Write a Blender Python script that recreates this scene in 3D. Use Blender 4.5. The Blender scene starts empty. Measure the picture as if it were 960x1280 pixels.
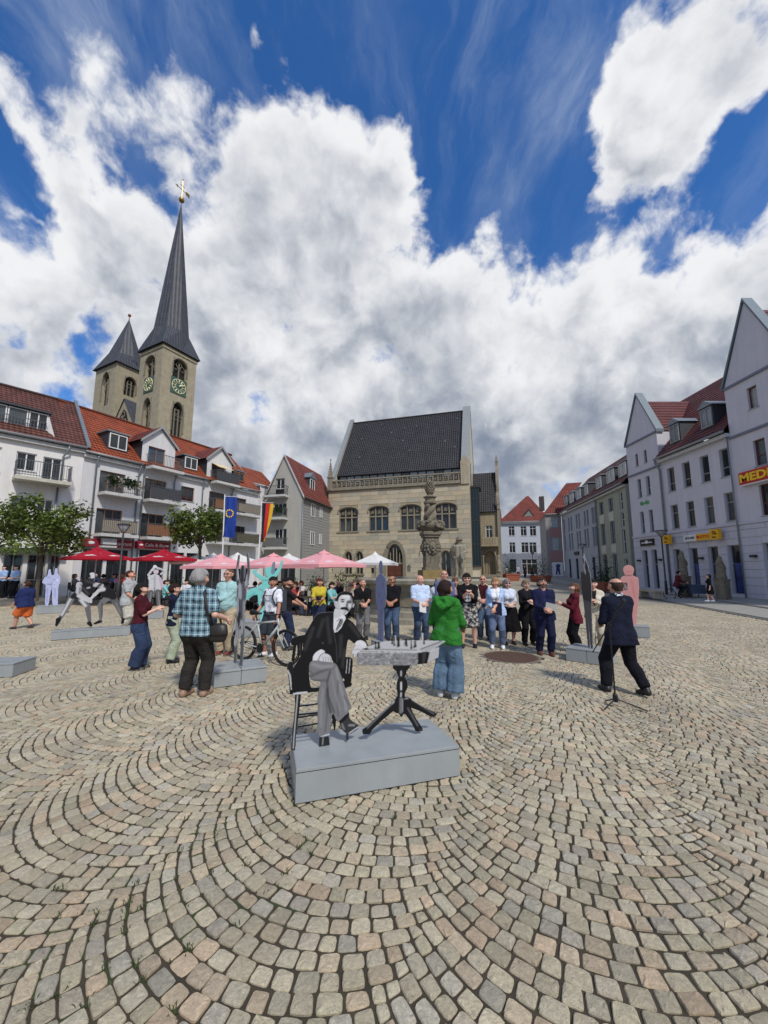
import bpy, bmesh, math, random
import numpy as np
from mathutils import Vector, Matrix, Euler
random.seed(7); np.random.seed(7)
R = math.radians
SC = bpy.context.scene
COL = SC.collection
# ---------------------------------------------------------------- camera
CAM_H, PITCH, FPX = 1.82, R(7.5), 480.0
SHIFT = 9.807
cam_d = bpy.data.cameras.new('camera')
cam_d.sensor_fit = 'HORIZONTAL'; cam_d.sensor_width = 36.0; cam_d.lens = 18.0
cam_d.shift_y = SHIFT / 960.0
cam_d.clip_start = 0.05; cam_d.clip_end = 3000
cam = bpy.data.objects.new('camera', cam_d); COL.objects.link(cam)
cam.location = (0, 0, CAM_H); cam.rotation_euler = (R(90) + PITCH, 0, 0)
SC.camera = cam
# ---------------------------------------------------------------- light and sky
SUN_EL, SUN_AZ = R(48), R(152)           # azimuth measured from +Y towards +X: behind the viewer, to the right
sun_d = bpy.data.lights.new('sun', 'SUN'); sun_d.energy = 3.1; sun_d.angle = R(6)
sun_d.color = (1.0, 0.94, 0.85)
sun = bpy.data.objects.new('sun', sun_d); COL.objects.link(sun)
sdir = Vector((math.sin(SUN_AZ) * math.cos(SUN_EL), math.cos(SUN_AZ) * math.cos(SUN_EL), math.sin(SUN_EL)))
sun.rotation_euler = (-sdir).to_track_quat('-Z', 'Y').to_euler()
sun.location = sdir * 60
SC.view_settings.view_transform = 'Standard'
SC.view_settings.look = 'None'
SC.view_settings.exposure = 0.0
SC.view_settings.gamma = 1.0
_cp, _sp = math.cos(PITCH), math.sin(PITCH)
def ray(u, v):
 a = (u - 480) / FPX; b = -(v - 640 - SHIFT) / FPX
 return Vector((a, _cp - b * _sp, _sp + b * _cp))
def at(u, v, Y):                          # the point the photograph shows at (u, v), Y metres away
 d = ray(u, v); t = Y / d.y
 return Vector((d.x * t, Y, CAM_H + d.z * t))
def gd(u, v, z=0.0):                      # the point on the ground there
 d = ray(u, v); t = (z - CAM_H) / d.z
 return Vector((d.x * t, d.y * t, z))
world = bpy.data.worlds.new('World'); SC.world = world; world.use_nodes = True
WN, WL = world.node_tree.nodes, world.node_tree.links
WN.clear()
def wn(t, **k):
 n = WN.new(t)
 for a, b in k.items(): setattr(n, a, b)
 return n
def wmath(op, a, b=None, c=None, clamp=False):
 n = wn('ShaderNodeMath', operation=op, use_clamp=clamp)
 for i, x in enumerate((a, b, c)):
  if x is None: continue
  if isinstance(x, (int, float)): n.inputs[i].default_value = x
  else: WL.new(x, n.inputs[i])
 return n.outputs[0]
def wvec(op, a, b=None):
 n = wn('ShaderNodeVectorMath', operation=op)
 for i, x in enumerate((a, b)):
  if x is None: continue
  if isinstance(x, (tuple, list, Vector)): n.inputs[i].default_value = tuple(x)
  else: WL.new(x, n.inputs[i])
 return n.outputs['Value'] if op == 'DOT_PRODUCT' else n.outputs[0]
def wrange(x, a, b, c=0.0, d=1.0, smooth=True):
 n = wn('ShaderNodeMapRange', interpolation_type='SMOOTHSTEP' if smooth else 'LINEAR')
 WL.new(x, n.inputs[0])
 for i, q in enumerate((a, b, c, d)): n.inputs[i + 1].default_value = q
 return n.outputs[0]
def wmix(f, a, b):
 n = wn('ShaderNodeMix', data_type='RGBA')
 if isinstance(f, (int, float)): n.inputs[0].default_value = f
 else: WL.new(f, n.inputs[0])
 for i, x in ((6, a), (7, b)):
  if isinstance(x, (tuple, list)): n.inputs[i].default_value = (*x, 1)
  else: WL.new(x, n.inputs[i])
 return n.outputs[2]
def wnoise(vec, scale, detail, rough, dist=0.0):
 n = wn('ShaderNodeTexNoise'); WL.new(vec, n.inputs['Vector'])
 n.inputs['Scale'].default_value = scale; n.inputs['Detail'].default_value = detail
 n.inputs['Roughness'].default_value = rough; n.inputs['Distortion'].default_value = dist
 return n.outputs[0]
tc = wn('ShaderNodeTexCoord'); D = wvec('NORMALIZE', tc.outputs['Generated'])
sep = wn('ShaderNodeSeparateXYZ'); WL.new(D, sep.inputs[0])
dz = wmath('MAXIMUM', sep.outputs[2], 0.0)
sky = wn('ShaderNodeTexSky', sky_type='NISHITA')
sky.sun_disc = False; sky.sun_elevation = SUN_EL; sky.sun_rotation = SUN_AZ
sky.altitude = 200; sky.air_density = 1.0; sky.dust_density = 0.3; sky.ozone_density = 4.0
den = wmath('ADD', dz, 0.34)
comb = wn('ShaderNodeCombineXYZ')
WL.new(wmath('DIVIDE', sep.outputs[0], den), comb.inputs[0])
WL.new(wmath('DIVIDE', sep.outputs[1], den), comb.inputs[1])
comb.inputs[2].default_value = 3.7
Q = comb.outputs[0]
def wnoisec(vec, scale, detail, rough):
 n = wn('ShaderNodeTexNoise'); WL.new(vec, n.inputs['Vector'])
 n.inputs['Scale'].default_value = scale; n.inputs['Detail'].default_value = detail; n.inputs['Roughness'].default_value = rough
 return n.outputs[1]
def wscale(v, k):
 n = wn('ShaderNodeVectorMath', operation='SCALE'); WL.new(v, n.inputs[0]); n.inputs[3].default_value = k; return n.outputs[0]
warp = wvec('SUBTRACT', wnoisec(D, 3.2, 5, .55), (.5, .5, .5))
warp2 = wvec('SUBTRACT', wnoisec(D, 13.0, 4, .6), (.5, .5, .5))
D2 = wvec('NORMALIZE', wvec('ADD', wvec('ADD', D, wscale(warp, .24)), wscale(warp2, .09)))
P = wvec('ADD', wscale(D, 4.6), wscale(Q, .8))
P = wvec('ADD', P, wscale(warp, .7))
n_big = wnoise(P, 1.05, 12, 0.56, 0.0)
n_up = wnoise(wvec('ADD', P, (0.10, -0.05, 0.24)), 1.05, 7, 0.55, 0.0)
n_soft = wnoise(P, .55, 3, 0.5)
n_puff = wnoise(P, 2.0, 7, 0.50)
BL = [(215, 235, 190, .20), (400, 225, 120, .15), (60, 190, 90, .10), (330, 330, 170, .14), (60, 470, 190, .14),
      (900, 0, 165, .22), (965, 20, 130, .12), (810, 140, 62, .20), (760, 235, 40, .20), (735, 70, 60, .12), (592, 168, 34, .20), (530, 245, 48, .14), (650, 302, 46, .16),
      (560, 420, 260, .16), (850, 400, 190, .14), (960, 330, 110, .10), (480, 340, 80, .12),
      (610, 235, 110, -.16), (600, 60, 130, -.20), (470, 55, 120, -.20), (700, 310, 64, -.22), (640, 275, 70, -.16), (120, 60, 160, -.10), (560, 270, 60, -.08), (860, 255, 80, -.22), (935, 220, 70, -.18), (450, 288, 30, -.12),
      (125, 390, 40, -.24), (10, 300, 46, -.20), (10, 205, 60, -.16), (110, 10, 130, -.12), (300, 40, 130, -.16), (140, 228, 30, -.14),
      (845, 370, 40, -.12), (480, 450, 80, .16), (330, 530, 90, .18), (530, 560, 90, .12), (640, 465, 80, .14), (830, 470, 110, .14), (210, 670, 120, .15), (20, 395, 34, -.12), (270, 375, 22, -.12), (60, 95, 90, -.12), (380, 105, 60, -.08), (690, 395, 18, -.10), (575, 300, 40, -.10)]
bias = wmath('ADD', wrange(sep.outputs[2], 0.86, 0.45, -0.12, 0.13), wrange(sep.outputs[2], 0.36, 0.12, 0, 0.22))
for (u, v, r, w) in BL:
 c = ray(u, v).normalized(); e = ray(u + r * 0.8, v + r * 0.6).normalized()
 ca = c.dot(e)
 bias = wmath('ADD', bias, wrange(wvec('DOT_PRODUCT', D2, c), 1 - (1 - ca) * 1.7, 1 - (1 - ca) * 0.1, 0, w))
dens = wmath('ADD', wmath('ADD', wmath('MULTIPLY', n_big, 2.2), -.60), bias)
alpha = wrange(dens, 0.45, 0.72)
shade = wmath('SUBTRACT', n_big, n_up)
lit = wmath('ADD', wmath('MULTIPLY', shade, 2.4), 0.72)
lit = wmath('ADD', lit, wmath('MULTIPLY', wmath('SUBTRACT', n_puff, .5), 1.0))
thick = wrange(dens, 0.55, 1.05, 0.30, -0.26)
low = wrange(sep.outputs[2], 0.20, 0.62, -0.40, 0.14)
soft = wmath('MULTIPLY', wmath('SUBTRACT', n_soft, 0.5), 1.5)
lit = wmath('ADD', wmath('ADD', lit, thick), wmath('ADD', low, soft))
lit = wrange(lit, -0.25, 1.15)
CB = 10.0
ccol = wmix(lit, (0.235 * CB, 0.28 * CB, 0.365 * CB), (0.88 * CB, 0.89 * CB, 0.91 * CB))
mp = wn('ShaderNodeMapping'); WL.new(wvec('ADD', Q, wscale(warp, .16)), mp.inputs['Vector'])
mp.inputs['Rotation'].default_value = (0, 0, R(-35)); mp.inputs['Scale'].default_value = (2.6, 0.9, 1)
cir = wnoise(mp.outputs[0], 2.2, 10, 0.62, 0.25)
cirm = wmath('MULTIPLY', wrange(cir, 0.42, 0.80), wrange(n_soft, 0.40, 0.60, 0.16, 0.75))
skyc = wn('ShaderNodeMix', data_type='RGBA', blend_type='MULTIPLY'); skyc.inputs[0].default_value = 1.0
WL.new(sky.outputs[0], skyc.inputs[6]); skyc.inputs[7].default_value = (0.50, 1.04, 1.58, 1)
base = wmix(cirm, skyc.outputs[2], (0.50 * CB, 0.58 * CB, 0.72 * CB))
fin = wmix(alpha, base, ccol)
fin = wmix(wrange(sep.outputs[2], 0.10, -0.02, 0, 0.6), fin, (0.36 * CB, 0.43 * CB, 0.54 * CB))
bg = wn('ShaderNodeBackground'); WL.new(fin, bg.inputs[0]); bg.inputs[1].default_value = 0.1
wo = wn('ShaderNodeOutputWorld'); WL.new(bg.outputs[0], wo.inputs[0])
# ---------------------------------------------------------------- helpers
def tag(o, label=None, cat=None, group=None, kind=None):
 if label: o['label'] = label
 if cat: o['category'] = cat
 if group: o['group'] = group
 if kind: o['kind'] = kind
 return o
def thing(name, label, cat, loc=(0, 0, 0), rz=0.0, group=None, kind=None):
 o = bpy.data.objects.new(name, None); COL.objects.link(o)
 o.empty_display_size = 0.2
 o.location = loc; o.rotation_euler = (0, 0, rz)
 return tag(o, label, cat, group, kind)
def put(name, me, parent=None, loc=(0, 0, 0), rz=0.0, rot=None):
 o = bpy.data.objects.new(name, me); COL.objects.link(o)
 if parent: o.parent = parent
 o.location = loc; o.rotation_euler = rot if rot else (0, 0, rz)
 return o
def copy_tree(o, parent=None):
 c = o.copy(); COL.objects.link(c)
 if parent: c.parent = parent
 for ch in list(o.children): copy_tree(ch, c)
 return c
class MB:
 """collects faces, with a colour and a material slot each, for ONE mesh"""
 def __init__(s): s.v = []; s.f = []; s.c = []; s.m = []; s.uv = []; s.col = (1, 1, 1); s.mi = 0; s.xf = None; s.sm = []; s.smooth = False
 def add(s, vs, fs, uvs=None):
  n = len(s.v)
  if s.xf is not None: vs = [s.xf @ Vector(p) for p in vs]
  s.v.extend([tuple(p) for p in vs])
  for i, f in enumerate(fs):
   s.f.append(tuple(n + k for k in f)); s.c.append(s.col); s.m.append(s.mi); s.sm.append(s.smooth)
   s.uv.append(uvs[i] if uvs else None)
 def box(s, x0, x1, y0, y1, z0, z1):
  s.add([(x0, y0, z0), (x1, y0, z0), (x1, y1, z0), (x0, y1, z0), (x0, y0, z1), (x1, y0, z1), (x1, y1, z1), (x0, y1, z1)],
              [(3, 2, 1, 0), (4, 5, 6, 7), (0, 1, 5, 4), (1, 2, 6, 5), (2, 3, 7, 6), (3, 0, 4, 7)])
 def quad(s, a, b, c, d, uv=None): s.add([a, b, c, d], [(0, 1, 2, 3)], [uv] if uv else None)
 def prism(s, poly, y0, y1):
  """polygon in x, z (counter-clockwise seen from -y), pushed from y0 (front) to y1"""
  n = len(poly)
  vs = [(x, y0, z) for x, z in poly] + [(x, y1, z) for x, z in poly]
  s.add(vs, [tuple(range(n)), tuple(range(2 * n - 1, n - 1, -1))] + [(i, i + n, (i + 1) % n + n, (i + 1) % n) for i in range(n)])
 def tube(s, pts, r, n=6, r1=None, cap=True):
  pts = [Vector(p) for p in pts]; m = len(pts); rings = []
  for i, p in enumerate(pts):
   d = (pts[min(i + 1, m - 1)] - pts[max(i - 1, 0)]).normalized()
   a = d.cross(Vector((0, 0, 1)) if abs(d.z) < 0.9 else Vector((1, 0, 0))).normalized(); b = d.cross(a)
   rr = r[i] if isinstance(r, (list, tuple)) else (r if r1 is None else r + (r1 - r) * i / max(1, m - 1))
   rings.append([p + (a * math.cos(t) + b * math.sin(t)) * rr for t in [2 * math.pi * k / n for k in range(n)]])
  vs = [q for g in rings for q in g]; fs = []
  for i in range(m - 1):
   for k in range(n):
    fs.append((i * n + k, i * n + (k + 1) % n, (i + 1) * n + (k + 1) % n, (i + 1) * n + k))
  if cap: fs += [tuple(range(n - 1, -1, -1)), tuple((m - 1) * n + k for k in range(n))]
  s.add(vs, fs)
 def lathe(s, prof, n=12, c=(0, 0, 0), sy=1.0, ph=0.0):
  vs = []; fs = []; m = len(prof)
  for r, z in prof:
   for k in range(n):
    t = 2 * math.pi * k / n + ph
    vs.append((c[0] + r * math.cos(t), c[1] + r * math.sin(t) * sy, c[2] + z))
  for i in range(m - 1):
   for k in range(n):
    fs.append((i * n + k, i * n + (k + 1) % n, (i + 1) * n + (k + 1) % n, (i + 1) * n + k))
  fs += [tuple(range(n - 1, -1, -1)), tuple((m - 1) * n + k for k in range(n))]
  s.add(vs, fs)
 def ball(s, c, r, n=8, m=6):
  rx, ry, rz = r if isinstance(r, (tuple, list)) else (r, r, r)
  vs = [(c[0], c[1], c[2] - rz)]; fs = []
  for i in range(1, m):
   t = math.pi * i / m - math.pi / 2
   for k in range(n):
    q = 2 * math.pi * k / n
    vs.append((c[0] + rx * math.cos(t) * math.cos(q), c[1] + ry * math.cos(t) * math.sin(q), c[2] + rz * math.sin(t)))
  vs.append((c[0], c[1], c[2] + rz))
  for k in range(n): fs.append((0, 1 + (k + 1) % n, 1 + k))
  for i in range(m - 2):
   for k in range(n):
    a = 1 + i * n; fs.append((a + k, a + (k + 1) % n, a + n + (k + 1) % n, a + n + k))
  a = 1 + (m - 2) * n
  for k in range(n): fs.append((a + k, a + (k + 1) % n, len(vs) - 1))
  s.add(vs, fs)
 def mesh(s, name, mats, smooth=False):
  me = bpy.data.meshes.new(name)
  me.from_pydata(s.v, [], s.f)
  for m in (mats if isinstance(mats, (list, tuple)) else [mats]): me.materials.append(m)
  if any(s.m): me.polygons.foreach_set('material_index', s.m)
  if any(c != (1, 1, 1) for c in s.c):
   a = me.attributes.new('Col', 'FLOAT_COLOR', 'FACE')
   a.data.foreach_set('color', np.array([(*c, 1) for c in s.c], np.float32).ravel())
  if any(u is not None for u in s.uv):
   ul = me.uv_layers.new(name='UVMap'); fl = []
   for f, u in zip(s.f, s.uv): fl.extend(u if u is not None else [(0, 0)] * len(f))
   ul.data.foreach_set('uv', np.array(fl, np.float32).ravel())
  if smooth or any(s.sm): me.polygons.foreach_set('use_smooth', [True] * len(s.f) if smooth else s.sm)
  me.validate(); me.update()
  return me
 def build(s, name, mats, parent=None, loc=(0, 0, 0), rz=0.0, smooth=False):
  return put(name, s.mesh(name, mats, smooth), parent, loc, rz)
# ---------------------------------------------------------------- materials
def lin(r, g, b):
 f = lambda c: (c / 255 / 12.92) if c / 255 <= 0.04045 else ((c / 255 + 0.055) / 1.055) ** 2.4
 return (f(r), f(g), f(b))
_mats = {}
def mat(name, col=(0.5, 0.5, 0.5), rough=0.7, var=0.10, scale=6.0, bump=0.0, bscale=40.0, metal=0.0, attr=False, objcol=False, spec=0.5, trans=0.0, streak=0.0, bdist=0.01, bwarp=0.0):
 if name in _mats: return _mats[name]
 m = bpy.data.materials.new(name); m.use_nodes = True; _mats[name] = m
 N, L = m.node_tree.nodes, m.node_tree.links
 b = N['Principled BSDF']; b.inputs['Roughness'].default_value = rough; b.inputs['Metallic'].default_value = metal
 b.inputs['Specular IOR Level'].default_value = spec
 tcn = N.new('ShaderNodeTexCoord')
 src = None
 if attr:
  a = N.new('ShaderNodeAttribute'); a.attribute_name = 'Col'; src = a.outputs['Color']
 elif objcol:
  a = N.new('ShaderNodeObjectInfo'); src = a.outputs['Color']
 n = N.new('ShaderNodeTexNoise'); n.inputs['Scale'].default_value = scale; n.inputs['Detail'].default_value = 6
 n.inputs['Roughness'].default_value = 0.65
 L.new(tcn.outputs['Object'], n.inputs['Vector'])
 r = N.new('ShaderNodeMapRange'); r.inputs[1].default_value = 0.25; r.inputs[2].default_value = 0.75
 r.inputs[3].default_value = 1 - var; r.inputs[4].default_value = 1 + var
 L.new(n.outputs[0], r.inputs[0]); fac = r.outputs[0]
 if streak:
  mp_ = N.new('ShaderNodeMapping'); mp_.inputs['Scale'].default_value = (3.0, 3.0, 0.25); L.new(tcn.outputs['Object'], mp_.inputs[0])
  n2 = N.new('ShaderNodeTexNoise'); n2.inputs['Scale'].default_value = 1.3; n2.inputs['Detail'].default_value = 5; L.new(mp_.outputs[0], n2.inputs['Vector'])
  r2 = N.new('ShaderNodeMapRange'); r2.inputs[1].default_value = 0.35; r2.inputs[2].default_value = 0.7; r2.inputs[3].default_value = 1.0; r2.inputs[4].default_value = 1 - streak
  L.new(n2.outputs[0], r2.inputs[0])
  mm = N.new('ShaderNodeMath'); mm.operation = 'MULTIPLY'; L.new(fac, mm.inputs[0]); L.new(r2.outputs[0], mm.inputs[1]); fac = mm.outputs[0]
 mx = N.new('ShaderNodeVectorMath'); mx.operation = 'MULTIPLY'
 if src: L.new(src, mx.inputs[0])
 else: mx.inputs[0].default_value = col
 L.new(fac, mx.inputs[1])
 L.new(mx.outputs[0], b.inputs['Base Color'])
 if bump:
  nb = N.new('ShaderNodeTexNoise'); nb.inputs['Scale'].default_value = bscale; nb.inputs['Detail'].default_value = 4
  L.new(tcn.outputs['Object'], nb.inputs['Vector'])
  bn = N.new('ShaderNodeBump'); bn.inputs['Strength'].default_value = bump; bn.inputs['Distance'].default_value = bdist; nb.inputs['Distortion'].default_value = bwarp
  L.new(nb.outputs[0], bn.inputs['Height']); L.new(bn.outputs[0], b.inputs['Normal'])
 if trans:
  t = N.new('ShaderNodeBsdfTranslucent'); L.new(mx.outputs[0], t.inputs[0])
  ms = N.new('ShaderNodeMixShader'); ms.inputs[0].default_value = trans
  L.new(b.outputs[0], ms.inputs[1]); L.new(t.outputs[0], ms.inputs[2])
  L.new(ms.outputs[0], N['Material Output'].inputs[0])
 return m
def glass_mat(name, col, rough=0.06):
 m = mat(name, col, rough, var=0.45, scale=1.3, spec=0.7)
 return m
G_DARK = glass_mat('glass_dark', (0.018, 0.022, 0.026))
G_MID = glass_mat('glass_mid', (0.06, 0.07, 0.078))
G_CURT = glass_mat('glass_curtain', (0.24, 0.25, 0.24), 0.12)
def tile_mat(name, c1, c2, pitch=0.24, course=0.34, mk=0.33):
 """clay roof tiles: UV in metres, u along the eave, v up the slope"""
 m = bpy.data.materials.new(name); m.use_nodes = True
 N, L = m.node_tree.nodes, m.node_tree.links
 b = N['Principled BSDF']; b.inputs['Roughness'].default_value = 0.6
 uv = N.new('ShaderNodeUVMap'); uv.uv_map = 'UVMap'
 br = N.new('ShaderNodeTexBrick'); L.new(uv.outputs[0], br.inputs['Vector'])
 br.offset = 0.0; br.inputs['Scale'].default_value = 1.0
 br.inputs['Brick Width'].default_value = pitch; br.inputs['Row Height'].default_value = course
 br.inputs['Mortar Size'].default_value = 0.022; br.inputs['Mortar Smooth'].default_value = 0.6
 br.inputs['Color1'].default_value = (*c1, 1); br.inputs['Color2'].default_value = (*c2, 1)
 br.inputs['Mortar'].default_value = (c1[0] * mk, c1[1] * mk, c1[2] * mk, 1); br.inputs['Bias'].default_value = -0.1
 no = N.new('ShaderNodeTexNoise'); no.inputs['Scale'].default_value = 0.9; no.inputs['Detail'].default_value = 6
 L.new(uv.outputs[0], no.inputs['Vector'])
 r = N.new('ShaderNodeMapRange'); r.inputs[1].default_value = .3; r.inputs[2].default_value = .7; r.inputs[3].default_value = .72; r.inputs[4].default_value = 1.22
 L.new(no.outputs[0], r.inputs[0])
 mx = N.new('ShaderNodeVectorMath'); mx.operation = 'MULTIPLY'; L.new(br.outputs['Color'], mx.inputs[0]); L.new(r.outputs[0], mx.inputs[1])
 L.new(mx.outputs[0], b.inputs['Base Color'])
 wv = N.new('ShaderNodeTexWave'); wv.wave_type = 'BANDS'; wv.bands_direction = 'X'; wv.inputs['Scale'].default_value = 1 / (pitch * 3.1831); L.new(uv.outputs[0], wv.inputs['Vector'])
 bp = N.new('ShaderNodeBump'); bp.inputs['Strength'].default_value = 0.9; bp.inputs['Distance'].default_value = 0.05
 L.new(wv.outputs[0], bp.inputs['Height']); L.new(bp.outputs[0], b.inputs['Normal'])
 return m
# ================================================================ buildings
WHITE_F = mat('frame_white', (0.72, 0.72, 0.70), 0.5, 0.05)
WOOD_F = mat('frame_wood', (0.30, 0.135, 0.055), 0.5, 0.2)
DARK_F = mat('frame_dark', (0.03, 0.032, 0.035), 0.5, 0.1)
RED_F = mat('frame_redbrown', (0.12, 0.04, 0.03), 0.5, 0.1)
GREY_F = mat('frame_grey', (0.30, 0.31, 0.32), 0.5, 0.08)
SILL = mat('sill_zinc', (0.34, 0.35, 0.37), 0.5, 0.1)
ZINC = mat('zinc', (0.20, 0.23, 0.25), 0.45, 0.15, metal=0.3)
SLATE_D = mat('slate_cheek', (0.035, 0.04, 0.048), 0.6, 0.25, scale=9)
RAILM = mat('rail_steel', (0.12, 0.13, 0.14), 0.4, 0.1, metal=0.5)
CONC = mat('balcony_slab', (0.56, 0.56, 0.54), 0.75, 0.08, streak=0.2)
_wc = {}
def win_mesh(w, h, fm, nv, tr, ft=0.06):
 key = (round(w, 2), round(h, 2), fm.name, nv, tr, ft)
 if key not in _wc:
  mb = MB()
  mb.box(-w / 2, -w / 2 + ft, -.035, .035, 0, h); mb.box(w / 2 - ft, w / 2, -.035, .035, 0, h)
  mb.box(-w / 2 + ft, w / 2 - ft, -.035, .035, h - ft, h); mb.box(-w / 2 + ft, w / 2 - ft, -.035, .035, 0, ft)
  iw = w - 2 * ft
  for k in range(1, nv):
   x = -w / 2 + ft + iw * k / nv
   mb.box(x - ft * .45, x + ft * .45, -.03, .03, ft, h - ft)
  if tr:
   z = h * tr
   for k in range(nv):
    xa = -w / 2 + ft + iw * k / nv + (ft * .45 if k else 0); xb = -w / 2 + ft + iw * (k + 1) / nv - (ft * .45 if k < nv - 1 else 0)
    mb.box(xa, xb, -.03, .03, z - ft * .4, z + ft * .4)
  g = MB(); g.quad((-w / 2 + .02, .012, .02), (w / 2 - .02, .012, .02), (w / 2 - .02, .012, h - .02), (-w / 2 + .02, .012, h - .02))
  _wc[key] = (mb.mesh('window', fm), {})
  _wc[key][1]['g'] = g
 return _wc[key]
_pc = {}
class Bld:
 def __init__(s, name, label, cat, O, E, group=None):
  s.O = Vector((O[0], O[1], 0)); d = Vector((E[0] - O[0], E[1] - O[1], 0)); s.L = d.length; s.t = d / s.L
  s.n = Vector((s.t.y, -s.t.x, 0))
  s.root = thing(name, label, cat, s.O, math.atan2(s.t.y, s.t.x), group)
 def px(s, u, v, y=0.0):
  o = s.O - s.n * y; d = ray(u, v); k = (Vector((o.x, o.y, 0)).dot(s.n)) / (d.x * s.n.x + d.y * s.n.y)
  p = Vector((d.x * k, d.y * k, CAM_H + d.z * k))
  return ((p - s.O).dot(s.t), p.z)
 def win(s, xc, z, w, h, fm=None, nv=2, tr=0, gl=None, y=0.13, name='window', sill=True, parent=None, rz=0.0, x_side=None):
  fm = fm or WHITE_F
  me, gd_ = win_mesh(w, h, fm, nv, tr)
  gl = gl or random.choice([G_DARK, G_DARK, G_MID, G_DARK, G_CURT])
  loc = (xc, y, z) if x_side is None else (x_side, xc, z)
  o = put(name, me, parent or s.root, loc, rz)
  k = (me.name, gl.name)
  if k not in _pc: _pc[k] = gd_['g'].mesh('pane', gl)
  put('pane', _pc[k], o)
  if sill:
   kk = ('sill', round(w, 2), round(y, 2))
   if kk not in _pc:
    mb = MB(); mb.box(-w / 2 - .05, w / 2 + .05, -y - .05, -.037, -.05, -.004); _pc[kk] = mb.mesh('sill', SILL)
   put('sill', _pc[kk], o)
  return o
 def part(s, name, mb, m, smooth=False, loc=(0, 0, 0)): return mb.build(name, m, s.root, loc, smooth=smooth)
def wall_grid(mb, x0, x1, z0, z1, ops, y=0.0, rev=0.2):
 xs = sorted({x0, x1, *[min(max(q, x0), x1) for o in ops for q in o[:2]]}); zs = sorted({z0, z1, *[min(max(q, z0), z1) for o in ops for q in o[2:]]})
 for i in range(len(xs) - 1):
  for j in range(len(zs) - 1):
   cx, cz = (xs[i] + xs[i + 1]) / 2, (zs[j] + zs[j + 1]) / 2
   if any(o[0] < cx < o[1] and o[2] < cz < o[3] for o in ops): continue
   mb.quad((xs[i], y, zs[j]), (xs[i + 1], y, zs[j]), (xs[i + 1], y, zs[j + 1]), (xs[i], y, zs[j + 1]))
 for a, b, c, d in ops:
  Y = y + rev
  mb.quad((a, y, c), (a, y, d), (a, Y, d), (a, Y, c)); mb.quad((b, y, d), (b, y, c), (b, Y, c), (b, Y, d))
  mb.quad((a, y, d), (b, y, d), (b, Y, d), (a, Y, d)); mb.quad((b, y, c), (a, y, c), (a, Y, c), (b, Y, c))
def shell(mb, x0, x1, z0, z1, dep):
 mb.quad((x0, dep, z0), (x0, 0, z0), (x0, 0, z1), (x0, dep, z1)); mb.quad((x1, 0, z0), (x1, dep, z0), (x1, dep, z1), (x1, 0, z1))
 mb.quad((x1, dep, z0), (x0, dep, z0), (x0, dep, z1), (x1, dep, z1))
 mb.quad((x0, .6, z0), (x1, .6, z0), (x1, .6, z1), (x0, .6, z1))       # the dark room behind the openings
def roof_plane(mb, A, B, C, D, course=0.34, step=0.03):
 """A, B along the eave, C, D along the ridge: overlapping courses of tiles"""
 A, B, C, D = map(Vector, (A, B, C, D)); up = ((C + D) - (A + B)) / 2; n = max(1, round(up.length / course))
 nor = (B - A).cross(D - A).normalized(); du = (B - A).normalized()
 for k in range(n):
  f, g = k / n, (k + 1) / n
  p, q = A.lerp(D, f), B.lerp(C, f); r, t = B.lerp(C, g), A.lerp(D, g)
  h = nor * step
  v0, v1 = f * up.length, g * up.length
  uv = [((p - A).dot(du), v0), ((q - A).dot(du), v0), ((r - A).dot(du), v1), ((t - A).dot(du), v1)]
  mb.quad(p + h, q + h, r, t, uv)
  mb.quad(p, q, q + h, p + h, [(uv[0][0], v0), (uv[1][0], v0), (uv[1][0], v0), (uv[0][0], v0)])
def railing(mb, x0, x1, y0, z0, h=0.95, step=0.12, y1=0.0):
 mb.box(x0, x1, y0, y0 + .04, z0 + h - .04, z0 + h); mb.box(x0, x1, y0 + .006, y0 + .034, z0 + .08, z0 + .11)
 n = max(2, round((x1 - x0) / step))
 for k in range(n + 1):
  x = x0 + (x1 - x0 - .02) * k / n; mb.box(x, x + .018, y0 + .01, y0 + .03, z0 + .02, z0 + h - .042)
 for x in (x0, x1 - .03):
  mb.box(x, x + .03, y0 + .042, y1, z0 + h - .04, z0 + h)
  m = max(1, round((y1 - y0) / step))
  for k in range(1, m): mb.box(x, x + .018, y0 + (y1 - y0) * k / m, y0 + (y1 - y0) * k / m + .018, z0 + .02, z0 + h - .042)
def balcony(b, x0, x1, z, d=1.0, panel=None, plants=0, slab=None):
 """slab, railing and infill hung on the facade; z = top of the slab"""
 mb = MB(); mb.box(x0, x1, -d, -.002, z - .2, z); s = mb.build('balcony', slab or CONC, b.root)
 r = MB(); railing(r, x0 + .04, x1 - .04, -d + .04, z + .02, y1=-.01); r.build('railing', RAILM, s)
 if panel:
  p = MB(); p.box(x0 + .1, x1 - .1, -d + .09, -d + .105, z + .13, z + .9); p.build('privacy_panel', panel, s)
 for k in range(plants):
  x = x0 + .3 + (x1 - x0 - .6) * k / max(1, plants - 1); mb = MB()
  for q in range(70):
   c = Vector((x + random.gauss(0, .13), -d - .02 + random.gauss(0, .1), z + .75 + random.gauss(0, .16)))
   e = Vector((random.gauss(0, 1), random.gauss(0, 1), random.gauss(0, 1))).normalized() * .07; f = e.cross(Vector((.3, .5, 1))).normalized() * .045
   mb.quad(c - e - f, c + e - f, c + e + f, c - e + f)
  tag(mb.build('balcony_plant', random.choice([M_LEAFD, M_LEAFD, M_FLOW]), s), kind='stuff')
M_LEAFD = mat('leaf_dark', (0.035, 0.07, 0.022), 0.6, 0.5, scale=30, trans=.2)
M_FLOW = mat('blossom', (0.55, 0.50, 0.45), 0.6, 0.6, scale=40)
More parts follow.
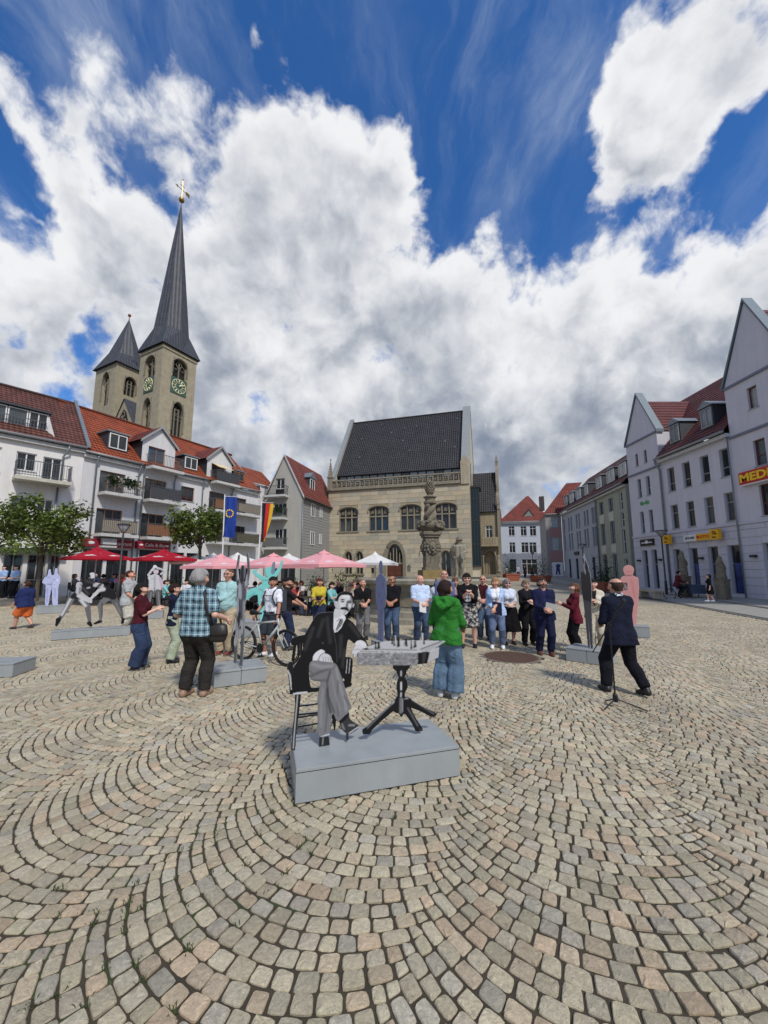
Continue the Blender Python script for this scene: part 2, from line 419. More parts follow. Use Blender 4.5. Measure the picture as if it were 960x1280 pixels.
def dormer(b, x0, x1, z0, z1, ez, sl, rm, fm=None, nv=2, gable=0.0, wm=None, ov=.12, gl=None):
 yf = (z0 - ez) / sl; yb = (z1 - ez) / sl + .3
 mb = MB(); mb.box(x0, x1, yf, yb, z0 - .5, z1); s = mb.build('dormer', wm or SLATE_D, b.root)
 t = MB()
 if gable:
  xc = (x0 + x1) / 2
  t.prism([(x0 - ov, z1 + .004), (x1 + ov, z1 + .004), (xc, z1 + gable)], yf - ov, yb + gable / sl)
 else: t.box(x0 - ov, x1 + ov, yf - ov, yb, z1 + .004, z1 + .1)
 t.build('dormer_roof', rm, s)
 w = b.win((x0 + x1) / 2, z0 + .12, (x1 - x0) - .16, z1 - z0 - .2, fm or WHITE_F, nv, y=yf - .04, gl=gl, sill=False, name='dormer_window', parent=s)
def pipe(b, pts, r=0.055, name='downpipe'):
 mb = MB(); mb.tube(pts, r, 8); b.part(name, mb, ZINC, True)
def courses(b, parent, name, x0, x1, z0, z1, h, ln, ops, m, y=0.0, th=.03, gap=.014, cols=None, limit=290, jit=0.3):
 """masonry pieces between the openings, each an object"""
 z = z0; row = 0; made = []; meshes = {}
 while z < z1 - .05:
  hh = min(h, z1 - z); spans = [(x0, x1)]
  for a, c, e, f in ops:
   if f > z + .05 and e < z + hh - .05:
    ns = []
    for p, q in spans:
     if c <= p or a >= q: ns.append((p, q)); continue
     if a > p: ns.append((p, a))
     if c < q: ns.append((c, q))
    spans = ns
  for p, q in spans:
   x = p; first = True
   while x < q - .04:
    L = ln * random.uniform(1 - jit, 1 + jit) * (0.5 if first and row % 2 else 1)
    first = False
    if q - x - L < ln * .45: L = q - x
    made.append((x, x + L, z, z + hh)); x += L
  z += hh; row += 1
 random.shuffle(made); rest = MB()
 for i, (p, q, e, f) in enumerate(made):
  pr = random.uniform(0, .008); c = random.choice(cols) if cols else (1, 1, 1); k = random.uniform(.9, 1.1); c = tuple(v * k for v in c)
  if i < limit:
   mb = MB(); mb.col = c; g = gap / 2; w2, h2 = (q - p) / 2 - g, (f - e) / 2 - g; bv = min(.012, w2 * .3, h2 * .3)
   Yf = -th - pr
   mb.add([(-w2, 0, -h2), (w2, 0, -h2), (w2, 0, h2), (-w2, 0, h2), (-w2, Yf + bv, -h2), (w2, Yf + bv, -h2), (w2, Yf + bv, h2), (-w2, Yf + bv, h2),
     (-w2 + bv, Yf, -h2 + bv), (w2 - bv, Yf, -h2 + bv), (w2 - bv, Yf, h2 - bv), (-w2 + bv, Yf, h2 - bv)],
                   [(8, 9, 10, 11), (4, 5, 9, 8), (5, 6, 10, 9), (6, 7, 11, 10), (7, 4, 8, 11), (0, 1, 5, 4), (1, 2, 6, 5), (2, 3, 7, 6), (3, 0, 4, 7)])
   mb.build(name, m, parent, ((p + q) / 2, y, (e + f) / 2))
  else:
   rest.col = c; rest.box(p + gap / 2, q - gap / 2, y - th - pr, y, e + gap / 2, f - gap / 2)
 if rest.v: tag(rest.build(name + '_rest', m, parent), kind='stuff')
def text(body, size, m, parent, loc, depth=.01, rz=0.0, align='CENTER', name='lettering', rot=None, sx=1.0, bold=0.0):
 cu = bpy.data.curves.new(name, 'FONT'); cu.body = body; cu.size = size; cu.extrude = depth; cu.align_x = align; cu.align_y = 'CENTER'
 cu.offset = bold; cu.resolution_u = 3
 t = bpy.data.objects.new(name, cu); COL.objects.link(t)
 me = bpy.data.meshes.new_from_object(t); bpy.data.objects.remove(t)
 me.materials.clear(); me.materials.append(m)
 o = put(name, me, parent, loc, rot=rot if rot else (R(90), 0, rz)); o.scale = (sx, 1, 1)
 return o
PLASTER_W = mat('plaster_white', lin(224, 222, 218), 0.85, 0.05, scale=1.2, bump=.15, bscale=60, streak=.10)
PLASTER_W2 = mat('plaster_pale_grey', lin(212, 211, 211), 0.85, 0.05, scale=1.2, bump=.15, bscale=60, streak=.10)
PLASTER_G = mat('plaster_grey', lin(170, 168, 159), 0.85, 0.05, scale=1.2, bump=.15, bscale=60, streak=.10)
PLASTER_L = mat('plaster_lilac', lin(203, 201, 208), 0.85, 0.045, scale=1.0, bump=.12, bscale=60, streak=.08)
PLASTER_L2 = mat('plaster_lilac_base', lin(196, 195, 204), 0.85, 0.05, scale=1.0, bump=.12, bscale=60, streak=.1)
TILE_B = tile_mat('tiles_brown', (0.125, 0.048, 0.032), (0.17, 0.06, 0.042))
TILE_O = tile_mat('tiles_orange', (0.35, 0.075, 0.022), (0.27, 0.056, 0.02))
TILE_R = tile_mat('tiles_red', (0.23, 0.05, 0.03), (0.18, 0.042, 0.026))
TILE_D = tile_mat('tiles_wine', (0.13, 0.03, 0.026), (0.17, 0.034, 0.028))
GUTTER = mat('gutter_zinc', (0.26, 0.27, 0.275), 0.5, 0.12, metal=.2)
DARKIN = mat('dark_interior', (0.012, 0.012, 0.013), 0.9, 0.2)
SIGNRED = mat('fascia_red', (0.27, 0.012, 0.03), 0.5, 0.08)
SIGNWHITE = mat('sign_white', (0.72, 0.72, 0.72), 0.5, 0.04)
def eave(b, x0, x1, ez, ov=.35):
 mb = MB(); mb.box(x0, x1, -ov + .12, -.003, ez - .34, ez - .12); b.part('cornice', mb, WHITE_F if False else CONC)
 g = MB(); g.tube([(x0, -ov, ez - .02), (x1, -ov, ez - .02)], .085, 8); b.part('gutter', g, GUTTER, True)
def brown_door(b, x0, x1, z, h, fm, nv, gl=None):
 return b.win((x0 + x1) / 2, z, x1 - x0, h, fm, nv, y=.14, gl=gl, sill=False, name='balcony_door')
# ---- left row, nearest house: white plaster under a brown tiled roof
b = Bld('apartment_house', 'white plastered apartment house under a brown tiled roof with a long glazed dormer', 'house', (-23.8, 18.56), (-19.3, 24.0), 'houses along the café side of the square')
EZ = 9.62; H1 = b
ops = [(3.92, 4.8, 7.62, 8.7), (5.1, 6.0, 7.05, 8.65), (2.5, 3.3, 7.3, 8.75), (3.9, 4.68, 5.0, 6.05), (5.05, 5.8, 5.0, 6.05), (2.4, 3.2, 4.9, 6.1), (.6, 1.5, 7.3, 8.7), (.6, 1.5, 4.9, 6.1)]
gops = [(.4, 1.9, .3, 2.75), (2.2, 3.7, .3, 2.75), (3.95, 4.75, .3, 2.75), (4.95, 5.75, .3, 2.75), (5.95, 6.4, .3, 2.75)]
mb = MB(); wall_grid(mb, -3, 7.05, 0, EZ - .1, ops + gops); shell(mb, -3, 7.05, 0, EZ - .1, 9); b.part('wall', mb, PLASTER_W)
for i, (x0, x1, z0, z1) in enumerate(ops):
 b.win((x0 + x1) / 2, z0, x1 - x0, z1 - z0, WHITE_F, 2, gl=[G_DARK, G_DARK, G_MID, G_MID, G_DARK, G_DARK, G_DARK, G_DARK][i], sill=i != 1)
for x0, x1, z0, z1 in gops:
 b.win((x0 + x1) / 2, z0, x1 - x0, z1 - z0, GREY_F, 2, .4, gl=G_DARK, name='shop_window', sill=False)
 g = MB()
 for k in range(9): g.box(x0 + (x1 - x0) * (k + .5) / 9 - .012, x0 + (x1 - x0) * (k + .5) / 9 + .012, .03, .05, .4, 1.25)
 b.part('window_grille', g, RAILM)
aw = MB(); aw.prism([(3.7, 2.8), (6.5, 2.8), (6.5, 3.1), (3.7, 3.1)], -.5, -.004); b.part('awning_box', aw, mat('awning_green', (.05, .08, .05), .8, .2))
balcony(b, 3.85, 6.38, 7.12, 1.05, slab=mat('slab_cream', lin(196, 192, 176), .8, .06, streak=.25))
eave(b, -3, 7.08, EZ)
rp = MB(); roof_plane(rp, (-3, -.36, EZ), (7.08, -.36, EZ), (7.08, 4.6, 13.95), (-3, 4.6, 13.95)); roof_plane(rp, (7.08, 9.5, EZ), (-3, 9.5, EZ), (-3, 4.6, 13.95), (7.08, 4.6, 13.95)); b.part('roof', rp, TILE_B)
rp = MB(); rp.tube([(-3, 4.6, 14.0), (7.08, 4.6, 14.0)], .12, 8); b.part('ridge_cap', rp, TILE_B)
v = MB(); v.prism([(7.09, 0), (7.3, 0), (7.3, .3), (7.09, .3)], 0, .01)
cp_ = MB(); cp_.add([(7.05, -.4, EZ + .02), (7.25, -.4, EZ + .02), (7.25, 4.7, 14.15), (7.05, 4.7, 14.15), (7.05, -.4, EZ + .2), (7.25, -.4, EZ + .2), (7.25, 4.7, 14.33), (7.05, 4.7, 14.33)],
                   [(3, 2, 1, 0), (4, 5, 6, 7), (0, 1, 5, 4), (1, 2, 6, 5), (2, 3, 7, 6), (3, 0, 4, 7)]); b.part('verge', cp_, ZINC)
sl = (13.95 - EZ) / 4.96; yf = .55
d = MB(); d.box(.6, 5.15, yf, 3.2, 10.0, 11.45); ds = b.part('dormer', d, SLATE_D)
d = MB(); d.prism([(.45, 11.454), (5.3, 11.454), (5.3, 11.56), (.45, 11.56)], yf - .25, 3.4); d.build('dormer_roof', SLATE_D, ds)
for k in range(5):
 b.win(1.05 + k * .92, 10.3, .88, 1.1, WHITE_F, 1 if k < 4 else 2, y=yf - .04, gl=[G_MID, G_CURT, G_MID, G_MID, G_DARK][k], sill=False, name='dormer_window', parent=ds)
g = MB(); railing(g, .7, 5.1, yf - .3, 10.28, .55, .14, yf - .05); g.build('dormer_rail', RAILM, ds)
d = MB(); d.add([(5.16, yf - .04, 10.05), (5.5, yf - .5, 10.0), (5.28, yf + .9, 11.5), (5.16, yf - .04, 11.5)], [(0, 1, 2, 3)]); d.build('dormer_cheek', WHITE_F, ds)
pipe(b, [(6.2, -.32, EZ - .1), (6.2, -.32, EZ - .35), (6.0, -.1, EZ - .8), (6.0, -.1, 7.3)]); pipe(b, [(5.9, -.1, 6.85), (5.9, -.1, .2)])
# ---- left row, second house: pale plaster, orange tiles, two gabled bays with balconies
b = Bld('apartment_house', 'pale grey apartment house with orange tiled roof, two gabled bays and a red-signed restaurant', 'house', (-19.35, 24.0), (-12.3, 36.9), 'houses along the café side of the square')
H2 = b; EZ2 = 9.42; LE = 14.7
bays = [(3.55, 6.05), (8.92, 11.45)]
W_BR = []
def col_set(x0):           # balcony column of a bay
 return [(x0 + .45, x0 + 1.72, 9.38, 11.0), (x0 + .38, x0 + 2.0, 6.95, 8.55), (x0 + .35, x0 + 2.0, 4.22, 5.95)]
bay_ops = [col_set(x0) for x0, _ in bays]
oth = [(1.02, 2.6, 6.95, 8.45), (1.02, 2.6, 4.22, 5.9), (6.75, 7.9, 7.35, 8.5), (6.75, 7.9, 4.6, 5.85), (11.95, 13.3, 6.95, 8.45), (11.95, 13.3, 4.22, 5.85)]
gf = [(.5, 1.7, .3, 3.2), (1.9, 3.2, .3, 3.2), (3.95, 5.75, .3, 3.3), (6.35, 7.4, .3, 3.2), (7.6, 8.6, .3, 3.2), (9.3, 11.1, .3, 3.1), (11.9, 13.9, .3, 3.1)]
mb = MB(); wall_grid(mb, 0, LE, 0, EZ2 - .1, oth + gf + [o for s_ in bay_ops for o in s_[1:]]); shell(mb, 0, LE, 0, EZ2 - .1, 9); b.part('wall', mb, PLASTER_W2)
for i, (x0, x1, z0, z1) in enumerate(oth):
 if i in (2, 3): b.win((x0 + x1) / 2, z0, x1 - x0, z1 - z0, RED_F, 2, .22, gl=G_DARK)
 else: brown_door(b, x0, x1, z0, z1 - z0, WOOD_F if i < 2 else RED_F, 3, [G_MID, G_MID, 0, 0, G_DARK, G_DARK][i])
for x0, x1, z0, z1 in gf: b.win((x0 + x1) / 2, z0, x1 - x0, z1 - z0, DARK_F, 3, .72, gl=G_DARK, name='shop_window', sill=False)
for k, (x0, x1) in enumerate(bays):
 xc = (x0 + x1) / 2; gz = 11.4; az = 12.62
 mb = MB(); o = bay_ops[k][0]; wall_grid(mb, x0, x1, EZ2 - .1, gz, [o])
 mb.add([(x0, 0, gz), (x1, 0, gz), (xc, 0, az)], [(0, 1, 2)]); bw = b.part('bay_gable', mb, PLASTER_W2)
 mb = MB(); mb.quad((x0, 3.4, EZ2), (x0, 0, EZ2), (x0, 0, gz), (x0, 3.4, gz)); mb.quad((x1, 0, EZ2), (x1, 3.4, EZ2), (x1, 3.4, gz), (x1, 0, gz)); b.part('bay_cheek', mb, SLATE_D)
 mb = MB(); f = .22
 roof_plane(mb, (x0 - f, 4.4, gz - .12), (x0 - f, -.2, gz - .12), (xc, -.2, az + .1), (xc, 4.4, az + .1)); roof_plane(mb, (x1 + f, -.2, gz - .12), (x1 + f, 4.4, gz - .12), (xc, 4.4, az + .1), (xc, -.2, az + .1)); b.part('bay_roof', mb, TILE_R)
 mb = MB()
 for s_, xe in ((-1, x0 - f), (1, x1 + f)):
  mb.add([(xe, -.215, gz - .3), (xc, -.215, az - .08), (xc, -.215, az + .12), (xe, -.215, gz - .1), (xe, -.16, gz - .3), (xc, -.16, az - .08), (xc, -.16, az + .12), (xe, -.16, gz - .1)], [(0, 1, 2, 3), (7, 6, 5, 4), (0, 4, 5, 1), (3, 2, 6, 7)])
 b.part('bargeboard', mb, GREY_F)
 for j, (p, q, z0, z1) in enumerate(bay_ops[k]):
  brown_door(b, p, q, z0, z1 - z0, WOOD_F, 3 if j else 2, [G_MID, G_DARK, G_DARK][j])
  pn = [None, mat('panel_dark', (.06, .062, .07), .6, .1), mat('panel_wood', (.28, .12, .05), .6, .2)][j]
  if k == 1: pn = [mat('panel_dark'), mat('panel_wood'), None][j]
  balcony(b, x0 + .28, x1 + .22, z0 - .02, 1.0, pn)
balcony(b, .95, 3.28, 6.93, 1.0, None, plants=7); balcony(b, .95, 3.28, 4.2, 1.0, mat('panel_reed', lin(150, 140, 125), .8, .25, scale=20))
balcony(b, 11.6, 14.45, 6.93, 1.0, mat('panel_reed')); balcony(b, 11.6, 14.45, 4.2, 1.0, mat('panel_olive', lin(96, 92, 70), .8, .2))
aw = MB(); aw.add([(9.35, -.05, 11.05), (10.7, -.05, 11.05), (10.8, -1.1, 10.55), (9.25, -1.1, 10.55), (9.35, -.05, 11.0), (10.7, -.05, 11.0), (10.8, -1.1, 10.5), (9.25, -1.1, 10.5)], [(0, 3, 2, 1), (4, 5, 6, 7), (3, 7, 6, 2), (0, 4, 7, 3), (1, 2, 6, 5)])
b.part('awning', aw, mat('awning_cream', lin(214, 196, 158), .8, .05))
segs = [(-.05, 3.55), (6.05, 8.92), (11.45, LE)]
for x0, x1 in segs: eave(b, x0, x1, EZ2)
rp = MB(); roof_plane(rp, (-.05, -.36, EZ2), (LE, -.36, EZ2), (LE, 4.5, 13.85), (-.05, 4.5, 13.85))
rp2 = MB(); roof_plane(rp2, (LE, 9.4, EZ2), (-.05, 9.4, EZ2), (-.05, 4.5, 13.85), (LE, 4.5, 13.85))
b.part('roof', rp, TILE_O); b.part('roof', rp2, TILE_O)
rp = MB(); rp.tube([(-.05, 4.5, 13.9), (LE + .3, 4.5, 13.9)], .12, 8); b.part('ridge_cap', rp, TILE_O)
sl2 = (13.85 - EZ2) / 4.86
for x0, x1, z0, z1, fm in [(1.45, 2.75, 10.1, 11.35, WHITE_F), (6.95, 8.2, 9.95, 11.1, WHITE_F), (11.85, 13.15, 10.0, 11.0, WOOD_F)]:
 dormer(b, x0, x1, z0, z1, EZ2 + .36 * sl2, sl2, ZINC, fm, 2)
for x in (.72, 3.42, 3.78, 6.12, 8.6, 11.55): pipe(b, [(x, -.3, EZ2 - .05), (x, -.3, EZ2 - .3), (x, -.09, EZ2 - .75), (x, -.09, .2)])
fs = MB(); fs.box(.35, 3.35, -.35, -.004, 3.35, 3.85); f1 = b.part('shop_fascia', fs, SIGNRED)
text('Restaurant', .34, SIGNWHITE, f1, (2.45, -.36, 3.6), .008); fs = MB(); fs.ball((.75, -.36, 3.58), (.2, .02, .1)); fs.build('fascia_emblem', SIGNWHITE, f1)
fs = MB(); fs.box(3.6, 5.95, -.35, -.004, 3.38, 3.88); f2 = b.part('shop_fascia', fs, SIGNRED)
text('Cafe & Bar', .34, SIGNWHITE, f2, (4.85, -.36, 3.63), .008)
for x in (3.85, 5.72): fs = MB(); fs.ball((x, -.36, 3.62), (.14, .02, .07)); fs.build('fascia_emblem', SIGNWHITE, f2)
fs = MB(); fs.box(1.2, 2.1, -.7, -.36, 3.3, 3.42); fs.box(1.25, 2.05, -.72, -.40, 3.5, 3.9); b.part('hanging_sign', fs, mat('hang_sign', (.5, .5, .5), .5, .3, scale=20))
cn = MB(); roof_plane(cn, (14.7, 1.2, 10.6), (18.2, 1.2, 10.6), (18.4, 3.6, 12.7), (15.4, 3.6, 12.7)); b.part('link_roof', cn, TILE_O)
cn = MB(); wall_grid(cn, 14.69, 18.0, 0, 10.6, [], 1.4); b.part('link_wall', cn, PLASTER_W2)
b.win(15.6, 9.35, 1.3, 1.15, WHITE_F, 2, y=1.34, sill=False)
# ---- grey gabled house beside the town hall
b = Bld('gabled_house', 'grey house with steep red tiled gable beside the town hall', 'house', (-12.2, 39.35), (-8.3, 38.3), 'houses along the café side of the square')
H3 = b; EZ3 = 9.45; LW = b.L; AX = LW * .48; AZ = 13.75; DP = 9.0
def pxr(u0, u1, v0, v1, y=0): a = b.px(u0, (v0 + v1) / 2, y)[0]; c = b.px(u1, (v0 + v1) / 2, y)[0]; return a, c, b.px((u0 + u1) / 2, v1, y)[1], b.px((u0 + u1) / 2, v0, y)[1]
fo = [pxr(345, 355.5, 598, 611), pxr(342, 358, 629, 645), pxr(343, 358, 661, 681)]
gfo = [(.5, 1.6, .2, 2.9), (1.9, 3.5, .2, 2.9)]
mb = MB(); wall_grid(mb, 0, LW, 0, EZ3, [fo[1], fo[2]] + gfo)
o = fo[0]
g = lambda x: EZ3 + (AZ - EZ3) * (x / AX if x < AX else (LW - x) / (LW - AX))
for p, q in ((0, o[0]), (o[0], AX), (AX, o[1]), (o[1], LW)):
 lo = lambda x: o[3] if o[0] - 1e-6 <= x <= o[1] + 1e-6 and (p >= o[0] - 1e-6 and q <= o[1] + 1e-6) else EZ3
 mb.add([(p, 0, lo(p)), (q, 0, lo(q)), (q, 0, max(g(q), lo(q))), (p, 0, max(g(p), lo(p)))], [(0, 1, 2, 3)])
side_ops = [(2.0, 2.9, 7.5, 8.9), (4.2, 4.8, 7.7, 8.8), (2.0, 2.9, 4.5, 5.9), (4.2, 4.8, 4.7, 5.8)]
shell(mb, 0, LW - .01, 0, EZ3, DP); b.part('wall', mb, PLASTER_G)
for i, (x0, x1, z0, z1) in enumerate(fo): b.win((x0 + x1) / 2, z0, x1 - x0, z1 - z0, WHITE_F, 3 if i else 2, y=.14, gl=G_DARK, sill=False, name='balcony_door')
for x0, x1, z0, z1 in gfo: b.win((x0 + x1) / 2, z0, x1 - x0, z1 - z0, DARK_F, 2, gl=G_DARK, sill=False, name='shop_window')
for (u0, u1, v) in ((335.5, 361, 621), (337, 360, 648.5), (332.5, 359.5, 685)):
 x0, z = b.px(u0, v); x1, _ = b.px(u1, v); balcony(b, x0, x1, z, .9, mat('panel_grey', lin(120, 122, 120), .7, .1) if v > 640 else None, plants=4 if v == 648.5 else 0)
sw = MB(); sw.quad((LW, 0, 0), (LW, DP, 0), (LW, DP, EZ3), (LW, 0, EZ3)); b.part('side_wall', sw, PLASTER_G)
BOARD = mat('side_board', lin(140, 139, 134), .8, .08, scale=3)
z = .3
while z < EZ3 - .3:
 q = MB(); q.add([(LW + .05, .1, 0), (LW + .05, DP - .05, 0), (LW + .03, DP - .05, .27), (LW + .03, .1, .27), (LW + .003, .1, 0), (LW + .003, DP - .05, 0), (LW + .003, DP - .05, .27), (LW + .003, .1, .27)], [(0, 1, 2, 3), (0, 4, 5, 1), (3, 2, 6, 7), (0, 3, 7, 4)])
 q.build('side_board', BOARD, b.root, (0, 0, z)); z += .29
for y0, y1, z0, z1 in side_ops:
 b.win((y0 + y1) / 2, z0, y1 - y0, z1 - z0, WHITE_F, 2, gl=G_DARK, sill=False, rz=R(90), x_side=LW + .07)
rp = MB(); roof_plane(rp, (LW + .3, -.15, EZ3 - .28), (LW + .3, DP, EZ3 - .28), (AX, DP, AZ + .05), (AX, -.15, AZ + .05)); roof_plane(rp, (-.3, DP, EZ3 - .28), (-.3, -.15, EZ3 - .28), (AX, -.15, AZ + .05), (AX, DP, AZ + .05)); b.part('roof', rp, TILE_R)
mb = MB()
for xe, ze in ((-.3, EZ3 - .3), (LW + .3, EZ3 - .3)): mb.add([(xe, -.18, ze - .14), (AX, -.18, AZ - .12), (AX, -.18, AZ + .12), (xe, -.18, ze + .1), (xe, -.1, ze - .14), (AX, -.1, AZ - .12), (AX, -.1, AZ + .12), (xe, -.1, ze + .1)], [(0, 1, 2, 3), (7, 6, 5, 4), (0, 4, 5, 1), (3, 2, 6, 7)])
b.part('bargeboard', mb, CONC)
gt = MB(); gt.tube([(LW + .36, -.1, EZ3 - .3), (LW + .36, DP, EZ3 - .3)], .08, 8); b.part('gutter', gt, DARK_F, True)
pipe(b, [(LW + .12, -.06, EZ3 - .5), (LW + .12, -.06, .2)])
sd = MB(); sd.box(LW - 1.3, LW - .55, 2.6, 4.0, 10.2, 11.9); sd_ = b.part('dormer', sd, SLATE_D)
sd = MB(); sd.add([(LW - 1.7, 2.45, 11.9), (LW - .4, 2.45, 11.9), (LW - .4, 4.15, 11.9), (LW - 1.7, 4.15, 11.9), (LW - 1.9, 3.3, 12.6), (LW - .4, 3.3, 12.6)], [(3, 2, 1, 0), (0, 1, 5, 4), (2, 3, 4, 5), (1, 2, 5)]); sd.build('dormer_roof', ZINC, sd_)
b.win(3.3, 10.5, 1.1, 1.3, WHITE_F, 2, gl=G_DARK, sill=False, rz=R(90), x_side=LW - .5, parent=sd_, name='dormer_window')
sk = MB(); sk.add([(LW - .5, 4.6, 10.55), (LW - .5, 5.3, 10.55), (LW - .95, 5.3, 11.35), (LW - .95, 4.6, 11.35)], [(0, 1, 2, 3)]); b.part('skylight', sk, G_CURT)
# ---- town hall
b = Bld('town_hall', 'sandstone Gothic town hall with steep slate roof and pierced balustrade', 'town hall', (-6.64, 45.2), (9.2, 40.6))
TH = b; TL = b.L
STONE = mat('sandstone', (1, 1, 1), 0.85, 0.14, scale=2.2, bump=.35, bscale=30, attr=True)
STONE_P = mat('sandstone_plain', lin(168, 157, 134), 0.85, 0.14, scale=2.2, bump=.3, bscale=30, streak=.2)
STONE_G = mat('sandstone_grey', lin(140, 132, 114), 0.85, 0.2, scale=5, bump=.4, bscale=30, streak=.25)
MORTAR = mat('mortar', lin(150, 138, 110), 0.9, 0.1)
PALE = mat('gable_plaster', lin(196, 186, 164), 0.85, 0.06, scale=2, streak=.12)
wops = [(xc - 1.17, xc + 1.17, 6.33, 9.05) for xc in (2.57, 6.27, 10.0, 13.88)]
gops = [(2.2, 3.08, 1.45, 3.9), (3.55, 4.43, 1.45, 3.9), (7.25, 9.05, 0.6, 4.7), (13.28, 14.36, 1.2, 3.85), (5.4, 5.75, 1.5, 2.1)]
mb = MB(); wall_grid(mb, 0, TL, 0, 11.1, wops + gops, 0, .45); shell(mb, 0, TL, 0, 11.1, 12); wl = b.part('wall', mb, MORTAR)
SC_ = [lin(176, 165, 142), lin(170, 161, 140), lin(182, 171, 148), lin(166, 158, 138), lin(174, 162, 136), lin(158, 152, 136), lin(178, 164, 138)]
courses(b, b.root, 'stone_block', 0, TL, .02, 11.1, .52, 1.15, wops + gops, STONE, 0, .03, .016, SC_)
def arch_pts(x0, x1, zs, zt, pointed, n=8):
 xc = (x0 + x1) / 2; w = (x1 - x0) / 2; out = []
 for k in range(n + 1):
  f = k / n
  if pointed:                                   # half of a two-centred arch
   z = zs + (zt - zs) * math.sin(f * math.pi / 2) ** .9; x = x0 + w * (1 - math.cos(f * math.pi / 2)) ** 1.0
   x = x0 + w * (f ** 1.6 * .55 + .45 * (1 - math.cos(f * math.pi / 2)))
  else:
   x = x0 + w * (1 - math.cos(f * math.pi / 2)); z = zs + (zt - zs) * math.sin(f * math.pi / 2)
  out.append((x, z))
 return out
def arch_spandrel(mb, x0, x1, zs, zt, pointed, ya, yb):
 L_ = arch_pts(x0, x1, zs, zt, pointed); xc = (x0 + x1) / 2
 mb.prism(L_[::-1] + [(x0 - .004, zs), (x0 - .004, zt + .004), (xc, zt + .004)][0:0] + [(x0, zt + .01)] if False else [(x0, zs), *L_[1:], (x0, zt + .003)], ya, yb)
 Rr = [(2 * xc - x, z) for x, z in L_]
 mb.prism([(x1, zt + .003), *Rr[:0:-1], (x1, zs)], ya, yb)
def arch_mould(mb, x0, x1, zs, zt, pointed, r, y, legs=0.0):
 L_ = arch_pts(x0, x1, zs, zt, pointed); xc = (x0 + x1) / 2
 pts = ([(x0, y, zs - legs)] if legs else []) + [(x, y, z) for x, z in L_] + [(2 * xc - x, y, z) for x, z in L_[-2::-1]] + ([(x1, y, zs - legs)] if legs else [])
 mb.tube(pts, r, 6)
def ring(mb, c, r, t, y, n=10): mb.tube([(c[0] + r * math.cos(2 * math.pi * k / n), y, c[1] + r * math.sin(2 * math.pi * k / n)) for k in range(n + 1)], t, 5)
def gothic_window(b, x0, x1, z0, z1, lights=3, zt=None, arched=.35, name='gothic_window', ft=.07, gl=None):
 """stone mullions, transom and tracery in a deep opening; panes behind"""
 mb = MB(); arch_spandrel(mb, x0, x1, z1 - arched, z1, arched > .5, -.012, .4)
 mb.box(x0, x0 + .1, .12, .3, z0, z1 - arched * .6); mb.box(x1 - .1, x1, .12, .3, z0, z1 - arched * .6)
 for k in range(1, lights):
  x = x0 + (x1 - x0) * k / lights; mb.box(x - ft, x + ft, .1, .3, z0, z1 - .05)
 if zt:
  for k in range(lights):
   xa = x0 + (x1 - x0) * k / lights + (ft if k else .1); xb = x0 + (x1 - x0) * (k + 1) / lights - (ft if k < lights - 1 else .1)
   mb.box(xa, xb, .11, .29, zt - .07, zt + .07)
   cx = (xa + xb) / 2; rr = (xb - xa) / 2 * .52
   for a in (0, 90, 180, 270): ring(mb, (cx + rr * .72 * math.cos(R(a + 45)), zt + .5 + rr * .72 * math.sin(R(a + 45))), rr * .55, .045, .2, 8)
 if arched > .5: ring(mb, ((x0 + x1) / 2, z1 - arched * .55), (x1 - x0) * .14, .045, .2, 8)
 w = b.part(name, mb, STONE_G)
 h = MB(); arch_mould(h, x0 - .1, x1 + .1, z1 - arched, z1 + .13, arched > .5, .09, -.05, .25); h.box(x0 - .2, x1 + .2, -.14, -.032, z0 - .16, z0 - .02); h.build('hood_mould', STONE_G, w)
 for k in range(lights):
  xa = x0 + (x1 - x0) * k / lights; xb = x0 + (x1 - x0) * (k + 1) / lights
  p = MB(); p.quad((xa, .34, z0), (xb, .34, z0), (xb, .34, z1), (xa, .34, z1)); p.build('pane', gl or random.choice([G_DARK, G_DARK, G_MID]), w)
for x0, x1, z0, z1 in wops: gothic_window(b, x0, x1, z0, z1, 3, 7.95, .42)
for i in (0, 1, 3): x0, x1, z0, z1 = gops[i]; gothic_window(b, x0, x1, z0, z1, 2, None, .85, ft=.05, gl=G_DARK)
x0, x1, z0, z1 = gops[2]
mb = MB(); arch_spandrel(mb, x0, x1, 2.9, z1, True, -.012, .4); mb.box(x0, x1, .1, .32, 2.5, 2.68)
for k in range(1, 5): x = x0 + (x1 - x0) * k / 5; mb.box(x - .05, x + .05, .12, .28, 2.68, z1 - .15 - abs(k - 2.5) * .5)
pt = b.part('portal', mb, STONE_G)
h = MB()
for r_, q in ((.09, .06), (.22, .07), (.36, .07)): arch_mould(h, x0 - r_, x1 + r_, 2.9, z1 + r_ * 1.2, True, q, -.05 - r_ * .1, 2.3)
h.build('archivolt', STONE_G, pt)
p = MB(); p.quad((x0, .36, 2.6), (x1, .36, 2.6), (x1, .36, z1), (x0, .36, z1)); p.build('pane', G_DARK, pt)
DOORW = mat('door_brown', (0.10, 0.028, 0.012), .5, .2, scale=4)
for k in range(2):
 dm = MB(); xa = x0 + .06 + k * .85; dm.box(xa, xa + .82, .2, .28, .6, 2.48)
 for q in range(3): dm.box(xa + .12, xa + .70, .17, .2, .72 + q * .58, 1.2 + q * .58)
 dm.build('door', DOORW, pt)
nb = MB(); nb.box(9.6, 9.95, -.08, -.03, 1.75, 2.25); nb.prism([(9.57, 2.25), (9.98, 2.25), (9.775, 2.5)], -.1, -.03); b.part('notice_box', nb, mat('notice', lin(90, 96, 90), .5, .2))
mb = MB()
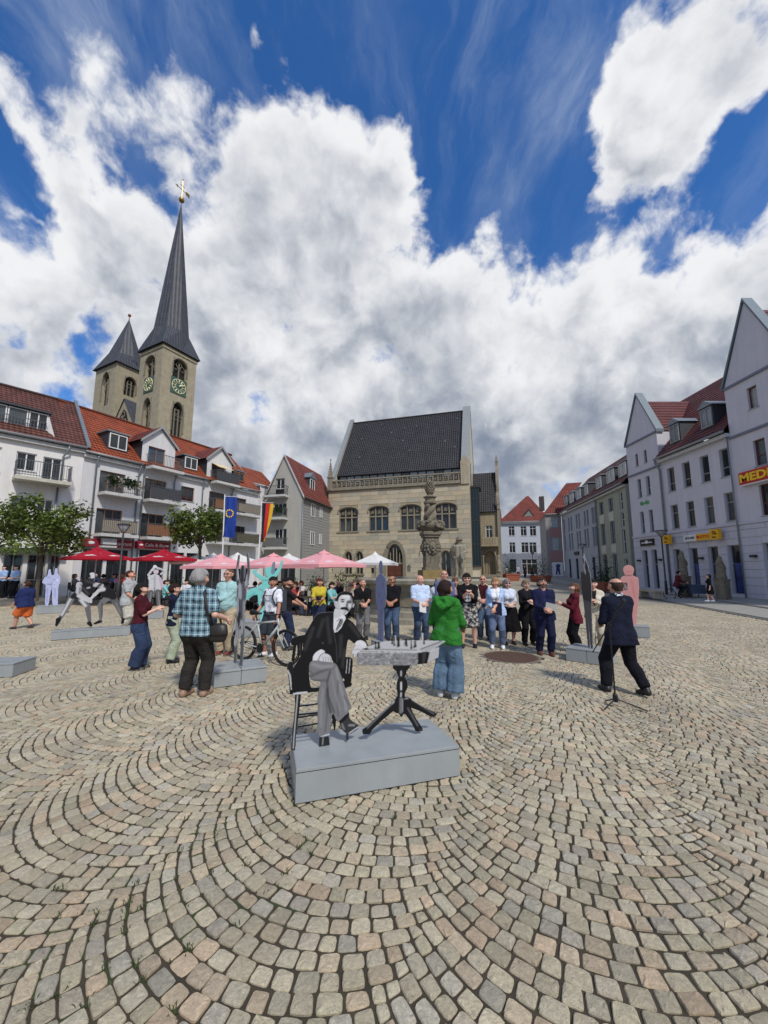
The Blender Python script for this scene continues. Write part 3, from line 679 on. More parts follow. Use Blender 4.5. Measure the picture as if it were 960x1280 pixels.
for z0, z1, o in ((11.1, 11.2, .12), (11.2, 11.32, .26), (11.32, 11.44, .2)): mb.box(-.1, 15.55, -o, .3, z0, z1)
b.part('cornice', mb, STONE_G)
mb = MB(); mb.box(-.05, 15.55, -.2, .08, 11.44, 11.56); mb.box(-.05, 15.55, -.22, .1, 12.3, 12.46)
n = 27
for k in range(n + 1):
 x = .02 + 15.4 * k / n; mb.box(x - .05, x + .05, -.17, .05, 11.56, 12.3)
 if k < n:
  c = (x + 15.4 / n / 2, 11.93)
  for a in (0, 90, 180, 270): ring(mb, (c[0] + .14 * math.cos(R(a + 45)), c[1] + .14 * math.sin(R(a + 45))), .13, .04, -.06, 7)
b.part('balustrade', mb, STONE_G)
mb = MB(); mb.box(.95, 15.6, .85, 1.0, 11.1, 12.3); mb.box(.95, 15.6, .7, 1.0, 13.08, 13.3); b.part('clerestory', mb, DARK_F)
for k in range(15): b.win(1.5 + k * .97, 12.3, .95, .8, DARK_F, 1, y=.85, gl=random.choice([G_CURT, G_MID, mat('glass_painted_sky', (.36, .42, .46), .08, .4, scale=.8), mat('glass_painted_sky')]), sill=False, name='clerestory_window')  # pale pane colours stand in for the sky reflected in the glass
SLATE = tile_mat('slate_roof', (0.022, 0.021, 0.023), (0.038, 0.036, 0.038), .25, .22, .85)
mb = MB(); roof_plane(mb, (.8, .55, 13.15), (15.7, .55, 13.15), (15.7, 6, 21.85), (.8, 6, 21.85), .3, .025); roof_plane(mb, (15.7, 12.2, 11.5), (.8, 12.2, 11.5), (.8, 6, 21.85), (15.7, 6, 21.85), .3, .025); b.part('roof', mb, SLATE)
mb = MB(); mb.tube([(.8, 6, 21.9), (15.7, 6, 21.9)], .12, 6); b.part('ridge', mb, DARK_F); mb = MB(); mb.box(.9, 15.6, .5, .62, 13.1, 13.2); b.part('eave_board', mb, DARK_F)
sh = MB()
for k in range(12):
 f = random.uniform(.1, .95); x = random.uniform(1.5, 15); y = .55 + 5.45 * f; z = 13.15 + 8.7 * f; sh.add([(x, y - .16, z - .05), (x + .16, y - .16, z - .05), (x + .16, y - .02, z + .16), (x, y - .02, z + .16)], [(0, 1, 2, 3)])
b.part('snow_guards', sh, mat('guard', lin(92, 96, 100), .5, .1))
def gable_wall(name, xa, xb, ft, m, zb=11.1):
 poly = [(0, zb), (12.0, zb), (12.0, 11.8), (6.0, 22.15), (.25, 13.0), (0, 13.0)]; mb = MB()
 vs = [(xa, y, z) for y, z in poly] + [(xb, y, z) for y, z in poly]; n = len(poly)
 mb.add(vs, [tuple(range(n - 1, -1, -1)), tuple(range(n, 2 * n))] + [(i, (i + 1) % n, (i + 1) % n + n, i + n) for i in range(n)]); g = b.part(name, mb, m)
 c = MB()
 for (y0, z0), (y1, z1) in (((-.05, 13.0), (6.0, 22.5)), ((12.1, 11.9), (6.0, 22.5))):
  c.add([(xa - .06, y0, z0), (xb + .06, y0, z0), (xb + .06, y1, z1), (xa - .06, y1, z1), (xa - .06, y0, z0 - .3), (xb + .06, y0, z0 - .3), (xb + .06, y1, z1 - .36), (xa - .06, y1, z1 - .36)], [(0, 1, 2, 3), (7, 6, 5, 4), (0, 4, 5, 1), (1, 5, 6, 2), (3, 2, 6, 7), (0, 3, 7, 4)])
 c.build('coping', mat('coping_lead', lin(136, 140, 140), .6, .15), g)
 return g
gable_wall('gable', .35, .8, 0, PALE); gr = gable_wall('gable', 15.7, TL, 0, PALE)
pv = MB(); pv.box(15.62, TL + .02, -.16, .3, 11.1, 13.6); pv.prism([(15.6, 13.6), (TL + .04, 13.6), ((15.6 + TL) / 2, 14.4)], -.16, .3); b.part('gable_pier', pv, STONE_P)
sg = MB(); sg.quad((TL + .012, 0, 0), (TL + .012, 12, 0), (TL + .012, 12, 11.4), (TL + .012, 0, 11.4)); b.part('gable_side', sg, PALE)
gw = MB(); gw.prism([(2.6, 10.9), (3.6, 10.9), (3.6, 13.6), (3.35, 14.1), (3.1, 14.3), (2.85, 14.1), (2.6, 13.6)], 0, .03)
gwo = b.part('gable_window', gw, G_DARK, loc=(TL + .05, 0, 0)); gwo.rotation_euler = (0, 0, R(90))
def pinnacle(mb, x, y, z, h, w):
 mb.box(x - w, x + w, y - w, y + w, z, z + h * .38); mb.box(x - w * 1.25, x + w * 1.25, y - w * 1.25, y + w * 1.25, z + h * .38, z + h * .42)
 mb.lathe([(w * 1.25, 0), (w * .12, h * .5), (w * .34, h * .53), (w * .34, h * .56), (w * .08, h * .58)], 4, (x, y, z + h * .42), ph=math.pi / 4)
 for k in range(1, 6):
  q = w * 1.3 * (1 - k / 6.3); zz = z + h * .42 + h * .5 * k / 6
  for sx, sy in ((1, 1), (1, -1), (-1, 1), (-1, -1)): mb.ball((x + sx * q * .75, y + sy * q * .75, zz), w * .22, 5, 4)
mb = MB(); pinnacle(mb, .22, -.05, 11.3, 3.9, .26); b.part('pinnacle', mb, STONE_G)
gb = MB(); gb.box(TL + .02, TL + .95, 1.2, 3.6, 2.2, 10.9); gbo = b.part('glass_bay', gb, mat('bay_glass', (.012, .028, .036), .15, .3, spec=.35))
gb = MB(); gb.box(TL + .02, TL + 1.1, 1.1, 3.7, 10.9, 11.1); gb.box(TL + .02, TL + .97, 1.17, 1.2, 2.2, 2.4)
for z in (2.2, 4.6, 7.2, 9.6): gb.box(TL + .02, TL + .98, 1.16, 1.2, z, z + .09)
for x in (.04, .3, .62, .9): gb.box(TL + x, TL + x + .06, 1.15, 1.2, 2.2, 10.9)
gb.build('bay_frame', DARK_F, gbo)
gb = MB(); gb.box(TL + .02, TL + .8, 1.4, 3.2, 0, 2.2); b.part('bay_base', gb, PALE)
# ---- Gothic annex with portal stair, right of the town hall
OX = TH.O + TH.t * (TL + .2) - TH.n * 4.6; XA2 = TH.px(622, 660, 4.6)[0] - TL - .2
b = Bld('town_hall_annex', 'ochre Gothic annex with dark roof, balcony and arched portal stair', 'building', (OX.x, OX.y), (OX.x + TH.t.x * XA2, OX.y + TH.t.y * XA2))
AN = b; AW = b.L; ez = b.px(610, 640)[1]; rz_ = b.px(610, 591, 3.2)[1]
OCH = mat('ochre_stone', lin(158, 145, 118), .85, .15, scale=3, streak=.2)
pa = (AW * .36, AW * .86, 1.35, 4.0); wa = (AW * .48, AW * .78, 5.6, 7.0)
mb = MB(); wall_grid(mb, 0, AW, 0, ez, [pa, wa], 0, .7); shell(mb, 0, AW, 0, ez, 6); b.part('wall', mb, OCH)
b.win((wa[0] + wa[1]) / 2, wa[2], wa[1] - wa[0], wa[3] - wa[2], STONE_G if False else WHITE_F, 2, .7, gl=G_DARK)
mb = MB(); arch_spandrel(mb, *pa[:2], 3.1, 4.0, True, -.015, .5); arch_mould(mb, pa[0] - .08, pa[1] + .08, 3.1, 4.15, True, .1, -.06, 1.7); b.part('portal_arch', mb, STONE_G)
pb = MB(); pb.quad((pa[0], .66, pa[2]), (pa[1], .66, pa[2]), (pa[1], .66, 3.9), (pa[0], .66, 3.9)); b.part('portal_back', pb, mat('portal_light', lin(170, 165, 160), .8, .1))
pb = MB()
for k in range(4): pb.box(pa[0] + .15 + k * .26, pa[0] + .2 + k * .26, .3, .34, 1.4, 2.9)
b.part('portal_gate', pb, DARK_F)
mb = MB(); mb.box(AW * .2, AW * 1.0, -.7, -.002, 4.55, 4.8); mb.box(AW * .2, AW * 1.0, -.7, -.6, 4.8, 5.6); mb.box(AW * .2, AW * .2 + .12, -.6, -.002, 4.8, 5.6)
for k in range(7): mb.box(AW * (.22 + .11 * k), AW * (.22 + .11 * k) + .06, -.74, -.7, 4.85, 5.5)
b.part('balcony', mb, OCH)
mb = MB()
for k in range(8): mb.box(pa[0] - .3, pa[1] + .1, -2.6 + .32 * k, .25 if k == 7 else -2.6 + .32 * (k + 1) + .05, 0 if k == 0 else .17 * k - .02, .17 * (k + 1))
b.part('stair', mb, STONE_G)
mb = MB(); mb.box(pa[1] + .15, pa[1] + .45, -2.7, -.1, 0, 1.2); mb.box(pa[1] + .1, pa[1] + .5, -2.75, -2.2, 1.2, 1.5); mb.box(pa[0] - .6, pa[0] - .32, -2.7, -.1, 0, 1.2)
b.part('stair_wall', mb, STONE_G)
mb = MB(); mb.lathe([(.2, 0), (.26, .3), (.2, .6), (.3, .9), (.22, 1.3), (.14, 1.6), (.17, 1.8), (.1, 2.0)], 8, (pa[1] + .3, -2.4, 1.5)); b.part('heraldic_figure', mb, STONE_G, True)
mb = MB(); roof_plane(mb, (-.2, -.25, ez), (AW, -.25, ez), (AW, 3.2, rz_), (-.2, 3.2, rz_), .3, .025); roof_plane(mb, (AW, 6.5, ez), (-.2, 6.5, ez), (-.2, 3.2, rz_), (AW, 3.2, rz_), .3, .025); b.part('roof', mb, SLATE)
mb = MB(); vs = [(y, z) for y, z in ((-.3, 0), (-.3, ez + .3), (.4, ez + 1.0), (1.3, ez + 2.6), (2.2, rz_ + .1), (3.2, rz_ + .9), (4.2, rz_ + .1), (6.5, ez), (6.5, 0))]; nn = len(vs)
mb.add([(AW, y, z) for y, z in vs] + [(AW + .35, y, z) for y, z in vs], [tuple(range(nn - 1, -1, -1)), tuple(range(nn, 2 * nn))] + [(i, (i + 1) % nn, (i + 1) % nn + nn, i + nn) for i in range(nn)])
b.part('stepped_gable', mb, STONE_G)
for q in ((3.2, rz_ + .7, 1.6, .16), (-.2, ez + .2, 1.7, .16), (1.4, ez + 2.4, 1.4, .14)): mb = MB(); pinnacle(mb, AW + .17, *q); b.part('pinnacle', mb, STONE_G)
# ---- right: the long lilac house with two gabled bays
b = Bld('shop_house', 'long lilac grey house with two steep gables, wine red roof and yellow shop signs', 'house', (20.5, 33.0), (20.5, 13.0), 'houses along the shop side of the square')
RT = b; EZR = 9.9; X0, X1 = 1.5, 19.0
bayr = [(1.55, 5.2, 12.25, 15.9), (11.08, 14.75, 12.65, 17.0)]
big = [(x - .34, x + .34, z0, z1) for x in (6.2, 7.6, 9.1, 10.55) for z0, z1 in ((7.4, 9.12), (4.72, 6.42))]
bayw = [(x - .22, x + .22, z0, z1) for x in (2.78, 3.8) for z0, z1 in ((7.6, 9.1), (4.75, 6.45))]
bayw += [(x - .33, x + .33, z0, z1) for x in (12.72, 14.05) for z0, z1 in ((7.5, 8.95), (4.75, 6.45))]
top = [[(2.58, 2.9, 10.2, 11.2), (3.62, 3.94, 10.2, 11.2)], [(12.42, 12.98, 10.75, 12.0), (13.65, 14.2, 10.75, 12.0)]]
doors = [(2.45, 3.05, .45, 3.4), (3.5, 4.1, .45, 3.4), (5.7, 6.35, .45, 3.3), (7.15, 7.85, .45, 3.3), (8.65, 9.4, .45, 3.3), (10.05, 10.85, .45, 3.3), (12.2, 14.0, .45, 3.3), (15.2, 17.5, .45, 3.3)]
more = [(x - .34, x + .34, z0, z1) for x in (15.8, 17.2) for z0, z1 in ((7.4, 9.12), (4.72, 6.42))]
mb = MB(); wall_grid(mb, X0, X1, 0, EZR, big + bayw + doors + more, 0, .22); shell(mb, X0, X1, 0, EZR, 10); b.part('wall', mb, PLASTER_L)
for x0, x1, z0, z1 in big + more: b.win((x0 + x1) / 2, z0, x1 - x0, z1 - z0, GREY_F, 1, .33 if z0 > 7 else .66, y=.16, gl=random.choice([G_DARK, G_MID]))
for x0, x1, z0, z1 in bayw: b.win((x0 + x1) / 2, z0, x1 - x0, z1 - z0, RED_F if x0 > 11 else GREY_F, 1, .4, y=.16, gl=random.choice([G_MID, G_DARK]))
BLUEP = mat('poster_blue', (0.02, 0.045, 0.19), .35, .9, scale=2.5)
for i, (x0, x1, z0, z1) in enumerate(doors):
 w = b.win((x0 + x1) / 2, z0, x1 - x0, z1 - z0, GREY_F, 1, .62, y=.2, gl=G_DARK, sill=False, name='shop_window')
 if i in (3, 4, 5):
  p = MB(); p.box(x0 + .2, x1 - .06, .14, .155, .55, 2.25); p.build('window_poster', BLUEP, b.root)
courses(b, b.root, 'base_course', X0, X1, .06, 4.4, .45, 2.6, doors, PLASTER_L2, 0, .035, .03)
mb = MB(); mb.box(X0, X1, -.09, -.001, 4.42, 4.56); b.part('string_course', mb, PLASTER_L2)
for k, (x0, x1, gz, az) in enumerate(bayr):
 mb = MB(); wall_grid(mb, x0, x1, EZR, gz, top[k], 0, .22); xc = (x0 + x1) / 2; mb.add([(x0, 0, gz), (x1, 0, gz), (xc, 0, az)], [(0, 1, 2)])
 mb.quad((x0, 3.5, EZR), (x0, 0, EZR), (x0, 0, gz), (x0, 3.5, gz)); mb.quad((x1, 0, EZR), (x1, 3.5, EZR), (x1, 3.5, gz), (x1, 0, gz)); b.part('bay_gable', mb, PLASTER_L)
 for q in top[k]: b.win((q[0] + q[1]) / 2, q[2], q[1] - q[0], q[3] - q[2], RED_F, 1, 0, y=.16, gl=G_CURT)
 mb = MB()
 for z in (gz - .12, 9.5): mb = MB(); mb.box(x0 - .03, x1 + .03, -.1, -.001, z, z + .08); mb.box(x0 - .03, x1 + .03, -.07, -.001, z + .08, z + .14); b.part('string_course', mb, mat('band_grey', lin(120, 124, 140), .8, .05))
 mb = MB()
 for xe in (x0 - .12, x1 + .12):
  d = (.42, 0, .42 * (az - gz) / ((x1 - x0) / 2)) if False else None
  mb.add([(xe, -.1, gz - .1), (xc, -.1, az + .05), (xc, -.1, az + .25), (xe, -.1, gz + .14), (xe, .5, gz - .1), (xc, .5, az + .05), (xc, .5, az + .25), (xe, .5, gz + .14)], [(0, 1, 2, 3), (7, 6, 5, 4), (0, 4, 5, 1), (3, 2, 6, 7), (0, 3, 7, 4)])
 b.part('coping', mb, mat('coping_zinc', lin(104, 116, 122), .5, .15, metal=.2))
 mb = MB(); yb = 6.0; t = az - .5
 roof_plane(mb, (x1 + .05, .4, gz), (x1 + .05, yb, gz), (xc, yb, t), (xc, .4, t)); roof_plane(mb, (x0 - .05, yb, gz), (x0 - .05, .4, gz), (xc, .4, t), (xc, yb, t)); b.part('bay_roof', mb, TILE_D)
for x0, x1 in ((5.2, 11.08), (14.75, X1)):
 eave(b, x0, x1, EZR + .12, .4)
mb = MB(); roof_plane(mb, (X0, -.4, EZR + .1), (X1, -.4, EZR + .1), (X1, 5, 16.25), (X0, 5, 16.25)); roof_plane(mb, (X1, 10.4, EZR), (X0, 10.4, EZR), (X0, 5, 16.25), (X1, 5, 16.25))
rf = b.part('roof', mb, TILE_D)
bm = bmesh.new(); bm.from_mesh(rf.data)
for x0, x1, _, _ in bayr:
 for xx in (x0, x1): bmesh.ops.bisect_plane(bm, geom=bm.verts[:] + bm.edges[:] + bm.faces[:], plane_co=(xx, 0, 0), plane_no=(1, 0, 0))
kill = [f for f in bm.faces if f.calc_center_median().y < .5 and any(x0 < f.calc_center_median().x < x1 for x0, x1, _, _ in bayr)]
bmesh.ops.delete(bm, geom=kill, context='FACES'); bm.to_mesh(rf.data); bm.free()
slr = (16.25 - EZR - .1) / 5.4
for x, z0 in ((6.65, 10.75), (9.35, 10.8)): dormer(b, x - .5, x + .5, z0, z0 + 1.45, EZR + .1 + .4 * slr, slr, ZINC, GREY_F, 2, .45, gl=G_CURT)
pipe(b, [(5.3, -.4, EZR), (5.3, -.4, EZR - .2), (5.32, -.12, EZR - .7), (5.32, -.12, .2)], .07); pipe(b, [(11.0, -.12, EZR - .2), (11.0, -.12, .2)], .04)
YEL = mat('sign_yellow', (0.80, 0.42, 0.01), .45, .04); BLK = mat('sign_black', (.012, .012, .012), .5, .05); SRED = mat('sign_red', (.50, .02, .012), .45, .05)
GRN = mat('sign_green', (.03, .30, .08), .5, .05); YTX = mat('sign_letter_yellow', (.9, .60, .02), .45, .03)
def sign(name, label, b, x0, x1, z0, z1, m, d=.18, yo=-.05):
 c = b.root.matrix_basis @ Vector(((x0 + x1) / 2, yo - d, (z0 + z1) / 2)); r = thing(name, label, 'sign', c, b.root.rotation_euler.z)
 mb = MB(); w, h = (x1 - x0) / 2, (z1 - z0) / 2; mb.box(-w, w, 0, d, -h, h); mb.build('panel', m, r); return r
bpy.context.view_layer.update()
s = sign('shop_sign', 'red shop sign with big yellow letters on the right gable', b, 11.55, 14.6, 6.62, 7.32, SRED)
text('MEDI', .62, YTX, s, (-1.48, -.012, -.02), .012, align='LEFT', sx=1.25, bold=.02)
mb = MB(); mb.box(-1.54, 1.54, -.01, .19, -.42, -.36); mb.build('sign_ledge', SIGNWHITE, s)
s = sign('shop_sign', 'long white and yellow LOTTO sign above the shop doors', b, 7.05, 9.15, 3.72, 4.16, SIGNWHITE)
mb = MB(); mb.box(.0, 1.05, -.008, 0, -.21, .21); mb.build('yellow_field', YEL, s); text('LOTTO', .24, SRED, s, (.62, -.014, 0), .004, bold=.006); text('BÜCHER', .2, BLK, s, (-.5, -.008, 0), .004, bold=.004)
mb = MB(); mb.prism([(.1, -.08), (.22, -.08), (.26, .1), (.06, .1)], -.014, -.009); mb.build('emblem', SRED, s)
for x, lb in ((5.75, 'yellow post sign with black horn nearest the lamp post'), (9.75, 'yellow post sign with black horn right of the LOTTO sign')):
 s = sign('post_sign', lb, b, x - .3, x + .3, 3.68, 4.3, YEL, .22, -.25)
 text('Post', .16, BLK, s, (0, -.008, -.17), .004, bold=.004); mb = MB(); ring(mb, (0, .1), .09, .025, -.01, 10); mb.tube([(-.02, -.01, .02), (.2, -.01, .04)], [.02, .035], 5); mb.build('horn_emblem', BLK, s)
 mb = MB(); mb.box(-.03, .03, .22, .47, -.03, .03); mb.build('bracket', DARK_F, s)
s = thing('wall_lettering', 'small green lettering on the left gable wall', 'sign', b.root.matrix_basis @ Vector((3.25, -.01, 7.1)), b.root.rotation_euler.z)
text('tio-tio', .52, GRN, s, (0, 0, 0), .012, bold=.012, sx=.8)
s = sign('shop_sign', 'black shop sign with white emblem above the left doors', b, 2.5, 4.0, 3.72, 4.22, BLK, .1)
mb = MB(); mb.ball((0, -.004, .02), (.2, .01, .13)); mb.box(-.6, -.2, -.008, 0, -.06, .02); mb.box(.2, .6, -.008, 0, -.06, .02); mb.build('emblem', SIGNWHITE, s)
for x, wl_ in ((2.15, 'left of the doors under the black sign'), (4.5, 'right of the doors under the black sign'), (8.2, 'between the doors under the LOTTO sign'), (11.75, 'under the red sign on the right gable')):
 q = b.root.matrix_basis @ Vector((x, -.04, 2.6)); s = thing('wall_lamp', 'small dark box lamp ' + wl_, 'lamp', q, b.root.rotation_euler.z, 'wall lamps on the lilac house')
 mb = MB(); mb.box(-.14, .14, -.2, 0, -.07, .07); mb.build('lamp_body', DARK_F, s); mb = MB(); mb.box(-.1, .1, -.16, -.04, -.085, -.071); mb.build('diffuser', SIGNWHITE, s)
# ---- right, further: grey and green row with dormers
b = Bld('shop_row', 'grey and green fronted row with a string of dormers, further up the street', 'house', (24.9, 53.4), (22.0, 34.3), 'houses along the shop side of the square')
FR = b; EZF = 9.75; LF = b.L
GREYB = mat('plaster_bluegrey', lin(172, 176, 186), .85, .05, streak=.08); GREENB = mat('plaster_green', lin(160, 164, 148), .85, .06, streak=.1); CREAM = mat('panel_cream', lin(196, 194, 180), .8, .05)
gx = 12.45
f2 = [(x - .27, x + .27, 7.0, 8.75) for x in (1.0, 3.0, 4.0, 6.0, 6.9, 8.8, 9.7, 11.2, 11.9)]; f1 = [(x - .27, x + .27, 4.5, 6.6) for x in (1.0, 3.0, 4.0, 6.0, 6.9, 8.6, 9.4, 11.1, 11.8)]
g0 = [(x - .45, x + .45, .3, 3.3) for x in (2.4, 5.2, 7.6, 10.6)]
gg = [(x - .5, x + .5, z0, z1) for x in (13.7, 16.0) for z0, z1 in ((7.6, 8.95), (4.4, 6.6), (.4, 3.4))] + [(17.9, 18.6, 1.6, 2.9), (17.9, 18.6, 3.3, 5.6), (17.9, 18.6, 5.8, 7.2), (17.9, 18.6, 7.4, 9.1)]
mb = MB(); wall_grid(mb, 0, gx, 0, EZF - .1, f1 + f2 + g0, 0, .2); shell(mb, 0, gx, 0, EZF - .1, 9); b.part('wall', mb, GREYB)
mb = MB(); wall_grid(mb, gx, LF, 0, EZF - .1, gg, -.003, .24); shell(mb, gx + .01, LF, 0, EZF - .1, 9); b.part('wall', mb, GREENB)
for x0, x1, z0, z1 in f1 + f2: b.win((x0 + x1) / 2, z0, x1 - x0, z1 - z0, WHITE_F if z0 > 7 else GREY_F, 1, .7, gl=G_DARK)
for x0, x1, z0, z1 in g0: b.win((x0 + x1) / 2, z0, x1 - x0, z1 - z0, DARK_F, 2, .75, gl=G_DARK, sill=False, name='shop_window')
for x0, x1, z0, z1 in gg: b.win((x0 + x1) / 2, z0, x1 - x0, z1 - z0, WHITE_F if x0 > 17 else GREY_F, 2 if x0 < 17 else 1, .5 if x0 > 17 else 0, gl=random.choice([G_DARK, G_MID]), sill=False)
mb = MB()
for x in (13.7, 16.0):
 for z0, z1 in ((6.65, 7.55), (3.5, 4.35)): mb.box(x - .55, x + .55, -.05, -.004, z0, z1)
b.part('spandrel_panels', mb, CREAM)
sg_ = MB(); sg_.box(4.6, 6.2, -.12, -.003, 3.75, 4.15); so = b.part('shop_board', sg_, BLK)
eave(b, 0, LF, EZF)
mb = MB(); roof_plane(mb, (-1.5, -.35, EZF), (LF + .4, -.35, EZF), (LF + .4, 4.5, 15.0), (-1.5, 4.5, 15.0)); roof_plane(mb, (LF + .4, 9.3, EZF), (-1.5, 9.3, EZF), (-1.5, 4.5, 15.0), (LF + .4, 4.5, 15.0)); b.part('roof', mb, TILE_D)
slf = (15 - EZF) / 4.85
for x, w in ((1.2, .7), (3.6, .95), (6.2, .95), (8.9, .6), (12.6, .8), (15.6, .95), (18.2, .85)): dormer(b, x - w, x + w, 10.55, 11.95, EZF + .35 * slf, slf, ZINC, WHITE_F, 2, .0 if w < .9 else .3, gl=G_CURT)
pipe(b, [(gx, -.3, EZF), (gx, -.1, EZF - .5), (gx, -.1, .3)], .07)
# ---- pink corner house at the end of the row
b = Bld('corner_house', 'narrow pink and grey corner house with red hipped roof and a wall poster', 'house', (22.95, 54.2), (24.95, 53.6), 'houses at the end of the street')
PK = b; PKM = mat('plaster_pink', lin(168, 128, 124), .85, .06); PKG = mat('plaster_taupe', lin(150, 146, 146), .85, .06)
po = [(.75, 1.55, 7.9, 9.2), (.8, 1.5, 4.7, 6.4)]
mb = MB(); wall_grid(mb, 0, b.L, 0, 9.75, po); shell(mb, 0, b.L, 0, 9.75, 8); b.part('wall', mb, PKG)
mb = MB(); mb.box(.45, b.L - .02, -.03, -.002, 3.4, 4.5); mb.box(.45, b.L - .02, -.03, -.002, 6.5, 7.7); mb.box(.35, b.L - .02, -.06, -.003, 3.1, 3.35); b.part('pink_field', mb, PKM)
for x0, x1, z0, z1 in po: b.win((x0 + x1) / 2, z0, x1 - x0, z1 - z0, WHITE_F, 1, 0, gl=mat('glass_painted_sky'))
mb = MB(); mb.box(.55, b.L - .15, -.05, -.002, 1.0, 2.95); ps = b.part('wall_poster', mb, SIGNWHITE)
mb = MB(); mb.prism([(.95, 1.25), (1.2, 1.25), (1.22, 1.7), (1.3, 1.7), (1.35, 1.25), (1.6, 1.25), (1.5, 2.2), (1.65, 2.55), (1.3, 2.75), (1.0, 2.5), (1.1, 2.2)], -.06, -.051); mb.build('poster_figure', BLUEP, ps)
xa, za = b.px(708, 604, 3.5); xb, zb = b.px(722, 604, 3.5)
mb = MB(); roof_plane(mb, (-.25, -.3, 9.75), (b.L + .1, -.3, 9.75), (xb + .6, 3.5, za), (xa, 3.5, za)); roof_plane(mb, (-.25, 8, 9.75), (-.25, -.3, 9.75), (xa, 3.5, za), (xa, 5, za)); b.part('roof', mb, TILE_R)
ch = MB(); ch.box(-.2, .5, 4.5, 5.2, 11, 13.2); b.part('chimney', ch, mat('chimney', (.06, .05, .05), .8, .2))
# ---- white house closing the street
b = Bld('street_end_house', 'white two-storey house with red hipped roof and triangular attic window closing the street', 'house', (21.7, 71.0), (30.2, 69.6), 'houses at the end of the street')
SE = b
def R4(u0, u1, v0, v1): return (b.px(u0, v1)[0], b.px(u1, v1)[0], b.px(u0, v1)[1], b.px(u0, v0)[1])
wo = [R4(636, 643.5, 658, 670), R4(651, 658.5, 658, 670), R4(662.5, 670.5, 657.5, 670), R4(678, 686, 657, 669), R4(637, 644.5, 678, 691), R4(652, 661, 678, 691), R4(662, 671, 678, 691), R4(679, 686.5, 677, 690)]
go = [R4(638, 645.5, 699, 715), R4(653, 672, 699, 718), R4(680, 687.5, 698, 714)]
ez = b.px(655, 653.5)[1]
mb = MB(); wall_grid(mb, 0, b.L, 0, ez, wo + go); shell(mb, 0, b.L, 0, ez, 9); b.part('wall', mb, mat('plaster_cool', lin(178, 184, 194), .85, .05))
mb = MB(); zb = b.px(655, 692)[1]; wall_grid(mb, 0, b.L, .2, zb, go, -.05, .05); b.part('base_storey', mb, mat('plaster_slate', lin(120, 126, 138), .85, .07))
for x0, x1, z0, z1 in wo: b.win((x0 + x1) / 2, z0, x1 - x0, z1 - z0, WHITE_F, 2, .75, gl=G_DARK)
for x0, x1, z0, z1 in go: b.win((x0 + x1) / 2, z0, x1 - x0, z1 - z0, WHITE_F if x1 - x0 > 1.6 else DARK_F, 3 if x1 - x0 > 1.6 else 2, .7, gl=G_DARK, sill=False, name='shop_window')
eave(b, -.3, b.L + .2, ez + .2, .5)
xa, za = b.px(659.5, 620, 4.5); tr = TILE_R
mb = MB(); roof_plane(mb, (-.4, -.5, ez + .2), (b.L + .3, -.5, ez + .2), (xa + .15, 4.5, za), (xa - .15, 4.5, za)); roof_plane(mb, (b.L + .3, -.5, ez + .2), (b.L + .3, 9.5, ez + .2), (xa + .15, 5.5, za), (xa + .15, 4.5, za)); roof_plane(mb, (-.4, 9.5, ez + .2), (-.4, -.5, ez + .2), (xa - .15, 4.5, za), (xa - .15, 5.5, za)); b.part('roof', mb, tr)
ta = [b.px(654.5, 646, .6), b.px(666.5, 646, .6), b.px(660.5, 639, .6)]
mb = MB(); mb.add([(ta[0][0] - .5, .45, ta[0][1] - .15), (ta[1][0] + .5, .45, ta[1][1] - .15), (ta[2][0], .45, ta[2][1] + .45), (ta[0][0] - .5, 3.4, ta[0][1] - .15), (ta[1][0] + .5, 3.4, ta[1][1] - .15), (ta[2][0], 3.4, ta[2][1] + .45)], [(0, 1, 2), (0, 2, 5, 3), (1, 4, 5, 2)]); dm_ = b.part('attic_dormer', mb, TILE_B)
mb = MB(); mb.add([(x, .43, z) for x, z in ta], [(0, 1, 2)]); mb.build('attic_window', G_CURT, dm_)
b = Bld('back_house', 'plain house with red roof showing between annex and white house', 'house', (18.6, 74.0), (22.2, 73.2), 'houses at the end of the street')
mb = MB(); wall_grid(mb, -2, b.L, 0, b.px(628, 655)[1], []); shell(mb, -2, b.L, 0, b.px(628, 655)[1], 6); b.part('wall', mb, mat('plaster_ochre', lin(150, 136, 116), .85, .1))
ez = b.px(628, 655)[1]; mb = MB(); roof_plane(mb, (-2, -.3, ez), (b.L + .5, -.3, ez), (b.L + .5, 3, b.px(628, 636, 3)[1]), (-2, 3, b.px(628, 636, 3)[1])); b.part('roof', mb, TILE_R)
b.win(b.L - .7, 4.2, .9, 1.4, WHITE_F, 2, gl=G_DARK); b.win(b.L - .7, 7.2, .9, 1.2, WHITE_F, 2, gl=G_DARK)
# ---- church towers behind the left row
TW = mat('tower_stone', lin(164, 154, 130), .9, .2, scale=1.1, bump=.4, bscale=6, streak=.15)
SLS = tile_mat('spire_slate', (0.045, 0.05, 0.062), (0.055, 0.06, 0.072), .5, .5)
GOLD = mat('gilding', (.36, .22, .06), .35, .1, metal=.8); VERD = mat('clock_green', (.045, .10, .075), .6, .15); CLK = mat('clock_gold', (.72, .70, .42), .5, .05)
ang = R(62.5)
def tower(name, label, c0, sx, sy, zt, spire, apex, faces):
 r = thing(name, label, 'church tower', (c0[0], c0[1], 0), ang)
 bb = Bld.__new__(Bld); bb.root = r; bb.O = Vector((c0[0], c0[1], 0)); bb.t = Vector((math.cos(ang), math.sin(ang), 0)); bb.n = Vector((bb.t.y, -bb.t.x, 0)); bb.L = sx
 bl = Bld.__new__(Bld); bl.root = r; e2 = Vector((-math.sin(ang), math.cos(ang), 0)); bl.O = bb.O + e2 * sy; bl.t = -e2; bl.n = Vector((bl.t.y, -bl.t.x, 0)); bl.L = sy
 return r, bb, bl
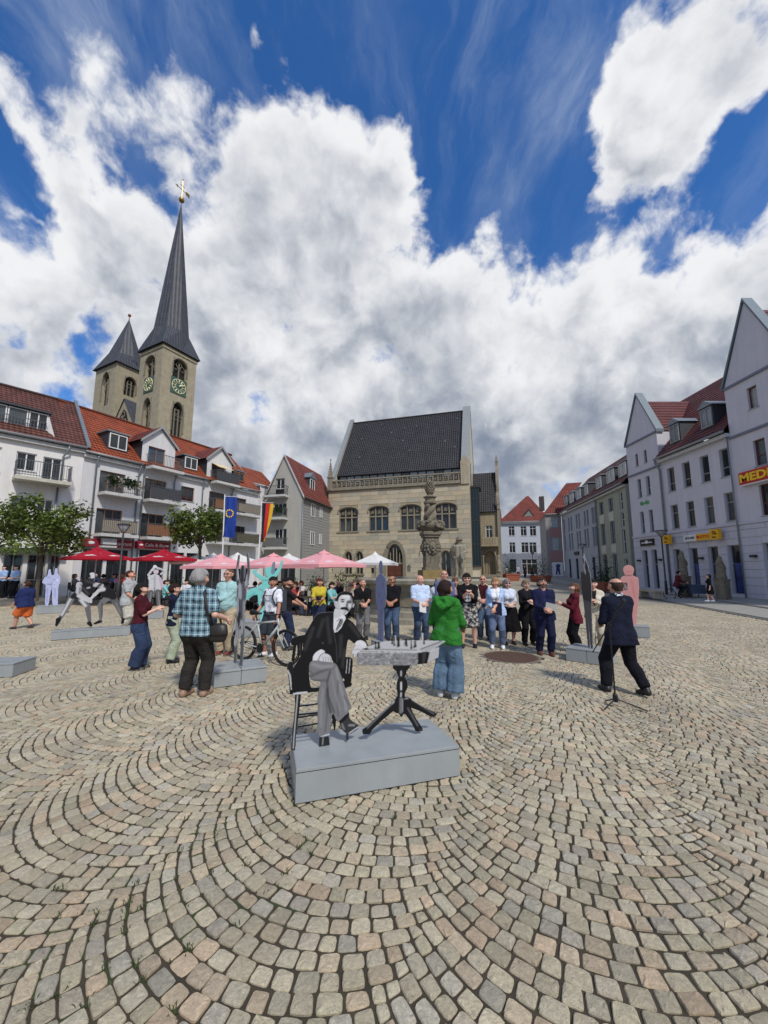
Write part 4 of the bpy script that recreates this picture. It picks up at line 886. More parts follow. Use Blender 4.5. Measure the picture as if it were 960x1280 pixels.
def tower_body(r, sx, sy, zt, opsr, opsl):
 mb = MB(); wall_grid(mb, 0, sx, 0, zt, opsr, 0, .7)
 mb.quad((sx, 0, 0), (sx, sy, 0), (sx, sy, zt), (sx, 0, zt)); mb.quad((sx, sy, 0), (0, sy, 0), (0, sy, zt), (sx, sy, zt)); mb.quad((.75, .75, 0), (sx, .75, 0), (sx, .75, zt), (.75, .75, zt))
 mb.xf = Matrix.Translation((0, sy, 0)) @ Matrix.Rotation(R(-90), 4, 'Z'); wall_grid(mb, 0, sy, 0, zt, opsl, 0, .7); mb.xf = None
 return mb.build('shaft', TW, r)
def tower_window(r, op, left, sy, lights=2, belfry=True):
 x0, x1, z0, z1 = op; mb = MB(); h = (z1 - z0) * .32
 arch_spandrel(mb, x0, x1, z1 - h, z1, True, -.02, .55); ft = .09
 for k in range(1, lights): x = x0 + (x1 - x0) * k / lights; mb.box(x - ft, x + ft, .3, .5, z0, z1 - h * .5)
 ring(mb, ((x0 + x1) / 2, z1 - h * .75), (x1 - x0) * .2, .08, .4, 8)
 for k in range(lights): xa = x0 + (x1 - x0) * (k + .5) / lights; ring(mb, (xa, z1 - h * 1.25), (x1 - x0) * .17, .06, .4, 8)
 arch_mould(mb, x0 - .05, x1 + .05, z1 - h, z1 + .15, True, .12, -.03, (z1 - z0) * .5)
 w = mb.build('tower_window', mat('tower_tracery', lin(120, 114, 98), .9, .2), r)
 p = MB(); p.quad((x0, .66, z0), (x1, .66, z0), (x1, .66, z1), (x0, .66, z1)); p.build('louvre', DARKIN, w)
 if left: w.location = (0, sy, 0); w.rotation_euler = (0, 0, R(-90))
def add_clock(r, xc, zc, rad, left, sy):
 mb = MB(); mb.box(xc - rad * 1.15, xc + rad * 1.15, -.12, -.025, zc - rad * 1.15, zc + rad * 1.15); c = mb.build('clock', VERD, r)
 mb = MB(); ring(mb, (xc, zc), rad, .06, -.15, 24); ring(mb, (xc, zc), rad * .5, .04, -.15, 18)
 for k in range(12):
  a = R(30 * k); mb.tube([(xc + rad * .6 * math.sin(a), -.16, zc + rad * .6 * math.cos(a)), (xc + rad * .93 * math.sin(a), -.16, zc + rad * .93 * math.cos(a))], .09, 4)
 mb.build('clock_numerals', CLK, c); mb = MB()
 for a, l_, q in ((R(48), .62, .11), (R(62), .9, .08)): mb.tube([(xc, -.2, zc), (xc + rad * l_ * math.sin(a), -.2, zc + rad * l_ * math.cos(a))], q, 4)
 mb.build('clock_hands', CLK, c)
 if left: c.location = (0, sy, 0); c.rotation_euler = (0, 0, R(-90))
def spire(r, sx, sy, zt, zf, rf, za, ov=.45):
 cx, cy = sx / 2, sy / 2; vs = []; N8 = []
 base = [(-ov, -ov), (cx, -ov), (sx + ov, -ov), (sx + ov, cy), (sx + ov, sy + ov), (cx, sy + ov), (-ov, sy + ov), (-ov, cy)]
 mb = MB(); oc = []
 for k in range(8):
  bx, by = base[k]; a = math.atan2(by - cy, bx - cx); oc.append((cx + rf * math.cos(R(-135 + 45 * k)), cy + rf * math.sin(R(-135 + 45 * k))))
 for k in range(8):
  j = (k + 1) % 8; A = Vector((*base[k], zt)); Bq = Vector((*base[j], zt)); C = Vector((*oc[j], zf)); Dq = Vector((*oc[k], zf))
  L_ = (Bq - A).length; mb.quad(A, Bq, C, Dq, [(0, 0), (L_, 0), (L_, 4), (0, 4)])
  mb.add([Dq, C, Vector((cx, cy, za))], [(0, 1, 2)], [[(0, 4), (2, 4), (1, 30)]])
 mb.add([(*q, zt - .02) for q in base], [tuple(range(7, -1, -1))]); sp = mb.build('spire', SLS, r)
 mb = MB(); mb.box(cx - .5, cx + .5, -.05 + (zf - zt) * .05, 1.2, zt + (zf - zt) * .28, zt + (zf - zt) * .62); mb.build('spire_hatch', DARK_F, sp)
 return cx, cy
c0 = (-37.3, 60.53); sx, sy = 6.3, 6.4
r, fr_, fl_ = tower('church_tower', 'tall stone church tower with slender slate spire and clock faces', c0, sx, sy, 40, None, 70, None)
def q4(f, u0, u1, v0, v1): a = f.px(u0, v0 * .5 + v1 * .5); c = f.px(u1, v0 * .5 + v1 * .5); return (a[0], c[0], f.px((u0 + u1) / 2, v1)[1], f.px((u0 + u1) / 2, v0)[1])
R1 = q4(fr_, 216, 234, 450, 474); R2 = q4(fr_, 214, 228.5, 503, 549); L1 = q4(fl_, 181.5, 194, 446, 471); L2 = q4(fl_, 178.5, 188, 499, 537)
tower_body(r, sx, sy, 40, [R1, R2], [L1, L2])
tower_window(r, R1, False, sy); tower_window(r, R2, False, sy, 3); tower_window(r, L1, True, sy); tower_window(r, L2, True, sy, 2)
cr = fr_.px(223, 483.5); add_clock(r, cr[0], cr[1], 1.25, False, sy); cl = fl_.px(186.3, 481); add_clock(r, cl[0], cl[1], 1.15, True, sy)
mb = MB(); mb.box(-.15, sx + .15, -.15, .0, 39.3, 39.6); mb.box(-.15, 0, 0.001, sy + .15, 39.3, 39.6); mb.build('cornice', TW, r)
cx, cy = spire(r, sx, sy, 40, 44.2, 2.95, 71.5)
ctr = r.matrix_basis @ Vector((cx, cy, 0))
zb_ = at(225.5, 258, ctr.y).z
mb = MB(); mb.ball((cx, cy, 72.0), .52, 12, 8); mb.build('gilt_ball', GOLD, r, smooth=True)
mb = MB(); mb.tube([(cx, cy, 72.3), (cx, cy, 76.4)], .045, 6); mb.box(cx - .5, cx + .5, cy - .03, cy + .03, 75.0, 75.08); mb.ball((cx, cy, 76.4), .14)
mb.box(cx - .9, cx + 1.3, cy - .03, cy + .03, 74.1, 74.22); mb.prism([(cx + .7, 73.85), (cx + 1.5, 73.75), (cx + 1.5, 74.6), (cx + .7, 74.5)], cy - .03, cy + .03); mb.prism([(cx - 1.4, 74.16), (cx - .9, 73.9), (cx - .9, 74.42)], cy - .03, cy + .03)
mb.build('weather_vane', GOLD, r)
k2 = 13.8; c2 = (c0[0] - math.sin(ang) * k2, c0[1] + math.cos(ang) * k2); sy2 = 7.2
r2, fr2, fl2 = tower('church_tower', 'lower stone church tower with short pyramid spire left of the clock tower', c2, sx, sy2, 39, None, 50, None)
zt2 = fr2.px(147, 452.5)[1]
A1 = q4(fr2, 155, 170, 472, 496); B1 = q4(fl2, 127, 136, 467, 507)
tower_body(r2, sx, sy2, zt2, [A1], [B1]); tower_window(r2, A1, False, sy2, 3); tower_window(r2, B1, True, sy2, 2)
ce = r2.matrix_basis @ Vector((sx / 2, sy2 / 2, 0)); za2 = at(160.5, 399, ce.y).z
spire(r2, sx, sy2, zt2, zt2 + 2.8, 3.0, za2); mb = MB(); mb.ball((sx / 2, sy2 / 2, za2 + .8), .32); mb.tube([(sx / 2, sy2 / 2, za2 - .2), (sx / 2, sy2 / 2, za2 + .6)], .07, 6); mb.build('gilt_ball', mat('ball_red', (.3, .08, .06), .4, .1), r2, smooth=True)
lk = thing('church_nave', 'small steep gable with tracery window between the two church towers', 'church', (c0[0] - math.sin(ang) * 6.41, c0[1] + math.cos(ang) * 6.41, 0), ang + R(90))
n_l = k2 - 6.42; bb = Bld.__new__(Bld); bb.root = lk
fk = Bld.__new__(Bld); fk.O = Vector((c0[0] - math.sin(ang) * 6.41, c0[1] + math.cos(ang) * 6.41, 0)) ; e2 = Vector((-math.sin(ang), math.cos(ang), 0)); fk.t = Vector((math.cos(ang), math.sin(ang), 0)); fk.n = Vector((fk.t.y, -fk.t.x, 0))
zg0 = at(148, 530, c0[1] + 3).z; zg1 = at(152, 494, c0[1] + 3).z
mb = MB(); mb.xf = Matrix.Rotation(R(180), 4, 'Z')
lk.rotation_euler = (0, 0, ang + R(90))
mb = MB(); mb.add([(0, 0, 0), (n_l, 0, 0), (n_l, 0, zg0), (n_l / 2, 0, zg1), (0, 0, zg0), (0, -6, 0), (n_l, -6, 0), (n_l, -6, zg0), (n_l / 2, -6, zg1), (0, -6, zg0)], [(0, 1, 2, 3, 4), (9, 8, 7, 6, 5)]); mb.build('gable', TW, lk)
mb = MB(); mb.quad((-.2, .2, zg0 - .3), (n_l / 2, .2, zg1 + .15), (n_l / 2, -6, zg1 + .15), (-.2, -6, zg0 - .3), [(0, 0), (0, 6), (6, 6), (6, 0)]); mb.quad((n_l + .2, .2, zg0 - .3), (n_l + .2, -6, zg0 - .3), (n_l / 2, -6, zg1 + .15), (n_l / 2, .2, zg1 + .15), [(0, 0), (6, 0), (6, 6), (0, 6)]); mb.build('roof', SLS, lk)
mb = MB(); xm = n_l / 2
for q in (-1.1, 0, 1.1): mb.box(xm + q - .08, xm + q + .08, .05, .14, zg0 - 2.5, zg0 + 2.2 - abs(q))
for q, zz in ((-.6, zg0 + .9), (.6, zg0 + .9), (0, zg0 + 2.3)): ring(mb, (xm + q, zz), .55, .08, .1, 10)
tw_ = mb.build('tracery_window', STONE_G, lk); mb = MB(); mb.prism([(xm - 1.6, zg0 - 2.5), (xm + 1.6, zg0 - 2.5), (xm + 1.6, zg0 + .9), (xm + .9, zg0 + 2.6), (xm, zg0 + 3.4), (xm - .9, zg0 + 2.6), (xm - 1.6, zg0 + .9)], .02, .04); mb.build('pane', DARKIN, tw_)
# ================================================================ ground
BED = mat('joint_earth', lin(62, 55, 42), 0.95, 0.35, scale=5, bump=.5, bscale=90)
def ground_z(x, y):                       # the far street climbs a little
 f = min(1, max(0, (y - 30) / 28)); return .8 * f * f * (3 - 2 * f)
FARPAVE = None
def cobble_far_mat():
 m = bpy.data.materials.new('cobbles_far'); m.use_nodes = True; N, L = m.node_tree.nodes, m.node_tree.links
 b = N['Principled BSDF']; b.inputs['Roughness'].default_value = .8
 t = N.new('ShaderNodeTexCoord'); v = N.new('ShaderNodeTexVoronoi'); v.inputs['Scale'].default_value = 8.5; L.new(t.outputs['Object'], v.inputs['Vector'])
 n = N.new('ShaderNodeTexNoise'); n.inputs['Scale'].default_value = .35; n.inputs['Detail'].default_value = 5; L.new(t.outputs['Object'], n.inputs['Vector'])
 r = N.new('ShaderNodeValToRGB'); L.new(v.outputs['Color'], r.inputs[0])
 e = r.color_ramp.elements; e[0].color = (*lin(130, 124, 108), 1); e[1].color = (*lin(168, 160, 142), 1)
 q = N.new('ShaderNodeMapRange'); q.inputs[1].default_value = .3; q.inputs[2].default_value = .7; q.inputs[3].default_value = .85; q.inputs[4].default_value = 1.12; L.new(n.outputs[0], q.inputs[0])
 x = N.new('ShaderNodeVectorMath'); x.operation = 'MULTIPLY'; L.new(r.outputs[0], x.inputs[0]); L.new(q.outputs[0], x.inputs[1]); L.new(x.outputs[0], b.inputs['Base Color'])
 return m
COBF = cobble_far_mat()
GSEG = 40
def ground_sheet(name, x0, x1, y0, y1, dz, m, nx, ny):
 mb = MB(); vs = []
 for j in range(ny + 1):
  for i in range(nx + 1):
   x = x0 + (x1 - x0) * i / nx; y = y0 + (y1 - y0) * j / ny; vs.append((x, y, ground_z(x, y) + dz))
 mb.add(vs, [(j * (nx + 1) + i, j * (nx + 1) + i + 1, (j + 1) * (nx + 1) + i + 1, (j + 1) * (nx + 1) + i) for j in range(ny) for i in range(nx)])
 return tag(mb.build(name, m), kind='structure')
gm_ = MB(); gm_.quad((-900, -900, -.0105), (900, -900, -.0105), (900, 1500, -.0105), (-900, 1500, -.0105)); ground = tag(gm_.build('ground', BED), kind='structure')
NEAR_Y = 20.5
tag(ground_sheet('street', -60, 60, NEAR_Y, 110, -.006, COBF, 4, 60), kind='structure')
tag(ground_sheet('square_paving', -60, 60, -60, -1.0, -.006, COBF, 2, 4), kind='structure')
for nm, x0, x1 in (('square_paving', -60, -24.0), ('square_paving', 24.0, 60)): ground_sheet(nm, x0, x1, -1.0, NEAR_Y, -.006, COBF, 2, 4)
KL = [(13.0, 11.0), (13.9, 14.0), (17.3, 26.0), (18.6, 36.0), (21.2, 56.0), (22.6, 70.0)]
SLAB = mat('pavement_slabs', lin(150, 148, 140), .85, .12, scale=1.5, bump=.2, bscale=50)
GUT = mat('gutter_stone', lin(96, 96, 92), .85, .2, scale=4)
mb = MB(); gt = MB()
for (xa, ya), (xb, yb) in zip(KL[:-1], KL[1:]):
 za, zb = ground_z(xa, ya), ground_z(xb, yb); xr = 21.5 if ya < 34 else 26
 n = 12
 for k in range(n):
  f, g = k / n, (k + 1) / n; X0_, Y0_ = xa + (xb - xa) * f, ya + (yb - ya) * f; X1_, Y1_ = xa + (xb - xa) * g, ya + (yb - ya) * g; Z0_, Z1_ = za + (zb - za) * f, za + (zb - za) * g
  mb.quad((X0_ + .35, Y0_, Z0_ + .03), (xr, Y0_, Z0_ + .36), (xr, Y1_, Z1_ + .36), (X1_ + .35, Y1_, Z1_ + .03))
  mb.quad((X0_ + .35, Y0_, Z0_ - .05), (X0_ + .35, Y0_, Z0_ + .03), (X1_ + .35, Y1_, Z1_ + .03), (X1_ + .35, Y1_, Z1_ - .05))
  gt.quad((X0_, Y0_, Z0_ + .006), (X0_ + .35, Y0_, Z0_ + .004), (X1_ + .35, Y1_, Z1_ + .004), (X1_, Y1_, Z1_ + .006))
  gt.quad((X0_ + 2.2, Y0_, Z0_ + .155), (X0_ + 2.4, Y0_, Z0_ + .17), (X1_ + 2.4, Y1_, Z1_ + .17), (X1_ + 2.2, Y1_, Z1_ + .155))
pav = tag(mb.build('pavement', SLAB), kind='structure'); tag(gt.build('gutter', GUT), kind='structure')
STEP = mat('step_stone', lin(160, 154, 138), .85, .15, scale=3, bump=.2)
def terr(o, dz, name, m):
 mb = MB(); pts = []
 for (x, y) in ((-30, 11.07), (-19.3, 24.0), (-12.3, 36.9), (-11.5, 39.2)):
  pts.append(Vector((x, y, 0)))
 out = []
 for i, p in enumerate(pts):
  d = (pts[min(i + 1, 3)] - pts[max(i - 1, 0)]).normalized(); out.append(p + Vector((d.y, -d.x, 0)) * o)
 for i in range(3):
  a, b_, c, d = pts[i] - Vector((2, 0, 0)), out[i], out[i + 1], pts[i + 1] - Vector((2, 0, 0))
  up = Vector((0, 0, dz)); mb.quad(a + up, b_ + up, c + up, d + up); mb.quad(b_, c, c + up, b_ + up)
 return tag(mb.build(name, m), kind='structure')
terr(2.1, .15, 'terrace_step', STEP); terr(1.55, .30, 'terrace', STEP)
# ---- the cobbles: parallel columns of segmental arcs
COB = bpy.data.materials.new('cobble_granite'); COB.use_nodes = True
N, L = COB.node_tree.nodes, COB.node_tree.links; b_ = N['Principled BSDF']; b_.inputs['Roughness'].default_value = .72
a_ = N.new('ShaderNodeAttribute'); a_.attribute_name = 'Col'; t_ = N.new('ShaderNodeTexCoord')
g_ = N.new('ShaderNodeNewGeometry')
def nz(sc, det, ro):
 n = N.new('ShaderNodeTexNoise'); n.inputs['Scale'].default_value = sc; n.inputs['Detail'].default_value = det; n.inputs['Roughness'].default_value = ro; L.new(g_.outputs['Position'], n.inputs['Vector']); return n.outputs[0]
def mr(x, a, b, c, d):
 n = N.new('ShaderNodeMapRange'); L.new(x, n.inputs[0])
 for i, q in enumerate((a, b, c, d)): n.inputs[i + 1].default_value = q
 return n.outputs[0]
def mm(op, a, b):
 n = N.new('ShaderNodeMath'); n.operation = op
 for i, x in enumerate((a, b)):
  if isinstance(x, (int, float)): n.inputs[i].default_value = x
  else: L.new(x, n.inputs[i])
 return n.outputs[0]
fine = nz(230, 3, .75); mid = nz(46, 6, .72); wide = nz(.7, 4, .6)
fac = mm('MULTIPLY', mm('MULTIPLY', mr(fine, .3, .7, .76, 1.28), mr(mid, .28, .72, .74, 1.24)), mr(wide, .3, .7, .86, 1.12))
vm = N.new('ShaderNodeVectorMath'); vm.operation = 'MULTIPLY'; L.new(a_.outputs['Color'], vm.inputs[0]); L.new(fac, vm.inputs[1])
L.new(vm.outputs[0], b_.inputs['Base Color'])
bp = N.new('ShaderNodeBump'); bp.inputs['Strength'].default_value = .95; bp.inputs['Distance'].default_value = .009
L.new(mm('ADD', mm('MULTIPLY', mid, 1.0), mm('MULTIPLY', fine, .35)), bp.inputs['Height']); L.new(bp.outputs[0], b_.inputs['Normal'])
CW, RAD, ROW = 1.55, 1.14, .099
TH0 = math.asin(CW / 2 / RAD)
AXA = R(66); ax = np.array([math.cos(AXA), math.sin(AXA)]); ay = np.array([-ax[1], ax[0]])      # column axis (towards the upper right), across
OFF = -.02
rng = np.random.default_rng(11)
PALETTE = [lin(*c) for c in ((189, 168, 140), (175, 168, 149), (184, 173, 147), (181, 171, 145), (187, 176, 149), (180, 171, 147), (177, 166, 144), (181, 170, 143), (187, 171, 143), (186, 168, 140), (179, 168, 142), (184, 175, 150), (177, 168, 149), (186, 176, 151), (180, 170, 143), (184, 168, 142), (177, 168, 140))]
stones = []
def kline(y):
 for (xa, ya), (xb, yb) in zip(KL[:-1], KL[1:]):
  if ya <= y <= yb: return xa + (xb - xa) * (y - ya) / (yb - ya)
 return 13.0 if y < 11 else 30
for j in range(-34, 36):
 ph = 0.0
 for k in range(-380, 530):
  axial = k * ROW + ph; c0_ = ax * axial + ay * (j * CW + OFF)
  d0 = math.hypot(*c0_)
  if c0_[1] < -.8 or c0_[1] > NEAR_Y + 1.5 or abs(c0_[0]) > c0_[1] * 1.12 + 4.4 or c0_[0] < -24 or c0_[0] > 22: continue
  n = 15; w = rng.uniform(.82, 1.18, n); w = np.cumsum(w) / w.sum() ; sh = rng.uniform(-.03, .03)
  th = np.concatenate([[-TH0], -TH0 + 2 * TH0 * np.clip(w + sh * (w < .99), 0, 1)]); th[-1] = TH0
  for i in range(n + 1):
   t0, t1 = th[min(i, n - 1)], th[min(i, n - 1) + 1]
   def pt(t, kk):
    if kk: t = t - ROW * math.sin(t) / RAD * .92
    return np.array([-RAD * math.cos(t) + kk * ROW + axial, RAD * math.sin(t) + j * CW + OFF])
   q = [pt(t0, 0), pt(t1, 0), pt(t1, 1), pt(t0, 1)]
   if i == n: m_ = pt(TH0, 1); S0 = pt(TH0, 0); q = [S0, np.array([m_[0], 2 * S0[1] - m_[1]]), S0 + (ROW, 0), m_]
   W_ = [ax * p[0] + ay * p[1] for p in q]
   cx, cy = sum(p[0] for p in W_) / 4, sum(p[1] for p in W_) / 4
   if cy < .2 or cy > NEAR_Y or abs(cx) > cy * 1.02 + 2.8 or cx > kline(cy) - .06: continue
   if (cx - 2.69) ** 2 + (cy - 8.45) ** 2 < .62 ** 2: continue
   stones.append((cx, cy, W_))
stones.sort(key=lambda s: s[0] ** 2 + s[1] ** 2)
def inview(x, y):
 zc = y * _cp - CAM_H * _sp
 if zc < .2: return False
 u = 480 + FPX * x / zc; v = 640 + SHIFT + FPX * (y * _sp + CAM_H * _cp) / zc
 return -15 < u < 975 and v < 1300
def stone_geo(W_, lod):
 q = [np.array(p) for p in W_]; c = sum(q) / 4
 gap = rng.uniform(.0038, .0072)
 P = []
 for p in q:
  d = c - p; l = np.linalg.norm(d) + 1e-9; P.append(p + d / l * gap * 1.45 + rng.normal(0, .003, 2))
 a = P[1] - P[0]; bb = P[2] - P[0]
 if a[0] * bb[1] - a[1] * bb[0] < 0: P = P[::-1]
 top = rng.normal(0, .0025); tx, ty = rng.normal(0, .02, 2)
 Z = lambda p, o: float(top + o + (p[0] - c[0]) * tx + (p[1] - c[1]) * ty)
 if lod == 0:
  r = rng.uniform(.14, .27); ring_ = []
  for i in range(4):
   p, pr, nx = P[i], P[i - 1], P[(i + 1) % 4]
   ring_ += [p + (pr - p) * r, p + ((pr - p) + (nx - p)) * r * .22, p + (nx - p) * r]
  n = 12; m_ = 12
 else: ring_ = P; n = 4
 ins = .0046
 inner = [p + (c - p) / (np.linalg.norm(c - p) + 1e-9) * ins for p in ring_]
 mid_ = [p + (c - p) * (.5 if lod == 0 else 0) for p in ring_]
 v = []; f = []
 if lod == 0:
  v.append((c[0], c[1], Z(c, .001 + rng.normal(0, .002))))
  v += [(p[0], p[1], Z(p, .0015 + rng.normal(0, .0022))) for p in mid_]
  v += [(p[0], p[1], Z(p, rng.normal(-.0005, .0018))) for p in inner]
  v += [(p[0], p[1], Z(p, -.0065)) for p in ring_]; v += [(p[0], p[1], -.045) for p in ring_]
  for i in range(n):
   j = (i + 1) % n; f.append((0, 1 + i, 1 + j))
   for rg in range(3): A = 1 + rg * n; f.append((A + i, A + n + i, A + n + j, A + j))
 else:
  v += [(p[0], p[1], Z(p, 0)) for p in inner]; v += [(p[0], p[1], Z(p, -.008)) for p in ring_]; v += [(p[0], p[1], -.045) for p in ring_]
  f.append((0, 1, 2, 3))
  for rg in range(2 if lod == 1 else 2):
   A = rg * 4
   for i in range(4): j = (i + 1) % 4; f.append((A + i, A + 4 + i, A + 4 + j, A + j))
 return v, f
def stone_col():
 c = np.array(PALETTE[rng.integers(len(PALETTE))]); return c * rng.uniform(.73, 1.08)
nind = 0; V = []; F4 = []; C4 = []; F3 = []
rest_f = []; rest_c = []
for (cx, cy, W_) in stones:
 d = math.hypot(cx, cy); lod = 0 if d < 6.5 else 1
 v, f = stone_geo(W_, lod); col = stone_col()
 if nind < 300 and inview(cx, cy):
  nind += 1; me = bpy.data.meshes.new('cobble'); me.from_pydata([(x - cx, y - cy, z) for x, y, z in v], [], f); me.materials.append(COB)
  a = me.attributes.new('Col', 'FLOAT_COLOR', 'FACE'); a.data.foreach_set('color', np.tile(np.array([*col, 1], np.float32), len(f)))
  me.polygons.foreach_set('use_smooth', [len(q) == 3 for q in f]); put('cobble', me, ground, (cx, cy, 0.0))
 else:
  n0 = len(V); V.extend(v); rest_f.extend([tuple(n0 + i for i in q) for q in f]); rest_c.extend([col] * len(f))
me = bpy.data.meshes.new('cobble_field'); me.from_pydata(V, [], rest_f); me.materials.append(COB)
a = me.attributes.new('Col', 'FLOAT_COLOR', 'FACE'); cc = np.ones((len(rest_f), 4), np.float32); cc[:, :3] = np.array(rest_c); a.data.foreach_set('color', cc.ravel())
me.polygons.foreach_set('use_smooth', [len(q) == 3 for q in rest_f])
tag(put('cobble_field', me, ground), kind='stuff')
WEED = mat('weed_green', (0.05, 0.085, 0.022), .7, .5, scale=30, trans=.2)
mb = MB(); cand = [s for s in stones if s[0] ** 2 + s[1] ** 2 < 60 and s[1] < 7]
def clump(x, y): return math.sin(x * 2.3 + 1) * math.sin(y * 1.9 + .4) + math.sin(x * .9 - y * 1.3)
for s in random.sample(cand, min(len(cand), 2000)):
 if clump(s[0], s[1]) + random.gauss(0, .5) < .75: continue
 p = s[2][random.randrange(4)]; n = random.randint(3, 11)
 for q in range(n):
  an = random.uniform(0, 6.28); h = random.uniform(.004, .018); w_ = .0022; o = (p[0] + random.gauss(0, .012), p[1] + random.gauss(0, .012)); t = random.uniform(.01, .035)
  dx, dy = math.cos(an), math.sin(an)
  mb.add([(o[0] - dy * w_, o[1] + dx * w_, -.02), (o[0] + dy * w_, o[1] - dx * w_, -.02), (o[0] + dx * t * .6 + dy * w_, o[1] + dy * t * .6 - dx * w_, h), (o[0] + dx * t * .6 - dy * w_, o[1] + dy * t * .6 + dx * w_, h), (o[0] + dx * t, o[1] + dy * t, h * .8)], [(0, 1, 2, 3), (3, 2, 4)])
tag(mb.build('joint_grass', WEED), 'tufts of grass growing in the cobble joints', 'grass', kind='stuff')
MOSS = mat('moss', (0.045, 0.06, 0.02), .95, .5, scale=60, bump=.6, bscale=200)
mb = MB()
for s in random.sample(cand, min(len(cand), 1600)):
 if clump(s[0], s[1]) + random.gauss(0, .6) < .2: continue
 i = random.randrange(4); p, q = s[2][i], s[2][(i + 1) % 4]; d = q - p; l = np.linalg.norm(d) + 1e-6; nn_ = np.array([-d[1], d[0]]) / l * .009
 mb.add([(*(p - nn_), -.0108), (*(q - nn_), -.0108), (*(q + nn_), -.0108), (*(p + nn_), -.0108), (*(p * .75 + q * .25), -.004 + random.gauss(0, .0015)), (*(p * .25 + q * .75), -.004 + random.gauss(0, .003))], [(0, 1, 5, 4), (2, 3, 4, 5), (1, 2, 5), (3, 0, 4)])
tag(mb.build('joint_moss', MOSS), 'moss filling the joints between cobbles', 'moss', kind='stuff')
t = thing('manhole_cover', 'round rusty manhole cover set in the cobbles in front of the crowd', 'manhole cover', (2.69, 8.45, 0))
RUST = mat('rust_iron', lin(92, 70, 58), .8, .3, scale=12, bump=.4)
mb = MB(); mb.lathe([(.60, -.03), (.60, .004), (.55, .006), (.55, -.03)], 32); mb.build('rim', mat('rim_concrete', lin(120, 110, 98), .85, .15), t)
mb = MB(); mb.lathe([(.545, -.03), (.545, .002), (.02, .004)], 32); c = mb.build('lid', RUST, t)
mb = MB()
for i in range(-6, 7):
 for j in range(-6, 7):
  if (i * i + j * j) * .0064 < .26: mb.box(i * .08 - .025, i * .08 + .025, j * .08 - .025, j * .08 + .025, .0035, .011)
mb.build('lid_studs', RUST, t)
# ================================================================ people: one continuous body surface each, clothes over it
def surfnet(Dv, org, h):
 ins = Dv < 0
 if not ins.any(): return None, None
 c = ins[:-1, :-1, :-1].astype(np.int8)
 for dx, dy, dz_ in ((1, 0, 0), (0, 1, 0), (0, 0, 1), (1, 1, 0), (1, 0, 1), (0, 1, 1), (1, 1, 1)):
  c = c + ins[dx:Dv.shape[0] - 1 + dx, dy:Dv.shape[1] - 1 + dy, dz_:Dv.shape[2] - 1 + dz_]
 act = (c > 0) & (c < 8); idx = np.argwhere(act); n = len(idx)
 num = -np.ones(act.shape, np.int32); num[act] = np.arange(n)
 corner = [np.array(q) for q in ((0, 0, 0), (1, 0, 0), (0, 1, 0), (1, 1, 0), (0, 0, 1), (1, 0, 1), (0, 1, 1), (1, 1, 1))]
 vals = [Dv[tuple((idx + q).T)] for q in corner]
 pos = np.zeros((n, 3), np.float32); cnt = np.zeros(n, np.float32)
 for a, b in ((0, 1), (2, 3), (4, 5), (6, 7), (0, 2), (1, 3), (4, 6), (5, 7), (0, 4), (1, 5), (2, 6), (3, 7)):
  da, db = vals[a], vals[b]; m = (da < 0) != (db < 0); t = np.where(m, da / np.where(m, da - db, 1), 0)[:, None]
  pos += np.where(m[:, None], corner[a] + t * (corner[b] - corner[a]), 0); cnt += m
 V = (idx + pos / cnt[:, None]) * h + org
 F = []
 for ax_ in range(3):
  o1, o2 = [(1, 2), (2, 0), (0, 1)][ax_]
  sl0 = [slice(None)] * 3; sl1 = [slice(None)] * 3; sl0[ax_] = slice(0, -1); sl1[ax_] = slice(1, None)
  A = ins[tuple(sl0)]; B_ = ins[tuple(sl1)]; ch = np.argwhere(A != B_)
  ok = (ch[:, o1] > 0) & (ch[:, o2] > 0) & (ch[:, o1] < act.shape[o1]) & (ch[:, o2] < act.shape[o2]); ch = ch[ok]
  if not len(ch): continue
  e1 = np.zeros(3, int); e1[o1] = 1; e2 = np.zeros(3, int); e2[o2] = 1
  q = np.stack([num[tuple((ch - e1 - e2).T)], num[tuple((ch - e2).T)], num[tuple(ch.T)], num[tuple((ch - e1).T)]], 1)
  flip = ~A[tuple(ch.T)]; q[flip] = q[flip][:, ::-1]; F.append(q)
 return V.astype(np.float32), np.concatenate(F)
